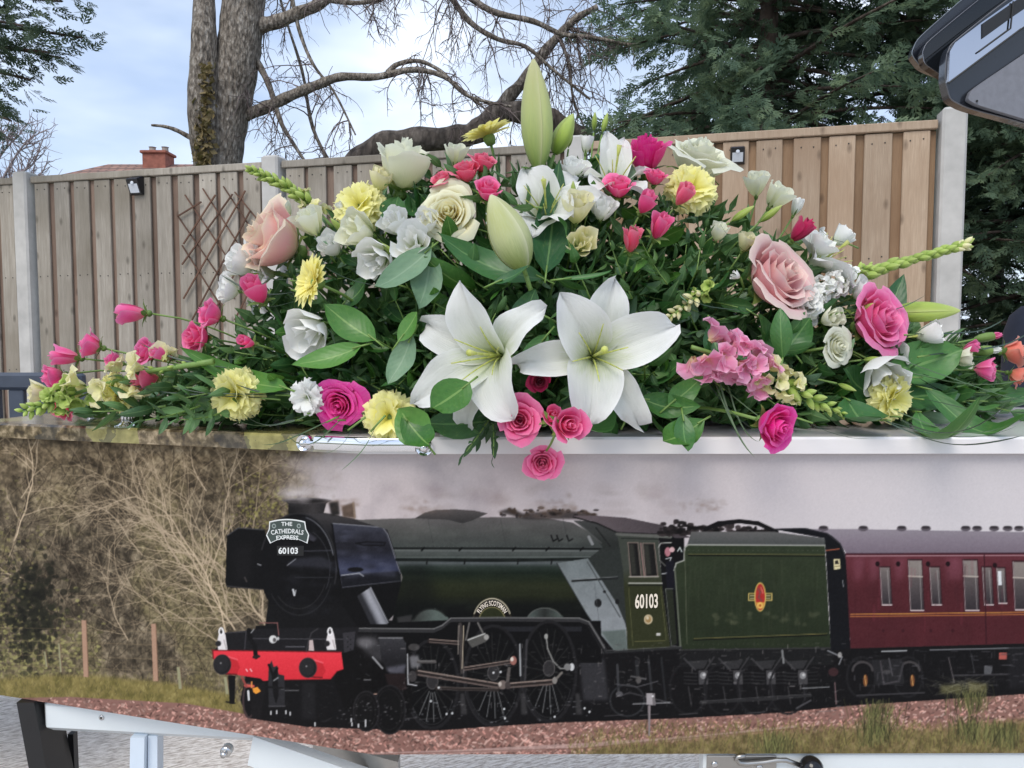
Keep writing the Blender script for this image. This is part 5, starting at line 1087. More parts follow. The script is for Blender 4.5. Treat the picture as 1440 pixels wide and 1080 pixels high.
    board = arcp(379.5, 428.5, 734, 3.5)+[(430, 744), (434, 752), (431.7, 763.5)]+arcp(431, 381, 763.5, 7.5)[1:-1]+[(380.6, 763.5), (375.2, 752.5), (379, 744)]
    cx, cy = 404.5, 747
    flat('nameboard', [(cx+(x-cx)*1.03, cy+(y-cy)*1.05) for x, y in board], wht, .0002); flat('nameboard', [(cx+(x-cx)*.975, cy+(y-cy)*.94) for x, y in board], slate, .0004)
    letter('THE', 403.5, 736.6, 15.5, 5.6, wht, .02); letter('CATHEDRALS', 404.3, 746.6, 46, 6.6, wht, .018, 110); letter('EXPRESS', 404.4, 755.4, 31, 6, wht, .02, 120)
    for x in (385.6, 420.6): flat('emblem', [(x+3*math.cos(a), 739.5+3.4*math.sin(a)) for a in np.linspace(0, 6.28, 14)[:-1]], plain('print_grey_green', srgb(140, 150, 146), .4), .0006); flat('emblem', [(x+1.5*math.cos(a), 739.5+1.7*math.sin(a)) for a in np.linspace(0, 6.28, 12)[:-1]], slate, .0008)
    flat('number_plate', [(389.5, 767.5), (427.5, 767.5), (427, 781.5), (390, 781)], blk); letter('60103', 405.6, 774.2, 27.5, 9.2, wht, .03)
    letter('60103', 909, 845, 32, 20.5, ivory, .022, 0, -.03)
    # engine nameplate lettering on its curved plate
    V, F = glyphs('FLYING SCOTSMAN', 6.6, 48, .1); a = V[:, 0]/23.; R = 1+V[:, 1]/24.
    X = 692+22.3*R*np.sin(a); Y = 874-26.*R*np.cos(a); obj('lettering', new_mesh('lettering', [face_pt(x, y, .0005) for x, y in zip(X, Y)], F, ivory, None, False), root)
    # chrome handle bar along the shoulder and the finial screw
    chrome = plain('polished_chrome_fitting', (.82, .83, .85, 1), .08, 1, .04, 20)
    def lid_pt(px, z, out):
        """point on the near lid edge at photo column px"""
        q = (LH, LS) if px < 515 else (LS, LF); nn = fn if px < 515 else rn; d = ray(px, 620); t = np.dot(np.array(q[1])-CAM0, nn)/np.dot(d, nn); P = CAM0+d*t+nn*out; return Vector((P[0], P[1], z))-o
    zc = (ZL+zl)/2+.001
    def rosette(px, z, rad):
        nn = fn if px < 515 else rn; M = Vector((0, 0, 1)).rotation_difference(Vector(nn)).to_matrix(); c_ = lid_pt(px, z, 0)
        q = MB(); q.lathe([(rad, 0), (rad, .003), (rad*.86, .0055), (rad*.62, .004), (rad*.5, .006), (rad*.34, .0095), (rad*.12, .0115)], 24, M, c_); obj('rosette', auto_smooth(q.mesh('rosette', chrome, True)), root)
    rosette(429.5, zc, .0118); rosette(597, zc-.003, .0118)
    q = MB(); pts = [445, 480, 515, 550, 585]
    A = [lid_pt(x, zc+.0085, .001) for x in pts]; V, F = [], []
    for x in pts:
        for dz, ou in ((-.0085, .0005), (-.0075, .006), (-.003, .008), (.004, .008), (.0085, .006), (.0095, .0005)): V.append(lid_pt(x, zc+dz, ou))
    for i in range(len(pts)-1):
        for k in range(5): F.append((i*6+k, (i+1)*6+k, (i+1)*6+k+1, i*6+k+1))
    F += [tuple(range(5, -1, -1)), tuple(range(24, 30))]; q.add(V, F); obj('handle_bar', auto_smooth(q.mesh('handle_bar', chrome, True), 30), root)
    q = MB()
    for px in (440, 590): q.tube([lid_pt(px-6, zc, .004), lid_pt(px+6, zc, .005)], .004, 8)
    obj('handle_joint', auto_smooth(q.mesh('handle_joint', chrome, True)), root)
    for k, (px, py) in enumerate(((179, 600), (127, 574))):
        c_ = on_z(px, py, ZL)-o; sc = .7 if k else 1
        q = MB(); q.lathe([(r_*sc, z_*sc) for r_, z_ in ((.0165, 0), (.0165, .0025), (.013, .0045), (.0085, .006), (.0072, .008))], 24, None, c_); b_ = obj('finial', auto_smooth(q.mesh('finial', chrome, True)), root)
        for i in range(9):
            a = i/9*2*math.pi; q = MB(); q.tube([c_+Vector((.0062*math.cos(a)*sc, .0062*math.sin(a)*sc, z_*sc)) for z_ in (.007, .022)], .0016*sc, 6); obj('flute', q.mesh('flute', chrome, True), b_)
        q = MB(); q.lathe([(r_*sc, z_*sc) for r_, z_ in ((.003, .006), (.003, .022), (.0105, .0225), (.0125, .024), (.0105, .026), (.006, .027), (.0078, .0295), (.0066, .033), (.0035, .0352), (.001, .0356))], 24, None, c_); obj('finial_cap', auto_smooth(q.mesh('finial_cap', chrome, True), 50), b_)
build_coffin()

def build_trolley():
    grey = plain('pale_grey_powder_coat', srgb(214, 220, 222), .4, 0, .03, 8); blue = plain('pale_blue_grey_paint', srgb(206, 218, 230), .4, 0, .03, 8); black = plain('black_steel', (.010, .010, .011, 1), .4, 0, .2, 20); steel = plain('brushed_steel', (.42, .41, .39, 1), .32, 1, .06, 40); ch = plain('screw_steel', (.6, .6, .6, 1), .2, 1); kn = plain('black_knob', (.008, .008, .010, 1), .12)
    r = thing('coffin_trolley', 'pale grey folding coffin trolley with black legs carrying the coffin', 'trolley', (0, 1.25, 0)); o = Vector(r.location)
    zt = ZB-.0015
    ra, rb = on_z(57, 985, zt), on_z(490, 1053, zt); rb = ra+(rb-ra)*1.25; rb.y = ra.y-.048*1.25
    def rail(name, a, b, h, w, mat, bev=.006):
        d = b-a; rz = math.atan2(d.y, d.x); q = MB(); q.box((0, 0, 0), (d.length, w, h), 0, bev); nn = Vector((-d.y, d.x, 0)).normalized()
        return obj(name, auto_smooth(q.mesh(name, mat, True), 35), r, None, (a+b)/2+nn*w/2+Vector((0, 0, -h/2))-o, Quaternion((0, 0, 1), rz))
    rail('side_rail', ra, rb, .049, .035, grey, .008)
    # screw in the rail
    d = ray(143, 1009); nn = np.array([(rb-ra).y, -(rb-ra).x, 0]); nn /= np.linalg.norm(nn); P = Vector(CAM0+d*(np.dot(np.array(ra)-CAM0, nn)/np.dot(d, nn)))
    q = MB(); M = Vector((0, 0, 1)).rotation_difference(Vector(nn)).to_matrix(); q.lathe([(.0042, 0), (.0038, .0012), (.0022, .0016)], 12, M, P-o); obj('screw', q.mesh('screw', ch, True), r)
    q = MB(); q.lathe([(.0018, .0016), (.0016, .002)], 6, M, P-o); obj('screw', q.mesh('screw', black), r)
    f0 = LS+(LF-LS)*.01
    ya = LS.y+.020
    fr = rail('side_rail', Vector((at(990, 1062, ya).x, ya, zt)), Vector((1.35, ya, zt)), .075, .03, grey, .004)
    rail('cross_rail', Vector((-.62, 1.42, zt)), Vector((1.35, 1.42, zt)), .06, .035, grey)
    for x in (.5, 1.1): q = MB(); q.box((x, .0, zt-.035), (.05, .30, .05), 0, .004); obj('cross_bar', q.mesh('cross_bar', grey), r)
    def post(name, top, bot, w, dpt, mat):
        A = [Vector((sx*w/2, sy*dpt/2, 0)) for sx, sy in ((-1, -1), (1, -1), (1, 1), (-1, 1))]; q = MB(); q.prism([bot+v-o for v in A], [top+v-o for v in A]); return obj(name, q.mesh(name, mat), r)
    def leg(px0, py0, px1, py1, Y, w, dpt, mat, name='leg', dy=0.):
        a = at(px0, py0, Y); b = at(px1, py1, Y+dy); d = b-a; e = a+d*((.0-a.z)/d.z); post(name, a, e, w, dpt, mat)
    leg(50, 977, 69, 1080, 1.135, .026, .05, black); leg(60, 990, 78, 1080, 1.16, .016, .06, black); leg(102, 1030, 104, 1080, 1.2, .009, .012, black, 'rod'); 
    leg(200, 1030, 199, 1080, 1.112, .021, .03, blue); leg(219, 1030, 219, 1080, 1.116, .014, .02, blue)
    # slanting brace with its pivot bolt
    a, b = at(352, 1056, 1.05), at(560, 1130, 1.0)
    dv = (b-a).normalized(); up = Vector((-dv.z, 0, dv.x))*.022
    q = MB(); q.prism([a-up-o, b-up-o, b+up-o, a+up-o], [v+Vector((0, .02, 0)) for v in (a-up-o, b-up-o, b+up-o, a+up-o)]); obj('brace', q.mesh('brace', grey), r)
    a2, b2 = at(440, 1056, 1.10), at(560, 1090, 1.0); up2 = Vector((0, 0, .018)); q = MB(); q.prism([a2-up2-o, b2-up2-o, b2+up2-o, a2+up2-o], [v+Vector((0, .02, 0)) for v in (a2-up2-o, b2-up2-o, b2+up2-o, a2+up2-o)]); obj('brace', q.mesh('brace', steel), r)
    c = at(321, 1052, 1.05); q = MB(); q.lathe([(.008, 0), (.008, .01), (.005, .012)], 14, Matrix.Rotation(math.pi/2, 3, 'X'), c-o); q.lathe([(.004, .012), (.004, .02)], 10, Matrix.Rotation(math.pi/2, 3, 'X'), c-o); obj('pivot_bolt', q.mesh('pivot_bolt', ch, True), r)
    # bracket plate, bent locking handle and black knob at the foot half
    yp = ya-.0005
    pa, pb = at(993, 1064, yp), at(1091, 1064, yp); zz = zt-.0015
    q = MB(); q.box(((pa.x+pb.x)/2, yp-.0025, zz-.036), (pb.x-pa.x, .003, .07), 0, .001); obj('bracket_plate', q.mesh('bracket_plate', steel), r, None, -o)
    for px, py in ((1005, 1075), (1068, 1079)):
        c = at(px, py, yp-.004); q = MB(); q.lathe([(.0045, 0), (.004, .0016), (.002, .002)], 10, Matrix.Rotation(math.pi/2, 3, 'X'), c-o); obj('screw', q.mesh('screw', ch, True), r)
    q = MB(); q.tube([at(x, y, yp-.009)-o for x, y in ((1048, 1062.5), (1037, 1064), (1035, 1068), (1040, 1073), (1050, 1074), (1075, 1072), (1092, 1069), (1105, 1069), (1128, 1077))], .0032, 10); obj('handle_rod', q.mesh('handle_rod', steel, True), r)
    c = at(1141, 1080, yp-.014); q = MB(); q.lathe([(.003, -.0155)]+[(.0152*math.cos(t), .0152*math.sin(t)) for t in np.linspace(-1.4, 1.4, 10)]+[(.002, .0152)], 20, Matrix.Rotation(math.pi/2, 3, 'X'), c-o); obj('knob', q.mesh('knob', kn, True), r)
build_trolley()
# ------------------------------------------------------------------ flower materials
PM = {}
def P_(k, *a, **w): PM[k] = petal_mat('petal_'+k, *a, **w)
P_('blush', srgb(226, 220, 172), srgb(244, 188, 188), srgb(247, 216, 204), srgb(244, 234, 200))
P_('pink_cream', srgb(242, 212, 202), srgb(245, 176, 182), srgb(248, 206, 204), srgb(249, 232, 218))
P_('cream', srgb(240, 222, 140), srgb(247, 233, 166), srgb(244, 240, 208), srgb(240, 242, 216))
P_('cream_white', srgb(214, 222, 160), srgb(236, 236, 204), srgb(242, 241, 222), srgb(240, 242, 224))
P_('hot_pink', srgb(220, 22, 112), srgb(238, 26, 140), srgb(246, 56, 168), srgb(250, 110, 190), trans=.3)
P_('magenta', srgb(200, 24, 110), srgb(222, 38, 132), srgb(232, 66, 152), None, trans=.28)
P_('rose_pink', srgb(228, 52, 116), srgb(240, 74, 138), srgb(246, 108, 164), srgb(248, 150, 188), trans=.3)
P_('soft_pink', srgb(236, 150, 160), srgb(242, 92, 150), srgb(245, 112, 176), srgb(248, 160, 198), trans=.32)
P_('coral', srgb(236, 120, 124), srgb(240, 88, 124), srgb(244, 112, 146), srgb(248, 156, 176), trans=.3)
P_('salmon', srgb(236, 160, 120), srgb(240, 132, 112), srgb(242, 148, 132), srgb(246, 180, 160), trans=.28)
P_('dark_rose', srgb(150, 20, 60), srgb(184, 30, 84), srgb(204, 52, 104), None, trans=.2)
P_('lily', srgb(196, 212, 140), srgb(234, 236, 226), srgb(243, 243, 240), srgb(248, 248, 247), trans=.24, veins=2.0)
P_('white', srgb(212, 222, 170), srgb(240, 241, 234), srgb(247, 247, 244), None, trans=.24, veins=.8)
P_('yellow', srgb(220, 222, 110), srgb(248, 240, 128), srgb(250, 246, 164), srgb(250, 246, 188), trans=.35)
P_('lemon', srgb(240, 222, 110), srgb(250, 240, 142), srgb(251, 246, 172), None, trans=.38)
P_('lily_bud', srgb(156, 176, 84), srgb(206, 212, 156), srgb(196, 200, 132), srgb(230, 230, 196), trans=.2, veins=1.2)
P_('green_bud', srgb(120, 152, 56), srgb(168, 192, 86), srgb(182, 202, 110), srgb(206, 216, 140), trans=.2, veins=1.2)
P_('tall_bud', srgb(150, 176, 88), srgb(190, 202, 130), srgb(196, 196, 138), srgb(214, 214, 164), trans=.2, veins=1.2)
P_('snap_pink', srgb(246, 226, 160), srgb(240, 152, 190), srgb(243, 172, 204), srgb(248, 206, 224), trans=.34)
P_('snap_cream', srgb(214, 222, 140), srgb(238, 234, 176), srgb(242, 236, 200), None, trans=.32)
P_('snap_green', srgb(122, 156, 62), srgb(172, 196, 96), srgb(196, 212, 124), None, trans=.25)
P_('stamen', srgb(196, 206, 110), srgb(214, 220, 120), srgb(224, 226, 150), None)
GREEN = leaf_mat('sepal_green', srgb(92, 124, 58), srgb(132, 160, 82), srgb(160, 184, 110), .5, .15)
STEM = plain('stem_green', srgb(112, 142, 70), .5, 0, .25, 40)
DSTEM = plain('dark_stem', srgb(74, 82, 58), .6, 0, .3, 40)
LM = {
 'salal': leaf_mat('dark_glossy_leaf', srgb(40, 82, 44), srgb(72, 120, 60), srgb(120, 160, 94), .32, .10),
 'bright': leaf_mat('bright_glossy_leaf', srgb(50, 100, 38), srgb(92, 142, 62), srgb(150, 182, 104), .30, .18),
 'ruscus': leaf_mat('ruscus_leaf', srgb(52, 88, 52), srgb(96, 134, 78), srgb(130, 160, 104), .42, .12),
 'grey': leaf_mat('grey_green_leaf', srgb(92, 126, 98), srgb(134, 164, 130), srgb(150, 174, 144), .45, .15),
 'lilyleaf': leaf_mat('lily_leaf', srgb(36, 80, 46), srgb(62, 110, 58), srgb(120, 156, 96), .3, .12),
 'fern': leaf_mat('fern_leaf', srgb(36, 66, 42), srgb(62, 98, 56), srgb(60, 90, 56), .45, .1),
 'grass': leaf_mat('bear_grass', srgb(58, 84, 54), srgb(104, 128, 96), srgb(150, 168, 140), .4, .1),
 'bergrass': leaf_mat('steel_grass', srgb(40, 58, 50), srgb(64, 84, 72), srgb(104, 120, 106), .35, .1),
 'aspid': leaf_mat('broad_strap_leaf', srgb(48, 96, 46), srgb(80, 130, 64), srgb(130, 168, 102), .35, .15)}

# ------------------------------------------------------------------ petal and leaf shapes
def grid(name, fn, nu, nv, mat=None):
    s = np.linspace(-1, 1, nu); t = np.linspace(0, 1, nv); S, T = np.meshgrid(s, t)
    V = fn(S, T).reshape(-1, 3); I = np.arange(nu*nv).reshape(nv, nu)
    F = np.stack([I[:-1, :-1], I[:-1, 1:], I[1:, 1:], I[1:, :-1]], -1).reshape(-1, 4)
    return new_mesh(name, V, F, mat, np.stack([(S.ravel()+1)/2, T.ravel()], -1))
def blade_fn(L, W, th, az=0., cup=.0, wave=.0, nwave=3, tipp=1.0, peak=.5, ph=0., twist=0., r0=0., groove=0.):
    """a petal or leaf: its spine leaves the axis at angle th[0] and bends through th[1..]; az turns it about the axis"""
    tt = np.linspace(0, 1, 40); ang = np.radians(np.interp(tt, np.linspace(0, 1, len(th)), th))
    R = r0+np.concatenate([[0], np.cumsum(np.sin(ang[1:]+ang[:-1])*0+np.sin((ang[1:]+ang[:-1])/2))])*L/39; Z = np.concatenate([[0], np.cumsum(np.cos((ang[1:]+ang[:-1])/2))])*L/39
    k = math.log(.5)/math.log(peak)
    def fn(S, T):
        r = np.interp(T, tt, R); z = np.interp(T, tt, Z); a = np.interp(T, tt, ang)
        w = W*np.sin(math.pi*np.clip(T, 0, 1)**k)**tipp*.5+W*.035*(1-T)
        off = cup*w*(S**2)+wave*W*np.sin(nwave*2*math.pi*T+ph+S*1.3)*np.abs(S)**1.5*np.clip(T, 0, 1)**1.3-groove*W*np.exp(-(S/.16)**2)+groove*.35*W*np.exp(-((np.abs(S)-.33)/.14)**2)*np.sin(math.pi*np.clip(T, 0, 1))
        y = w*S; tw = twist*T; y2 = y*np.cos(tw)-off*np.sin(tw)*0; off = off+y*np.sin(tw)
        nr, nz = np.cos(a)*-1, np.sin(a)       # normal facing the axis
        X = r+nr*off; Zz = z+nz*off
        c, s_ = math.cos(az), math.sin(az)
        return np.stack([X*c-y2*s_, X*s_+y2*c, Zz], -1)
    return fn
def rose_petal(az, Rm, H, A, roll, lean, seed, in_=.0, point=.1):
    rg = np.random.default_rng(seed); p1, p2 = rg.uniform(0, 6, 2); k = rg.uniform(.03, .07)
    def fn(S, T):
        t = T
        prof = np.sin(np.clip(t*1.12, 0, 1)*math.pi/2)**.72
        R = Rm*(.12+.88*prof)*(1-in_*t**3)+lean*t**1.6
        q = np.clip((t-.70)/.30, 0, 1)
        R = R+roll*q**2*(1-.45*S**2)+.07*Rm*S*t+k*np.sin(3*S+p1)*t**2*(Rm+.15)
        R = R+(.035*np.sin(7.5*S+p2)+.02*np.sin(15*S+p1))*t**5*(Rm+.25)
        z = .03*np.sin(8.5*S+p1*2)*t**5+H*(t*(1-.16*S**2*t))-roll*.75*q**3*(1-.3*S**2)+.035*np.sin(4.2*S+p2)*t**3+point*.35*np.exp(-(S/.3)**2)*np.clip((t-.8)/.2, 0, 1)*H
        wv = np.clip(t/.28, 0, 1)**.55
        ph = az+S*A*wv*(1-.10*q)
        return np.stack([R*np.cos(ph), R*np.sin(ph), z], -1)
    return fn
def rose_parts(n, open_, seed, cell=(7, 6), green=True, height=1.0):
    """unit rose, radius about 1; returns [(name, mesh, kind)]"""
    rg = np.random.default_rng(seed); out = []
    for i in range(n):
        f = i/(n-1); az = i*2.399+rg.normal(0, .18)
        Rm = .07+(.50+.36*open_)*f**(1.05-.2*open_); H = height*(1.10-.22*open_*f-.10*f)
        A = 2.5-1.5*f**.55+.05*rg.normal(); roll = (.02+.30*f**1.3*(.4+.8*open_)); lean = .20*open_*f**2.2
        in_ = .46*(1-f)**.8*(1.05-.45*open_)+.10*(1-open_)
        out.append(('petal', grid('rose_petal', rose_petal(az, Rm, H, A, roll, lean, seed*100+i, in_, .12*f), *cell), 'petal'))
    if green:
        m = MB(); m.lathe([(.02, -.22), (.12, -.2), (.19, -.10), (.17, .0), (.05, .06)], 10); out.append(('calyx', auto_uv(m.mesh('calyx', None, True)), 'green'))
        for i in range(5): out.append(('sepal', grid('sepal', blade_fn(.72, .30, [62, 75, 70, 100+40*open_], i*1.2566+.3, .3, .05, 2, .9, .28, i, 0, .08), 3, 6), 'green'))
    return out
def auto_uv(me):
    me.uv_layers.new(name='UVMap'); return me
def lily_parts(pet, seed=0, stam=6, pistil=True):
    """pet: list of (azimuth deg, length, width, [angles], wave); unit length 1"""
    rg = np.random.default_rng(seed); out = []
    for i, (a, l, w, th, wv) in enumerate(pet):
        out.append(('petal', grid('lily_petal', blade_fn(l, w, th, math.radians(a), .42, wv*1.9, 2.2, .72, .52, rg.uniform(0, 6), rg.normal(0, .22), .02+.012*(i % 2), .075), 9, 16), 'petal'))
    if stam:
        for i in range(stam):
            a = math.radians(i*60+20)+rg.normal(0, .15); m = MB(); P = [(.02*math.cos(a)+math.cos(a)*(.30*t**1.5), .02*math.sin(a)+math.sin(a)*(.30*t**1.5), .62*t) for t in np.linspace(0, 1, 7)]
            m.tube(P, np.linspace(.014, .007, 7), 5); out.append(('stamen', auto_uv(m.mesh('stamen', None, True)), 'stamen'))
    if pistil:
        m = MB(); m.tube([(.03*t, .02*t, .78*t) for t in np.linspace(0, 1, 6)], [.02, .018, .016, .015, .018, .042], 7); out.append(('pistil', auto_uv(m.mesh('pistil', None, True)), 'stamen'))
    m = MB(); m.lathe([(.03, -.12), (.05, -.1), (.045, .02), (.03, .06)], 8); out.append(('receptacle', auto_uv(m.mesh('receptacle', None, True)), 'green'))
    return out
def bud_parts(seed, ridge=.10, green=True, slim=1.):
    """closed lily bud of unit length along +Z: three outer tepals with ridged midribs"""
    out = []
    for i in range(3):
        def fn(S, T, i=i):
            ph = i*2.0944+S*1.10; prof = (np.sin(math.pi*np.clip(T*.97+.03, 0, 1)**.82))**.78*.155*slim+.016
            R = prof*(1+ridge*np.cos(S*math.pi)*.5+.02*np.sin(9*S)+(S > .8)*.05); return np.stack([R*np.cos(ph), R*np.sin(ph), T], -1)
        out.append(('bud_petal', grid('bud_petal', fn, 11, 14), 'petal'))
    m = MB(); m.lathe([(.02, -.10), (.028, -.06), (.036, .0), (.05, .05)], 8); out.append(('receptacle', auto_uv(m.mesh('receptacle', None, True)), 'green'))
    return out
def carnation_parts(n, seed):
    rg = np.random.default_rng(seed); out = []
    for i in range(n):
        f = (i+.5)/n; az = i*2.399+rg.normal(0, .2); th0 = 6+64*f**.9; L = .92+.1*f; A = .62; p1, p2, p3 = rg.uniform(0, 6, 3); amp = .085
        def fn(S, T, th0=th0, L=L, az=az, p1=p1, p2=p2, p3=p3, f=f):
            ang = np.radians(th0*.45+(th0*1.05+14)*T**1.4); r = L*(.06+T*np.sin(ang)*.92); z = L*T*np.cos(ang*.85)*.98
            w = (.10+.62*T**1.5); q = T**2
            jag = 1+.07*q*np.sin(17*S+p3)*1.0-.10*q*S**2
            off = amp*q*np.sin(6.5*S+p1)+.05*q*np.sin(12*S+p2)
            r = r*jag+off*np.cos(ang); z = z*jag+off*np.sin(ang); y = w*S
            c, s_ = math.cos(az), math.sin(az); return np.stack([r*c-y*s_, r*s_+y*c, z], -1)
        out.append(('petal', grid('carnation_petal', fn, 13, 7), 'petal'))
    m = MB(); m.lathe([(.03, -.62), (.15, -.56), (.20, -.3), (.22, 0), (.27, .16), (.20, .2)], 10); out.append(('calyx', auto_uv(m.mesh('calyx', None, True)), 'green'))
    return out
def gerbera_parts(seed):
    rg = np.random.default_rng(seed); out = []
    for ring, (n, L, a0, a1) in enumerate(((22, 1., 72, 92), (20, .86, 60, 80), (16, .46, 40, 66))):
        for i in range(n):
            az = (i+.5*ring)/n*2*math.pi+rg.normal(0, .03); d = rg.normal(0, 5)
            out.append(('petal', grid('gerbera_petal', blade_fn(L*rg.uniform(.92, 1.05)-.1, .25 if ring < 2 else .13, [a0+d-6, a0+d+4, a1+d-6], az, .35, .02, 1, .45, .62, i, 0, .1, .05), 4, 6), 'petal'))
    m = MB(); m.lathe([(.04, -.34), (.16, -.3), (.22, -.12), (.2, .02), (.12, .1), (.03, .12)], 14); out.append(('flower_disc', auto_uv(m.mesh('flower_disc', None, True)), 'green'))
    return out
def lisianthus_parts(n, open_, seed):
    rg = np.random.default_rng(seed); out = []
    for i in range(n):
        f = (i+1)/n; az = i*2.399+rg.normal(0, .2)
        def fn(S, T, f=f, az=az, a=rg.uniform(0, 6), b=rg.uniform(0, 6)):
            R = (.10+(.34+.42*open_)*f)*(.2+.8*np.sin(np.clip(T*1.1, 0, 1)*1.57)**.8)+.38*open_*f*np.clip(T-.55, 0, 1)**1.3; z = T*(1.15-.12*f*open_)
            q = T**3; R = R+.09*q*np.sin(4.4*S+a)+.03*q*np.sin(11*S+b); z = z*(1-.12*S**2*T)+.05*q*np.sin(5*S+b)-.25*open_*f*np.clip(T-.7, 0, 1)
            ph = az+S*1.0*np.clip(T/.3, 0, 1)**.6; return np.stack([R*np.cos(ph), R*np.sin(ph), z], -1)
        out.append(('petal', grid('lisianthus_petal', fn, 9, 8), 'petal'))
    m = MB(); m.lathe([(.02, -.2), (.08, -.16), (.11, -.02), (.08, .1)], 8); out.append(('calyx', auto_uv(m.mesh('calyx', None, True)), 'green'))
    for i in range(5): out.append(('sepal', grid('sepal', blade_fn(.6, .10, [50, 22, 10], i*1.2566, .3, 0, 1, .7, .35, 0, 0, .07), 3, 5), 'green'))
    return out
def floret_mesh(seed, puff=1.):
    """one snapdragon floret: upper and lower lips of rounded lobes round a throat"""
    rg = np.random.default_rng(seed); V, F, U = [], [], []
    for (az, L, W, a0, a1) in ((-.5, .95, .75, 10, 74), (.5, .95, .75, 10, 74), (2.3, .8, .62, 14, 100), (3.14, .7, .7, 10, 90), (-2.3, .8, .62, 14, 100), (3.5, .45, .6, 5, 30)):
        fn = blade_fn(L, W*1.1, [a0, a0+8, a1, a1+50], az+rg.normal(0, .1), .55, .06, 1.2, .62, .6, rg.uniform(0, 6), 0, .1)
        s = np.linspace(-1, 1, 5); t = np.linspace(0, 1, 6); S, T = np.meshgrid(s, t); v = fn(S, T).reshape(-1, 3); n0 = len(V); I = np.arange(30).reshape(6, 5)
        V += list(v); U += list(np.stack([(S.ravel()+1)/2, T.ravel()], -1)); F += [tuple(q+n0) for q in np.stack([I[:-1, :-1], I[:-1, 1:], I[1:, 1:], I[1:, :-1]], -1).reshape(-1, 4)]
    return new_mesh('floret', V, F, None, np.array(U))
def ovoid_mesh(name='bud'):
    def fn(S, T):
        ph = S*math.pi; R = .42*np.sin(math.pi*np.clip(T, .02, .98)**.8)**.7*(1+.08*np.cos(3*ph)); return np.stack([R*np.cos(ph), R*np.sin(ph), T], -1)
    return grid(name, fn, 9, 6)

PROTO = {
 'rose_open': rose_parts(20, 1.0, 3, (9, 8)), 'rose_half': rose_parts(17, .62, 4, (9, 8)), 'rose_side': rose_parts(15, .5, 5, (9, 8), True, 1.15), 'rose_cup': rose_parts(12, .35, 6, (8, 7), True, 1.2),
 'spray_open': rose_parts(17, .9, 7, (7, 6)), 'spray_half': rose_parts(11, .45, 8, (7, 6), True, 1.15), 'spray_bud': rose_parts(7, .08, 9, (7, 6), True, 1.5),
 'carnation': carnation_parts(30, 1), 'carnation2': carnation_parts(26, 2), 'small_carnation': carnation_parts(16, 3), 'gerbera': gerbera_parts(1),
 'lisi_open': lisianthus_parts(8, .9, 1), 'lisi_half': lisianthus_parts(7, .45, 2), 'lisi_bud': lisianthus_parts(5, .0, 3), 'lily_bud': bud_parts(1), 'slim_bud': bud_parts(2, .12, True, .85)}

def unit_radius(parts):
    q = max(np.percentile(np.hypot(*np.array([v.co[:2] for v in me.vertices]).T), 97) for _, me, k in parts if k == 'petal')
    for _, me, k in parts:
        c = np.empty(len(me.vertices)*3, np.float32); me.vertices.foreach_get('co', c); me.vertices.foreach_set('co', c/q)
for _k in PROTO:
    if 'bud' not in _k or _k in ('spray_bud',): unit_radius(PROTO[_k])
# ------------------------------------------------------------------ where things stand in the mound of flowers
YC = 1.235
def mound_y(x, z):
    g = (abs(x-.03)/.80)**1.35+(max(z-1., 0)/.455)**1.5
    return YC-.27*math.sqrt(max(0., 1-g)), g
def place(px, py, lift=0.):
    """the point on the mound's outer face seen at photo position (px, py); lift brings it towards the viewer"""
    if py > 612: Y = .952-lift
    else:
        Y = .90
        while Y < YC:
            P = at(px, py, Y); ym, g = mound_y(P.x, P.z)
            if Y >= ym: break
            Y += .004
        if py > 480: Y = min(Y, (CAMZ-ZL-.02)*FPX/(py-472.)*1.0)
        Y -= lift
    return at(px, py, Y)
CORE = Vector((.03, 1.25, 1.03))
def axis_rot(ax, spin=0.):
    v = Vector((ax[0], -ax[1], ax[2])).normalized(); return v.to_track_quat('Z', 'Y')@Quaternion((0, 0, 1), spin)
def stem_to(root, base, axis, r, mat, toward=None, frac=.8):
    """a stem from the flower's base back into the middle of the arrangement"""
    b = Vector(base); t = toward or Vector((base[0]*.55+.01, 1.24, 1.03+max(0, base[2]-1.03)*.25)); d = t-b
    q0 = b; q1 = b-axis*d.length*.28+d*.06; q3 = b+d*frac; q2 = q0*.35+q3*.65+Vector((0, 0, -.012))
    inv = root.matrix_basis.inverted() if False else (Matrix.Translation(root.location)@root.rotation_quaternion.to_matrix().to_4x4()@Matrix.Diagonal((*root.scale, 1))).inverted()
    P = []
    for u in np.linspace(0, 1, 8).tolist(): P.append(inv@((1-u)**3*q0+3*u*(1-u)**2*q1+3*u*u*(1-u)*q2+u**3*q3))
    m = MB(); m.tube(P, r/root.scale[0], 6); return obj('stem', m.mesh('stem', mat, True), root)
KSC = {'rose_open': 1.2, 'rose_half': 1.42, 'rose_side': 1.4, 'rose_cup': 1.42, 'spray_open': 1.14, 'spray_half': 1.3, 'spray_bud': 1.3, 'lisi_open': 1.22, 'lisi_half': 1.25, 'lisi_bud': 1.0}
def flower(name, kind, px, py, rp, ax, col, label, cat, lift=.034, spin=0., group=None, stem=True, stem_r=.0022, green=None, extra=None, cz=.55, parts=None, stem_mat=None, toward=None):
    P = place(px, py, lift); r = rp/FPX*P.y*KSC.get(kind, 1.); rot = axis_rot(ax, spin); a = rot@Vector((0, 0, 1)); base = P-a*r*cz
    root = thing(name, label, cat, base, rot, group); root.scale = (r, r, r)
    mats = {'petal': PM[col], 'green': green or GREEN, 'stamen': PM['stamen']}
    for nm, me, k in (parts or PROTO[kind]):
        if not me.materials: me.materials.append(mats[k])
        obj(nm, me, root, mats[k])
    if stem: stem_to(root, base-a*r*.15, a, stem_r, stem_mat or STEM, toward, .8 if toward is None else 1.)
    return root
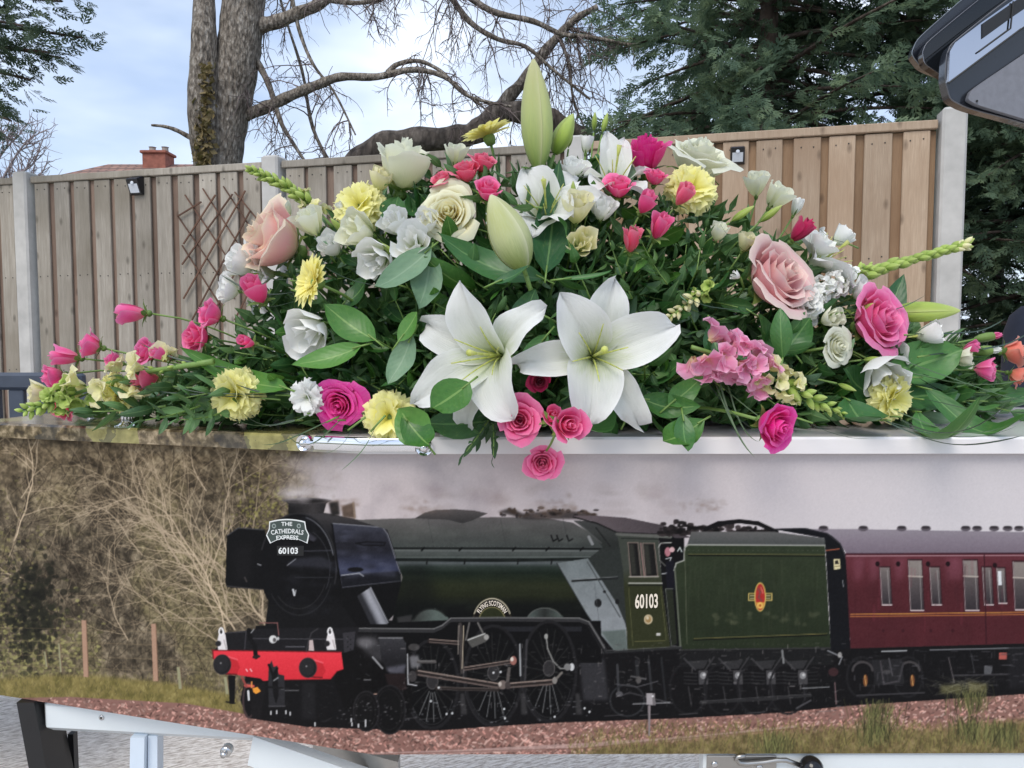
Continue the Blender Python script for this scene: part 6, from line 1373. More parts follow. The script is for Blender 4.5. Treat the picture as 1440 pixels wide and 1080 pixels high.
# ------------------------------------------------------------------ the flowers, one by one
R_, CN, LI = 'roses in the spray', 'yellow carnations in the spray', 'white lisianthus flowers in the spray'
SR = 'small spray roses'
for a in [
 ('rose_side', 385, 338, 47, (-.72, .55, .35), 'blush', 'big blush pink rose with cream outer petals, facing left beside the trellis'),
 ('rose_half', 1098, 388, 54, (.5, .72, .42), 'pink_cream', 'big pale pink rose with ruffled cream rims at the right, above the pink snapdragon'),
 ('rose_open', 630, 296, 44, (-.05, 1, .22), 'cream', 'cream yellow rose facing the camera beside the fat lily bud'),
 ('rose_cup', 566, 240, 37, (.15, .25, .95), 'cream_white', 'upright cream white rose rising above the fence line left of the yellow gerbera'),
 ('rose_half', 985, 218, 44, (.25, .45, .8), 'cream_white', 'large cream rose at the top right beside the solar lamp'),
 ('rose_open', 474, 572, 40, (-.15, .85, -.25), 'hot_pink', 'deep hot pink rose hanging at the lid edge, beside the small white carnation'),
 ('rose_side', 1088, 597, 29, (.45, .75, -.15), 'hot_pink', 'hot pink rose lying on the white lid below the pink snapdragon'),
 ('rose_half', 1238, 449, 45, (.5, .85, .3), 'soft_pink', 'bright pink rose at the right in front of the concrete end post'),
 ('rose_cup', 908, 222, 27, (-.1, .35, .9), 'magenta', 'magenta rose standing at the top beside the back white lily'),
 ('spray_open', 1182, 487, 31, (.45, .85, .1), 'cream_white', 'small cream white rose left of the drooping white bloom on the right')]:
    flower('rose', *a[:6], a[6], 'rose', group=R_, spin=hash(a[1]) % 7)
for a in [
 ('spray_open', 730, 591, 35, (-.05, 1, .1), 'rose_pink', 'open pink spray rose hanging over the lid edge, largest of its cluster'),
 ('spray_half', 797, 597, 25, (.35, .9, .1), 'rose_pink', 'half open pink spray rose at the right of the cluster on the lid edge'),
 ('spray_open', 763, 652, 28, (0, .95, -.1), 'rose_pink', 'lowest pink spray rose, hanging in front of the coffin side'),
 ('spray_bud', 775, 588, 14, (.1, .9, .35), 'rose_pink', 'pink rosebud in the middle of the cluster on the lid edge'),
 ('spray_half', 870, 264, 21, (0, .6, .8), 'rose_pink', 'pink spray rose below the magenta rose, left of two buds'),
 ('spray_half', 922, 250, 15, (.15, .5, .85), 'rose_pink', 'small pink spray rose just under the magenta rose'),
 ('spray_bud', 956, 281, 13, (.45, .5, .65), 'coral', 'coral pink rosebud touching the upper right yellow carnation'),
 ('spray_bud', 925, 327, 15, (.25, .6, .7), 'rose_pink', 'pink rosebud among dark leaves, right of the lowest coral bud'),
 ('spray_bud', 905, 292, 13, (.35, .5, .7), 'rose_pink', 'tiny pink rosebud between the upper pink spray roses'),
 ('spray_bud', 888, 346, 14, (.1, .4, .8), 'coral', 'small coral rosebud low between dark leaves right of the upright lily leaf'),
 ('spray_half', 759, 536, 15, (0, 1, 0), 'dark_rose', 'dark red rose tucked in the shadow between the two big lilies'),
 ('spray_half', 686, 269, 20, (.1, .6, .7), 'rose_pink', 'pink spray rose behind the top of the fat lily bud'),
 ('spray_half', 655, 243, 20, (-.1, .5, .8), 'coral', 'coral spray rose behind the dark feathery sprig, right of another'),
 ('spray_half', 622, 256, 17, (-.35, .5, .7), 'coral', 'leftmost coral spray rose behind the dark feathery sprig'),
 ('spray_half', 679, 230, 18, (.25, .4, .8), 'coral', 'coral spray rose under the yellow gerbera seen from the side'),
 ('spray_bud', 365, 416, 17, (-.2, .6, .65), 'rose_pink', 'pink rosebud below the big blush rose'),
 ('spray_half', 297, 442, 21, (-.75, .5, .35), 'soft_pink', 'pink spray rose with its stem to the right, above a brighter one'),
 ('spray_half', 277, 474, 22, (-.6, .8, .1), 'rose_pink', 'bright pink spray rose on the left, just above the long pointed leaf'),
 ('spray_bud', 196, 440, 15, (-1, .25, .05), 'soft_pink', 'pink rosebud pointing left on a bare stem in front of the fence'),
 ('spray_half', 129, 486, 19, (-.9, .35, .25), 'soft_pink', 'pink spray rose on the far left above the green snapdragon spike'),
 ('spray_bud', 102, 503, 14, (-.9, .3, .1), 'soft_pink', 'small pink rosebud left of the far left spray rose'),
 ('spray_half', 76, 530, 19, (-.7, .6, -.2), 'soft_pink', 'pink spray rose at the far left in front of the bench'),
 ('spray_half', 206, 495, 19, (-.5, .7, .3), 'soft_pink', 'pink spray rose seen through stems above the long snapdragon spike'),
 ('spray_half', 90, 574, 18, (-.3, .8, -.6), 'coral', 'coral spray rose drooping on to the glossy lid at the far left'),
 ('spray_bud', 213, 532, 14, (-.6, .7, -.1), 'coral', 'coral bud right of the left snapdragon spike, just above the lid'),
 ('spray_half', 160, 508, 15, (-.7, .5, .3), 'soft_pink', 'pink spray rose just above the cream florets of the left spike'),
 ('spray_bud', 236, 500, 12, (-.6, .6, .3), 'soft_pink', 'pink rosebud between the left pair and the long snapdragon stem'),
 ('spray_bud', 352, 482, 10, (-.4, .8, .2), 'rose_pink', 'tiny pink rosebud in shade below the white freesia-like bloom'),
 ('spray_bud', 1120, 332, 14, (.5, .35, .6), 'dark_rose', 'dark magenta rosebud just above the big pale pink rose'),
 ('spray_half', 1424, 494, 19, (.9, .35, .1), 'salmon', 'salmon rose at the right edge beside the closed carnation buds'),
 ('spray_half', 1430, 528, 15, (.8, .5, -.3), 'salmon', 'salmon bud hanging at the right edge below another'),
 ('spray_bud', 1360, 489, 8, (.6, .6, .3), 'soft_pink', 'tiny pink bud left of the closed carnation buds')]:
    flower('spray_rose', *a[:6], a[6], 'rose', group=SR, lift=.078 if a[1] in (730, 797, 775) else .034, spin=(a[1]*7 % 13)/2., stem_r=.0014, toward=place(782, 604, .012) if a[1] == 763 else None)
for a in [
 ('carnation', 501, 283, 40, (-.25, .8, .5), 'yellow', 'pale yellow carnation left of the cream rose, under the upright white rose'),
 ('carnation', 977, 260, 38, (.2, .9, .4), 'yellow', 'yellow carnation at the upper right under the large cream rose'),
 ('carnation2', 545, 588, 40, (-.05, 1, 0), 'yellow', 'yellow carnation overhanging the chrome bar on the lid edge'),
 ('carnation', 325, 556, 40, (-.25, .95, -.1), 'yellow', 'yellow carnation under the long pointed leaf on the left'),
 ('carnation2', 157, 556, 32, (-.7, .55, -.3), 'yellow', 'yellow carnation beside the chrome finial on the left'),
 ('carnation2', 1262, 562, 37, (.45, .8, -.15), 'yellow', 'yellow carnation low on the right under the drooping white bloom')]:
    flower('carnation', *a[:6], a[6], 'carnation', group=CN, spin=a[1] % 5)
flower('carnation', 'small_carnation', 428, 561, 28, (-.25, .9, -.2), 'white', 'small white carnation touching the deep hot pink rose', 'carnation', .045)
flower('gerbera', 'gerbera', 443, 397, 43, (-.66, .6, .22), 'lemon', 'pale yellow gerbera turned left above the white freesia-like bloom', 'gerbera', .06, group='yellow gerberas', cz=0.)
flower('gerbera', 'gerbera', 687, 192, 40, (-.34, .03, .94), 'lemon', 'yellow gerbera seen from the side at the top of the spray', 'gerbera', 0, group='yellow gerberas', cz=0.)
for a in [
 ('lisi_open', 438, 466, 37, (-.35, .8, -.35), 'white', 'white freesia-like bloom between the gerbera and two big green leaves'),
 ('lisi_open', 532, 366, 30, (-.3, .75, -.35), 'white', 'drooping white lisianthus in front of the grey-green leaves on the upper left'),
 ('lisi_half', 512, 326, 24, (-.45, .6, .2), 'cream_white', 'cream lisianthus under the upper left yellow carnation'),
 ('lisi_open', 582, 342, 28, (-.1, .8, .25), 'white', 'white lisianthus tucked left of the cream yellow rose'),
 ('lisi_bud', 824, 204, 21, (.05, .2, 1), 'white', 'upright closed white lisianthus at the top between lily bud and magenta rose'),
 ('lisi_bud', 1121, 292, 22, (.35, .3, .9), 'white', 'closed white lisianthus leaning over the dark magenta rosebud'),
 ('lisi_half', 1064, 264, 17, (-.1, .45, .9), 'cream_white', 'cream lisianthus on the right, left one of a pair above long buds'),
 ('lisi_half', 1089, 281, 18, (.4, .5, .75), 'cream_white', 'cream lisianthus on the right, right one of a pair above long buds'),
 ('lisi_half', 440, 318, 20, (-.3, .5, .75), 'cream_white', 'cream lisianthus right of the big blush rose'),
 ('lisi_bud', 479, 294, 15, (-.4, .5, .7), 'white', 'small white bud left of the upper left yellow carnation'),
 ('lisi_open', 1240, 526, 36, (.1, .75, -.55), 'white', 'drooping white bloom with a green bud, above the lowest right carnation'),
 ('lisi_half', 812, 300, 22, (.1, .6, .75), 'snap_cream', 'greenish cream lisianthus right of the upright lily leaf'),
 ('lisi_half', 815, 345, 20, (.05, .9, .2), 'snap_cream', 'greenish cream lisianthus half hidden low behind the upright lily leaf'),
 ('lisi_half', 536, 258, 17, (.3, .4, .8), 'snap_cream', 'cream green bud right beside the upright cream white rose'),
 ('lisi_bud', 1035, 388, 15, (-.75, .6, .2), 'white', 'small white bud left of the big pale pink rose'),
 ('lisi_half', 1222, 600-40, 0.1, (0, 1, 0), 'white', '') ][:-1]:
    flower('lisianthus', *a[:6], a[6], 'lisianthus', group=LI, spin=a[1] % 6, stem_r=.0016)
WF = 'small white filler blooms'
for (px, py, rp, ax, kind, col, lab) in [(345, 372, 20, (-.6, .5, .3), 'lisi_half', 'white', 'small white bloom under the big blush rose, left of the gerbera'), (602, 318, 18, (-.2, .8, .4), 'lisi_half', 'white', 'small white bloom under the left side of the cream yellow rose'), (560, 318, 19, (-.3, .7, .5), 'lisi_half', 'white', 'small white bloom right of the upper left carnation'),
        (640, 222, 15, (.1, .4, .9), 'lisi_half', 'cream_white', 'small cream bloom at the top right of the upright cream white rose'), (806, 238, 20, (.1, .5, .8), 'lisi_open', 'white', 'small white bloom under the closed white lisianthus at the top'), (846, 300, 18, (.1, .7, .6), 'lisi_half', 'white', 'small white bloom left of the upper pink spray roses'),
        (1152, 345, 22, (.4, .4, .7), 'lisi_open', 'white', 'small white bloom above the white stock'), (1180, 336, 15, (.6, .3, .7), 'lisi_half', 'white', 'small white bloom right of the dark magenta rosebud'), (1130, 425, 22, (.4, .8, .1), 'lisi_open', 'white', 'small white bloom low right under the big pale pink rose'), (1212, 410, 20, (.5, .6, .4), 'lisi_open', 'white', 'small white bloom between the white stock and the bright pink rose'),
        (110, 545, 17, (-.5, .7, .1), 'lisi_half', 'snap_cream', 'small cream bloom behind the long left snapdragon spike'), (60, 552, 14, (-.7, .6, .1), 'lisi_half', 'snap_cream', 'small cream bloom at the tip end of the left snapdragon'), (186, 548, 17, (-.3, .8, .1), 'lisi_half', 'snap_cream', 'small cream bloom right of the left carnation by the finial'),
        (400, 300, 15, (-.4, .5, .7), 'lisi_half', 'cream_white', 'small cream bloom above the big blush rose'), (468, 350, 17, (-.3, .7, .5), 'lisi_half', 'white', 'small white bloom above the left gerbera'), (700, 318, 16, (0, .8, .5), 'lisi_half', 'white', 'small white bloom behind the left edge of the fat lily bud'),
        (1010, 330, 13, (.2, .5, .8), 'lisi_half', 'cream_white', 'small cream bloom below the upper right carnation'), (1048, 345, 14, (.3, .5, .8), 'lisi_half', 'snap_cream', 'small greenish bloom above the big pale pink rose'), (1165, 450, 15, (.4, .8, .2), 'lisi_half', 'cream_white', 'small cream bloom above the small cream white rose'), (1300, 470, 18, (.8, .4, .2), 'lisi_half', 'white', 'small white bloom below the right lily bud'),
        (1350, 505, 13, (.8, .5, .1), 'lisi_half', 'cream_white', 'small cream bloom left of the closed carnation buds'), (1380, 520, 14, (.7, .6, 0), 'lisi_half', 'soft_pink', 'small pink bloom under the closed carnation buds'), (322, 408, 20, (-.7, .5, .1), 'lisi_open', 'white', 'small white bloom at the left margin under the blush rose')]:
    flower('filler_bloom', kind, px, py, rp, ax, col, lab, 'flower', .015, px % 6, WF, stem_r=.0013)
GB = 'slim green closed buds'
for (px, py, rp, ax, lab) in [(475, 318, 30, (-.5, .5, .6), 'slim green bud hanging between cream lisianthus blooms on the upper left'), (548, 352, 30, (-.55, .5, .5), 'slim green bud in front of the drooping white lisianthus'),
                              (1085, 300, 34, (.6, .4, .5), 'slim olive bud beneath the cream lisianthus pair'), (1045, 300, 34, (.65, .3, .45), 'slim brownish bud lying left under the cream lisianthus pair'), (836, 170, 24, (.05, .1, 1), 'slim dark green bud at the top, left of another'), (851, 172, 26, (.25, .1, 1), 'slim green bud at the top right of the closed white lisianthus'),
                              (802, 192, 26, (.15, .1, 1), 'pale green bud behind the top green lily bud'), (806, 268, 26, (-.05, .4, 1), 'yellow green bud above the greenish cream lisianthus'), (1218, 432, 26, (.7, .5, .4), 'slim green bud left of the bright pink rose'), (1228, 505, 26, (.6, .7, .1), 'slim green bud over the drooping white bloom'), (1192, 545, 26, (.6, .7, -.3), 'olive bud hanging left of the drooping white bloom')]:
    flower('flower_bud', 'slim_bud', px, py, rp, ax, 'green_bud', lab, 'bud', .03, group=GB, stem_r=.0014, cz=.5)

# lilies: petals (azimuth in degrees seen from the front, 0 = right, 90 = up), length, width, bend, wave
def lily(px, py, rp, ax, pet, label, lift=.06, spin=0., stam=6):
    P = place(px, py, lift); r = rp/FPX*P.y; v = Vector((ax[0], -ax[1], ax[2])).normalized()
    rt = Vector((1, 0, 0)); rt = (rt-v*rt.dot(v)).normalized(); upv = v.cross(rt); rot = Matrix((rt, upv, v)).transposed().to_quaternion()
    root = thing('lily', label, 'lily', P-v*r*.18, rot, 'white lilies in the spray'); root.scale = (r, r, r)
    for nm, me, k in lily_parts(pet, int(px), stam):
        me.materials.append({'petal': PM['lily'], 'green': GREEN, 'stamen': PM['stamen']}[k]); obj(nm, me, root)
    stem_to(root, P-v*r*.25, v, .003, STEM); return root
lily(836, 500, 120, (.03, .95, .10), [(124, 1.10, .60, [12, 36, 66, 90], .05), (20, 1.16, .58, [18, 58, 82, 124], .06), (262, 1.06, .66, [12, 46, 74, 130], .05),
      (76, 1.02, .50, [26, 62, 84, 100], .07), (186, 1.12, .40, [24, 66, 96, 160], .13), (304, 1.16, .40, [30, 74, 104, 160], .17)], 'white lily facing the camera, the right one of two big open lilies in front')
lily(694, 500, 120, (-.46, .86, .04), [(102, 1.14, .54, [14, 40, 66, 84], .05), (212, 1.26, .56, [18, 56, 80, 92], .05), (296, 1.02, .66, [14, 50, 82, 118], .06),
      (40, 1.0, .44, [26, 62, 96, 160], .12), (156, 1.16, .48, [26, 62, 88, 136], .10), (244, 1.16, .40, [32, 76, 104, 140], .13)], 'white lily turned to the left, the left one of two big open lilies in front')
lily(768, 300, 92, (-.12, .62, .55), [(112, .95, .62, [14, 40, 66, 84], .05), (50, .98, .52, [18, 50, 90, 140], .05), (6, .95, .46, [24, 60, 84, 100], .06), (180, .8, .5, [20, 60, 84, 100], .05), (250, .7, .5, [24, 56, 80, 100], .05), (310, .85, .56, [14, 40, 62, 90], .08)], 'white lily behind the fat lily bud, its stigma showing', .0)
lily(862, 262, 92, (.05, .35, .85), [(70, .95, .42, [10, 22, 34, 40], .05), (110, 1.0, .40, [10, 20, 26, 20], .05), (170, .8, .46, [24, 60, 84, 110], .06), (20, .8, .4, [20, 46, 70, 90], .05), (240, .75, .5, [24, 56, 90, 120], .05), (310, .7, .5, [24, 56, 90, 120], .05)], 'white lily at the top seen from the side behind the magenta rose', -.01)
lily(372, 385, 74, (-.75, .3, -.05), [(180, 1.0, .5, [20, 60, 84, 120], .07), (240, 1.05, .52, [20, 60, 90, 130], .07), (120, 1.0, .5, [20, 56, 80, 110], .06), (300, .9, .5, [24, 56, 90, 120], .06), (60, .9, .46, [24, 56, 90, 120], .05), (0, .7, .46, [24, 56, 90, 120], .05)], 'white lily half hidden behind the big blush rose on the left', -.02, 0, 0)
lily(1150, 372, 82, (.62, .25, .55), [(100, 1.0, .46, [16, 40, 62, 74], .05), (40, 1.0, .42, [18, 40, 84, 150], .07), (350, .9, .44, [24, 56, 84, 110], .05), (300, .9, .5, [20, 50, 80, 100], .05), (160, .7, .44, [24, 56, 80, 100], .05), (230, .7, .46, [24, 56, 90, 120], .05)], 'white lily behind the big pale pink rose, its yellow stamens reaching right', -.02)
lily(1252, 478, 62, (.9, .25, .15), [(60, 1., .5, [16, 40, 50, 40], .04), (330, 1.0, .5, [18, 44, 56, 50], .05), (200, .7, .44, [24, 56, 84, 110], .05), (270, .8, .5, [20, 50, 70, 80], .05), (120, .7, .44, [24, 56, 80, 100], .05)], 'white lily pointing right, behind the bright pink rose', -.02, 0, 0)
def bud(px0, py0, px1, py1, wpx, col, label, lift0, lift1, slim=None):
    A, B = place(px0, py0, lift0), at(px1, py1, place(px0, py0, lift0).y-lift1); d = B-A; L = d.length; rot = d.to_track_quat('Z', 'Y')@Quaternion((0, 0, 1), .4+px0)
    root = thing('lily_bud', label, 'lily bud', A, rot, 'closed lily buds'); root.scale = (L, L, L); w = wpx/FPX*A.y/L/.34
    for nm, me, k in bud_parts(1, .12, True, w):
        me.materials.append({'petal': PM[col], 'green': GREEN}[k]); obj(nm, me, root)
    stem_to(root, A-d.normalized()*L*.05, d.normalized(), .003, STEM)
bud(757, 236, 750, 84, 42, 'tall_bud', 'tall pale green lily bud standing straight up at the very top of the spray', .0, .0)
bud(736, 378, 690, 274, 58, 'lily_bud', 'fat cream lily bud leaning left above the two big lilies', .05, .02)
bud(780, 216, 806, 160, 27, 'green_bud', 'small green lily bud at the top, right of the tall pale one', .0, .0)
bud(1252, 440, 1350, 437, 28, 'green_bud', 'yellow green lily bud pointing right across the concrete end post', -.01, .03)

# snapdragons and stock: each spike is a thing, its florets and buds are parts
FL = [floret_mesh(i) for i in range(3)]; OV = ovoid_mesh()
for me in FL+[OV]: me.materials.append(PM['white'])
def spike(name, cat, label, path, items, lift=.03, stem_r=.003, mat=STEM, group='flower spikes'):
    """path: photo points along the spike; items: (t, across px, up px, size px, kind, colour)"""
    Y0 = [place(x, y, lift).y if len(q) < 3 else q[2] for q in path for x, y in (q[:2],)]
    P = [at(q[0], q[1], y) for q, y in zip(path, Y0)]; root = thing(name, label, cat, P[0], None, group); o = P[0]
    t = np.linspace(0, len(P)-1, 16); pts = [P[min(int(u), len(P)-2)].lerp(P[min(int(u), len(P)-2)+1], u-min(int(u), len(P)-2))-o for u in t]
    m = MB(); m.tube(pts, np.linspace(stem_r, stem_r*.45, 16), 7); obj('stem', m.mesh('stem', mat, True), root)
    for k, (u, ax, kind, sz, col, tilt) in enumerate(items):
        f = u*15; i = min(int(f), 14); p = pts[i].lerp(pts[i+1], f-i); d = (pts[i+1]-pts[i]).normalized()
        side = Vector((0, -1, 0)); side = (side-d*side.dot(d)).normalized(); w = d.cross(side)
        v = (side*math.cos(ax)+w*math.sin(ax)); dirv = (v*(1-tilt)+d*tilt).normalized(); s = sz/FPX*P[0].y
        if kind == 'floret': obj('floret', FL[k % 3], root, PM[col], p+v*s*.38, dirv.to_track_quat('Z', 'Y')@Quaternion((0, 0, 1), k*1.1), s)
        else: obj('bud', OV, root, PM[col], p+v*stem_r*.5, dirv.to_track_quat('Z', 'Y'), (s*.62, s*.62, s))
rr = random.Random(3)
def ring_items(u0, u1, n, kind, s0, s1, col, tilt, amin=-2.2, amax=2.2):
    return [(u0+(u1-u0)*(i+.5)/n, (amin+(amax-amin)*((i*.618+rr.uniform(-.05, .05)) % 1)), kind, (s0+(s1-s0)*(i/max(1, n-1)))*rr.uniform(.85, 1.15), col, tilt+rr.uniform(-.08, .08)) for i in range(n)]
spike('snapdragon', 'snapdragon', 'pink snapdragon spike with cream florets and a green tip, lying right over the lid edge', [(972, 488), (1040, 508), (1110, 545), (1188, 584)],
      ring_items(.03, .52, 17, 'floret', 36, 28, 'snap_pink', .3)+ring_items(.42, .72, 9, 'floret', 25, 20, 'snap_cream', .3)+ring_items(.62, .86, 10, 'bud', 26, 17, 'snap_green', .5)+ring_items(.84, 1., 9, 'bud', 16, 9, 'snap_green', .6), .055)
spike('snapdragon', 'snapdragon', 'long pale green snapdragon spike with cream florets, lying left towards the head end', [(300, 508), (200, 524), (110, 552), (32, 580)],
      ring_items(.20, .66, 7, 'floret', 34, 30, 'snap_cream', .25)+ring_items(.60, .84, 7, 'floret', 26, 20, 'snap_green', .4)+ring_items(.66, 1., 22, 'bud', 20, 12, 'snap_green', .5)+ring_items(.1, .6, 10, 'bud', 12, 12, 'snap_green', .7), .05, .0042)
spike('snapdragon', 'snapdragon', 'green budded snapdragon spike crossing the concrete post at the upper left', [(470, 322, 1.2), (430, 280, 1.2), (395, 258, 1.2), (352, 238, 1.2)],
      ring_items(.25, 1., 40, 'bud', 17, 11, 'snap_green', .55, -3.1, 3.1)+ring_items(.1, .4, 4, 'floret', 16, 14, 'snap_cream', .5), 0, .003)
spike('snapdragon', 'snapdragon', 'thin green budded spike reaching right past the top of the concrete end post', [(1180, 398, 1.18), (1240, 378, 1.18), (1300, 360, 1.18), (1356, 345, 1.18)],
      ring_items(.15, 1., 42, 'bud', 22, 15, 'snap_green', .82, -3.1, 3.1)+ring_items(.9, 1., 8, 'bud', 13, 13, 'snap_cream', .6, -3, 3), 0, .0034)
spike('stock', 'stock', 'white stock with crowded little florets right of the big pale pink rose', [(1120, 440), (1150, 415), (1180, 392), (1222, 376)],
      ring_items(.0, .75, 34, 'floret', 22, 17, 'white', .15, -2.4, 2.4)+ring_items(.7, 1., 16, 'bud', 17, 11, 'snap_green', .5, -2.6, 2.6), .0, .003)
spike('snapdragon', 'snapdragon', 'cream and green young spike low in the shade right of the two big lilies', [(1010, 400), (975, 420), (950, 440), (925, 455)], ring_items(.2, 1., 20, 'bud', 16, 9, 'snap_cream', .5)+ring_items(0, .3, 4, 'floret', 15, 12, 'snap_green', .5), .0, .0025)
for (px, py, s, ax, col, lab) in ((1398, 492, 26, (1, .35, .1), 'white', 'closed carnation bud with a white tip at the right edge'), (1400, 472, 24, (1, .2, .2), 'soft_pink', 'closed carnation bud with a pink tip at the right edge'), (455, 580, .1, (0, 1, 0), 'white', ''))[:2]:
    flower('carnation_bud', 'small_carnation', px, py, s*.8, ax, col, lab, 'bud', .0, group='closed carnation buds', parts=[('petal', grid('bud_petal', blade_fn(1., .5, [12, 6, -4, 8], i*1.047, .4, .03, 2, .6, .6, i, 0, .08), 5, 6), 'petal') for i in range(6)]+[('calyx', auto_uv(MB().lathe([(.03, -.9), (.16, -.86), (.30, -.5), (.34, 0), (.30, .4), (.24, .46)], 12).mesh('calyx', None, True)), 'green')])

# ------------------------------------------------------------------ greenery: single big leaves
LEAF = {}
def leaf_mesh(kind, var):
    k = (kind, var)
    if k not in LEAF:
        rg = np.random.default_rng(var*17+len(kind)*3)
        L, W, th, cup, wv, tp, pk, nv = {'round': (1, .66, [20, 2, -16, -26], .22, .03, .62, .50, 9), 'oval': (1, .44, [24, 4, -14, -22], .25, .03, .75, .47, 9), 'lance': (1, .32, [26, 6, -16, -30], .3, .03, .85, .42, 9),
                                         'long': (1, .17, [28, 10, -18, -44], .35, .03, .8, .40, 12), 'strap': (1, .12, [22, 8, -14, -36], .3, .02, .6, .45, 14), 'blade': (1, .022, [12, 6, -10, -28], .4, 0, .5, .4, 14)}[kind]
        th = [t+rg.normal(0, 10) for t in th]; wv *= rg.uniform(.8, 2.6); LEAF[k] = grid('leaf', blade_fn(L, W*rg.uniform(.82, 1.18), th, 0, cup, wv, 2, tp, min(.56, pk*rg.uniform(.86, 1.14)), rg.uniform(0, 6), rg.normal(0, .35)), 5 if kind in ('lance', 'blade') else 7, nv)
        LEAF[k].materials.append(LM['salal'])
    return LEAF[k]
def leaf_rot(d, face):
    """leaf mesh grows along +Z with its upper side towards -X"""
    d = d.normalized(); f = (face-d*face.dot(d))
    f = f.normalized() if f.length > 1e-4 else d.orthogonal().normalized()
    x = -f; y = d.cross(x); return Matrix((x, y, d)).transposed().to_quaternion()
def big_leaf(px0, py0, px1, py1, kind, mat, label, lift0=.04, lift1=.06, var=0, wid=1., face=(0, -1, .55), group='single large leaves', cat='leaf', name='leaf'):
    A = place(px0, py0, lift0); B = at(px1, py1, place(px1, py1, lift1).y); d = B-A
    root = thing(name, label, cat, A, leaf_rot(d, Vector(face)), group)
    o = obj('leaf_blade', leaf_mesh(kind, var), root, LM[mat], (0, 0, 0), None, (d.length*wid, d.length*wid, d.length*1.03))
    m = MB(); m.tube([(0, 0, .012), (.001, 0, -.004), (.002, 0, -.014)], [.0012, .0013, .0014], 5); obj('stalk', m.mesh('stalk', STEM, True), root); return root
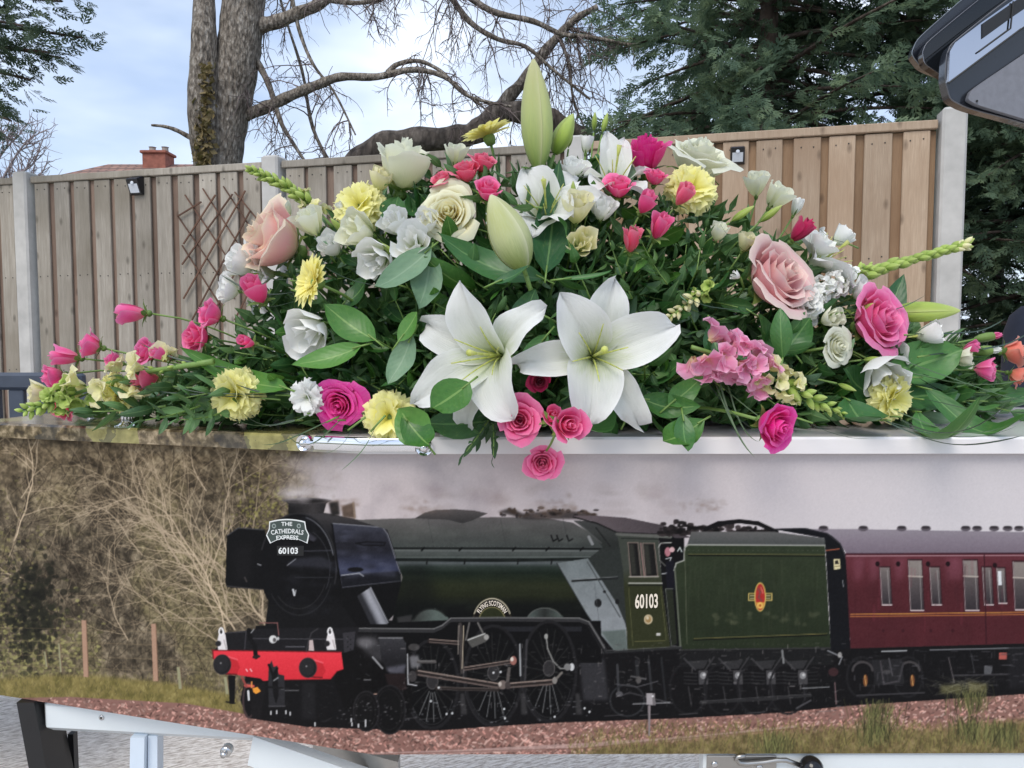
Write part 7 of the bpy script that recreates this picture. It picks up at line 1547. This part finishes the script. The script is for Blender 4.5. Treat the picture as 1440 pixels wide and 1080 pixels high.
for a in [
 (528, 478, 455, 424, 'oval', 'bright', 'bright green glossy oval leaf above the dark one beside the white freesia-like bloom', .05, .07, 0, 1.25),
 (508, 486, 412, 516, 'oval', 'bright', 'broad dark green leaf lying left above the deep hot pink rose', .05, .07, 1, 1.0),
 (404, 546, 248, 488, 'long', 'bright', 'long pointed bright leaf sweeping left over the yellow carnation', .05, .07, 2, 1.3),
 (606, 348, 528, 416, 'lance', 'grey', 'grey-green pointed leaf hanging in front of the white lisianthus, left of another', .04, .07, 0, 1.2),
 (606, 352, 588, 434, 'lance', 'grey', 'grey-green leaf hanging straight down left of the left big lily', .04, .06, 1, 1.2),
 (660, 538, 606, 582, 'round', 'bright', 'rounded dark green leaf under the left big lily', .09, .12, 0, 1.1),
 (602, 626, 560, 574, 'round', 'bright', 'rounded leaf in front of the yellow carnation on the lid edge, upper of two', .07, .08, 1, .95),
 (566, 584, 606, 628, 'round', 'bright', 'rounded leaf overhanging the lid edge beside the yellow carnation, lower of two', .08, .09, 2, .95),
 (766, 392, 606, 322, 'lance', 'lilyleaf', 'long dark lily leaf running left under the cream yellow rose', .03, .05, 2, .95),
 (768, 384, 786, 236, 'lance', 'lilyleaf', 'upright blade-shaped lily leaf right of the fat lily bud', .04, .02, 3, .9),
 (694, 398, 748, 376, 'lance', 'lilyleaf', 'short arching leaf between the two big lilies at their top', .07, .09, 4, 1.),
 (790, 392, 862, 386, 'strap', 'aspid', 'thin arching green leaf over the right big lily', .06, .08, 0, 1.),
 (722, 470, 752, 404, 'oval', 'salal', 'dark leaf standing between the two big lilies', .03, .04, 0, 1.3), (770, 470, 730, 520, 'oval', 'salal', 'dark leaf pointing down between the two big lilies', .03, .04, 1, 1.2),
 (900, 560, 992, 572, 'oval', 'bright', 'green leaf pointing right below the right big lily, left of another', .05, .07, 3, 1.),
 (990, 590, 925, 628, 'oval', 'bright', 'green leaf hanging over the white lid edge right of the right lily', .05, .07, 4, 1.1), (940, 570, 990, 528, 'oval', 'bright', 'green leaf rising right of the right lily towards the snapdragon', .05, .06, 5, 1.),
 (960, 582, 968, 634, 'oval', 'salal', 'dark green leaf drooping over the lid edge, rightmost of the leaves beside the lily', .06, .07, 2, 1.1), (880, 590, 905, 538, 'oval', 'salal', 'dark leaf close under the right big lily', .02, .03, 6, 1.3),
 (1120, 500, 1062, 436, 'oval', 'salal', 'dark glossy leaf under the big pale pink rose, pointing up left', .02, .04, 3, 1.2), (1100, 500, 1140, 446, 'oval', 'salal', 'dark glossy leaf under the big pale pink rose, pointing up right', .02, .04, 7, 1.2),
 (1000, 455, 1020, 520, 'oval', 'salal', 'dark leaf in shade left of the pink snapdragon', .01, .03, 4, 1.2), (1050, 520, 990, 480, 'oval', 'salal', 'dark leaf behind the pink snapdragon', .0, .02, 5, 1.2),
 (1248, 470, 1268, 388, 'lance', 'lilyleaf', 'pointed leaf standing behind the bright pink rose', -.01, .0, 6, 1.), (1240, 560, 1180, 520, 'oval', 'salal', 'dark leaf beneath the small cream white rose', .0, .02, 6, 1.2), (1190, 560, 1240, 592, 'oval', 'lilyleaf', 'dark leaf beneath the lowest right carnation', .02, .04, 7, 1.2),
 (1250, 520, 1345, 500, 'round', 'aspid', 'broad green leaf right of the drooping white bloom', .0, .02, 3, .95), (1250, 560, 1350, 548, 'oval', 'aspid', 'broad green leaf low on the right above the white lid', .0, .02, 8, .9),
 (1300, 545, 1470, 594, 'long', 'aspid', 'long strap leaf running off the right edge above the lid', .03, .05, 3, 1.2), (1290, 578, 1380, 598, 'long', 'aspid', 'short wavy strap leaf lying on the white lid at the right', .04, .06, 4, 1.4), (1330, 520, 1480, 560, 'long', 'lilyleaf', 'long dark leaf running off the right edge, upper one', .0, .02, 5, 1.2),
 (480, 430, 520, 380, 'oval', 'salal', 'dark leaf behind the upper bright leaf left of the left lily', .0, .02, 9, 1.3), (580, 470, 545, 540, 'oval', 'grey', 'grey-green leaf beside the left lily tip', .05, .06, 2, 1.2), (560, 480, 590, 440, 'round', 'bright', 'small folded leaf left of the left lily', .05, .06, 4, 1.),
 (700, 590, 600, 590, 'oval', 'salal', 'dark leaf in shade under the left big lily near the lid', .03, .05, 10, 1.2), (820, 600, 860, 570, 'oval', 'salal', 'dark leaf beside the pink cluster on the lid edge', .02, .03, 11, 1.2),
 (610, 300, 570, 262, 'oval', 'lilyleaf', 'leaf behind the cream yellow rose at its left', .0, .01, 12, 1.3), (545, 320, 560, 278, 'round', 'salal', 'dark round leaf right of the upper left carnation', .0, .02, 5, 1.2), (850, 250, 838, 200, 'oval', 'salal', 'dark leaf behind the closed white lisianthus at the top', -.01, -.01, 13, 1.2), (880, 260, 868, 206, 'lance', 'grey', 'grey-green leaf in front of the top white lily', .02, .03, 5, 1.3)]:
    big_leaf(*a[:7], *a[7:])
# landmarks that a sprig or blade can be found by
MARKS = [(385, 338, 'big blush rose'), (1098, 388, 'big pale pink rose'), (630, 296, 'cream yellow rose'), (566, 240, 'upright cream white rose'), (985, 218, 'large top right cream rose'), (474, 572, 'deep hot pink rose'), (1088, 598, 'hot pink rose on the lid'), (1238, 449, 'bright pink rose on the right'),
         (908, 222, 'magenta rose'), (1182, 487, 'small cream white rose'), (730, 591, 'pink cluster on the lid edge'), (655, 243, 'coral spray roses'), (297, 442, 'left pair of pink spray roses'), (129, 486, 'far left pink spray roses'), (501, 283, 'upper left carnation'), (977, 260, 'upper right carnation'), (545, 588, 'carnation on the chrome bar'),
         (325, 556, 'carnation under the long leaf'), (157, 556, 'carnation by the finial'), (1262, 562, 'lowest right carnation'), (443, 397, 'left gerbera'), (687, 192, 'top gerbera'), (438, 466, 'white freesia-like bloom'), (532, 366, 'drooping white lisianthus'), (1064, 264, 'cream lisianthus pair'), (838, 500, 'right big lily'), (686, 505, 'left big lily'),
         (768, 300, 'lily behind the fat bud'), (736, 340, 'fat lily bud'), (750, 150, 'tall lily bud'), (1080, 530, 'pink snapdragon'), (160, 540, 'long left snapdragon spike'), (1300, 437, 'right lily bud'), (1160, 410, 'white stock'), (888, 330, 'small pink rosebuds right of centre'), (1390, 490, 'closed carnation buds')]
USED = set()
def near_label(head, px, py):
    """head + where it is; a place already taken by a like thing is told by the next landmark"""
    for k in (0, 1, 2, 3, 4):
        lab = head+' '+near_mark(px, py, k)
        if lab not in USED and len(lab.split()) <= 16: break
    USED.add(lab); return lab
def near_mark(px, py, rank=0):
    x, y, nm = sorted(MARKS, key=lambda q: math.hypot(q[0]-px, q[1]-py))[rank]; dx, dy = px-x, py-y; d = math.hypot(dx, dy)
    w = ('right of' if dx > 0 else 'left of') if abs(dx) > abs(dy) else ('below' if dy > 0 else 'above')
    if d < 26: return 'tucked behind the '+nm
    return ('close ' if d < 55 else 'a little way ')+w+' the '+nm
# grass blades drooping over the lid
BG = 'thin grass blades in the spray'
for i, (x0, y0, x1, y1, m) in enumerate([(470, 588, 372, 642, 'grass'), (530, 596, 478, 662, 'grass'), (500, 596, 448, 640, 'grass'), (440, 580, 310, 606, 'grass'), (420, 590, 340, 612, 'bergrass'), (400, 555, 250, 560, 'bergrass'), (430, 545, 330, 538, 'bergrass'), (480, 590, 400, 610, 'grass'),
        (1010, 525, 1054, 656, 'grass'), (1000, 525, 1046, 640, 'grass'), (1010, 540, 1100, 622, 'grass'), (990, 530, 1080, 615, 'bergrass'), (1020, 530, 1070, 625, 'grass'), (1130, 590, 1222, 626, 'bergrass'), (1250, 520, 1440, 560, 'grass'), (1250, 500, 1470, 590, 'grass'), (1240, 590, 1440, 608, 'bergrass'), (1220, 585, 1440, 598, 'bergrass'), (1260, 585, 1420, 612, 'bergrass'), (1290, 560, 1470, 600, 'bergrass'),
        (1280, 470, 1400, 480, 'bergrass'), (1240, 455, 1380, 468, 'bergrass'), (1060, 440, 930, 372, 'bergrass'), (1100, 380, 1000, 320, 'bergrass'), (1200, 345, 1145, 330, 'bergrass'), (420, 395, 320, 392, 'bergrass'), (420, 410, 310, 384, 'bergrass'), (430, 420, 330, 420, 'bergrass'), (560, 400, 440, 380, 'bergrass'), (900, 470, 1010, 440, 'bergrass'), (1300, 500, 1440, 498, 'bergrass'), (1290, 530, 1440, 545, 'bergrass'), (1250, 575, 1440, 590, 'grass'), (1180, 440, 1300, 430, 'bergrass'), (330, 520, 200, 500, 'bergrass'), (380, 560, 180, 560, 'bergrass')]):
    big_leaf(x0, y0, x1, y1, 'blade', m, near_label(('grey-green' if m == 'grass' else 'dark')+(' grass blade drooping' if y1 > 590 else ' grass blade tip'), x1, y1), .03, .05, i % 5, .8 if i % 2 else 1.1, (0, -.4, 1), BG, 'grass blade', 'grass_blade')

# ------------------------------------------------------------------ greenery: leafy sprigs (one of each kind, then copies)
def ruscus(var, n=9, kind='lance', mat='ruscus', Ln=.42, fl=.8):
    rg = np.random.default_rng(var+40); parts = []; m = MB(); P = [Vector((.05*math.sin(t*3+var), .05*math.sin(t*2.2), t)) for t in np.linspace(0, 1, 8)]; m.tube(P, np.linspace(.016, .007, 8), 5); parts.append(('stem', m.mesh('stem', STEM, True), None, None, None))
    for i in range(n):
        t = .14+.84*i/n; a = i*2.4+rg.normal(0, .4) if mat != 'fern' else (0 if i % 2 else math.pi)+rg.normal(0, .15); p = P[int(t*7)]; d = Vector((math.cos(a)*fl, math.sin(a)*fl, .55)).normalized()
        parts.append(('leaf', leaf_mesh(kind, (i+var) % 4), p, leaf_rot(d, Vector((0, 0, 1))), Ln*(1.1-.5*t)*rg.uniform(.8, 1.15)))
    parts.append(('leaf', leaf_mesh(kind, var % 4), P[-1], leaf_rot(Vector((.1, .1, 1)), Vector((0, 1, .1))), Ln*.6)); return parts, LM[mat]
SPRIG = {'small_leaf_sprig': [ruscus(v, 10) for v in range(3)], 'broad_leaf_sprig': [ruscus(v+3, 6, 'oval', 'bright' if v == 1 else 'salal', .58) for v in range(3)], 'grey_leaf_sprig': [ruscus(v+6, 7, 'oval', 'grey', .40) for v in range(2)], 'fern_sprig': [ruscus(v+9, 16, 'lance', 'fern', .40, 1.) for v in range(2)]}
SPLAB = {'small_leaf_sprig': 'sprig of small dark pointed leaves tucked in among the flowers', 'broad_leaf_sprig': 'sprig of broad glossy dark leaves filling the mound between the flowers', 'grey_leaf_sprig': 'sprig of soft grey-green leaves between the flowers', 'fern_sprig': 'dark feathery fern frond between the flowers'}
FIRST = {}
def sprig(kind, var, pos, d, L, face, label=None):
    parts, mat = SPRIG[kind][var % len(SPRIG[kind])]; q = leaf_rot(d, face); lab = label or SPLAB[kind]
    if (kind, var) not in FIRST:
        root = thing(kind, lab, 'greenery', pos, q, 'greenery '+kind.replace('_', ' ')+'s'); FIRST[kind, var] = root
        for nm, me, p, r, s in parts: obj(nm, me, root, mat if nm == 'leaf' else None, p, r, s)
    else:
        src = FIRST[kind, var]; root = src.copy(); COL.objects.link(root); root['label'] = lab; root.location = pos; root.rotation_quaternion = q
        for ch in src.children: c = ch.copy(); COL.objects.link(c); c.parent = root
    root.scale = (L, L, L); return root
SPSHORT = {'small_leaf_sprig': 'small-leaved dark sprig', 'broad_leaf_sprig': 'broad glossy-leaved sprig', 'grey_leaf_sprig': 'soft grey-green sprig', 'fern_sprig': 'feathery dark fern frond'}
ENV = [(0, 600), (60, 590), (130, 566), (250, 524), (330, 458), (380, 408), (430, 330), (480, 285), (560, 245), (640, 235), (760, 225), (850, 205), (940, 255), (1050, 300), (1110, 335), (1180, 400), (1260, 455), (1330, 470), (1440, 488)]
rg = np.random.default_rng(77)
kinds = ['small_leaf_sprig']*5+['broad_leaf_sprig']*8+['grey_leaf_sprig']*2+['fern_sprig']*2
cnt = 0
while cnt < 200:
    x = rg.uniform(-.74, .80); z = 1.01+rg.random()**1.25*.42; ym, g = mound_y(x, z)
    if g > 1: continue
    out = Vector((x-.03, -.42-(.3 if z < 1.1 else 0), (z-1.05)*1.5+.12)); d = (out.normalized()+Vector(rg.normal(0, .42, 3))).normalized()
    if abs(x) > .45: d = (d+Vector((math.copysign(.7, x), 0, -.1))).normalized()
    k = kinds[cnt % len(kinds)]
    if x < -.40 and k != 'small_leaf_sprig': k = 'small_leaf_sprig' if rg.random() < .8 else k
    L = rg.uniform(.085, .15)*(.72 if x < -.4 else 1)
    tip = Vector((x, ym+rg.uniform(-.005, .035), max(z, 1.02))); pos = tip-d*L
    pos.z = max(pos.z, 1.014); d = (tip-pos).normalized()
    ok = True
    for q in (pos, tip, tip+d*L*.18):
        px, py = to_photo(q)
        if py < np.interp(px, [e[0] for e in ENV], [e[1] for e in ENV])+rg.uniform(4, 14): ok = False
    if not ok: continue
    px, py = to_photo(pos+d*L*.6)
    sprig(k, int(rg.integers(0, 3)), pos, d, L, Vector(rg.normal(0, .5, 3))+Vector((0, -1, .4)), near_label(SPSHORT[k], px, py)); cnt += 1
# sprigs the photograph singles out
for kind, var, (x0, y0), (x1, y1), lab in (('fern_sprig', 0, (704, 560), (652, 634), 'dark feathery fern frond hanging over the lid edge left of the pink cluster'), ('fern_sprig', 1, (690, 570), (690, 640), 'dark fern frond behind the largest pink spray rose, at the lid edge'),
        ('small_leaf_sprig', 0, (700, 285), (612, 220), 'dark feathery sprig with upright leaflets in front of the coral spray roses'), ('small_leaf_sprig', 0, (330, 530), (235, 520), 'leafy sprig pointing left under the pink spray rose pair'), ('small_leaf_sprig', 1, (290, 545), (180, 528), 'leafy sprig behind the long snapdragon spike at the left'), ('small_leaf_sprig', 2, (230, 570), (120, 575), 'leafy sprig lying low behind the finial on the left'), ('small_leaf_sprig', 0, (360, 500), (290, 480), 'leafy sprig just above the long pointed leaf'), ('small_leaf_sprig', 1, (320, 575), (250, 590), 'leafy sprig on the lid left of the yellow carnation'), ('small_leaf_sprig', 1, (300, 560), (200, 590), 'leafy sprig lying on the lid right of the chrome finial'), ('small_leaf_sprig', 2, (340, 540), (240, 560), 'leafy sprig above the lid under the long snapdragon spike'),
        ('small_leaf_sprig', 1, (940, 400), (900, 330), 'leafy sprig under the pink rosebud right of centre'), ('small_leaf_sprig', 0, (980, 380), (1000, 310), 'leafy sprig below the upper right yellow carnation'), ('small_leaf_sprig', 2, (890, 420), (860, 340), 'leafy sprig above the right big lily'), ('broad_leaf_sprig', 0, (830, 420), (800, 330), 'leafy sprig behind the upright lily leaf')):
    A, B = place(x0, y0, .02), place(x1, y1, .05); sprig(kind, var, A, B-A, (B-A).length, Vector((0, -1, .3)), lab)

# dense small filler leaves and the foam block inside the mound
def build_filler():
    rg = np.random.default_rng(9); V, Q, U = [], [], []; n = 0
    while n < 5200:
        x = rg.uniform(-.66, .76); z = 1.004+rg.random()**1.3*.40; ym, g = mound_y(x, z)
        if g > .93: continue
        px, py = to_photo((x, ym+.05, z))
        if py < np.interp(px, [e[0] for e in ENV], [e[1] for e in ENV])+14: continue
        Y = ym+rg.uniform(.035, .13)
        if Y > 1.42: continue
        c = np.array([x, Y, z]); d = rg.normal(0, 1, 3)+np.array([x*1.2, -.9, .3]); d /= np.linalg.norm(d); s = np.cross(d, rg.normal(0, 1, 3)); s /= np.linalg.norm(s); l = rg.uniform(.022, .05); w = l*.2; b = np.cross(d, s)*l*.08
        if c[2]+d[2]*l < 1.003: d[2] = abs(d[2])
        k = len(V); V += [c, c+d*l*.45+s*w, c+d*l, c+d*l*.45-s*w, c+d*l*.5-b]; Q += [[k, k+1, k+4, k+3], [k+1, k+2, k+3, k+4]]; U += [[.5, 0], [1, .45], [.5, 1], [0, .45], [.5, .5]]; n += 1
    c0 = np.array(CORE); me = new_mesh('filler_greenery', np.array(V)-c0, Q, LM['ruscus'], np.array(U), False); o = obj('filler_greenery', me, None, None, CORE); tag(o, 'mass of small dark filler leaves deep inside the flower spray', 'greenery', None, 'stuff')
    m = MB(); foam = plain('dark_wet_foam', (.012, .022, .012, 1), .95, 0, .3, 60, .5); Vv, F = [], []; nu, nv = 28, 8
    for j in range(nv+1):
        for i in range(nu): a = 2*math.pi*i/nu; t = j/nv*math.pi/2; Vv.append((.44*math.cos(t)*math.cos(a)*(1+.05*math.sin(5*a)), .135*math.cos(t)*math.sin(a), .24*math.sin(t)))
    for j in range(nv):
        for i in range(nu): F.append((j*nu+i, j*nu+(i+1) % nu, (j+1)*nu+(i+1) % nu, (j+1)*nu+i))
    F.append(tuple(range(nu-1, -1, -1))); me = new_mesh('flower_foam', Vv, F, foam); o = obj('flower_foam', me, None, None, (.04, 1.255, 1.003)); tag(o, 'dark foam base hidden inside the flower spray on the lid', 'foam block')
build_filler()
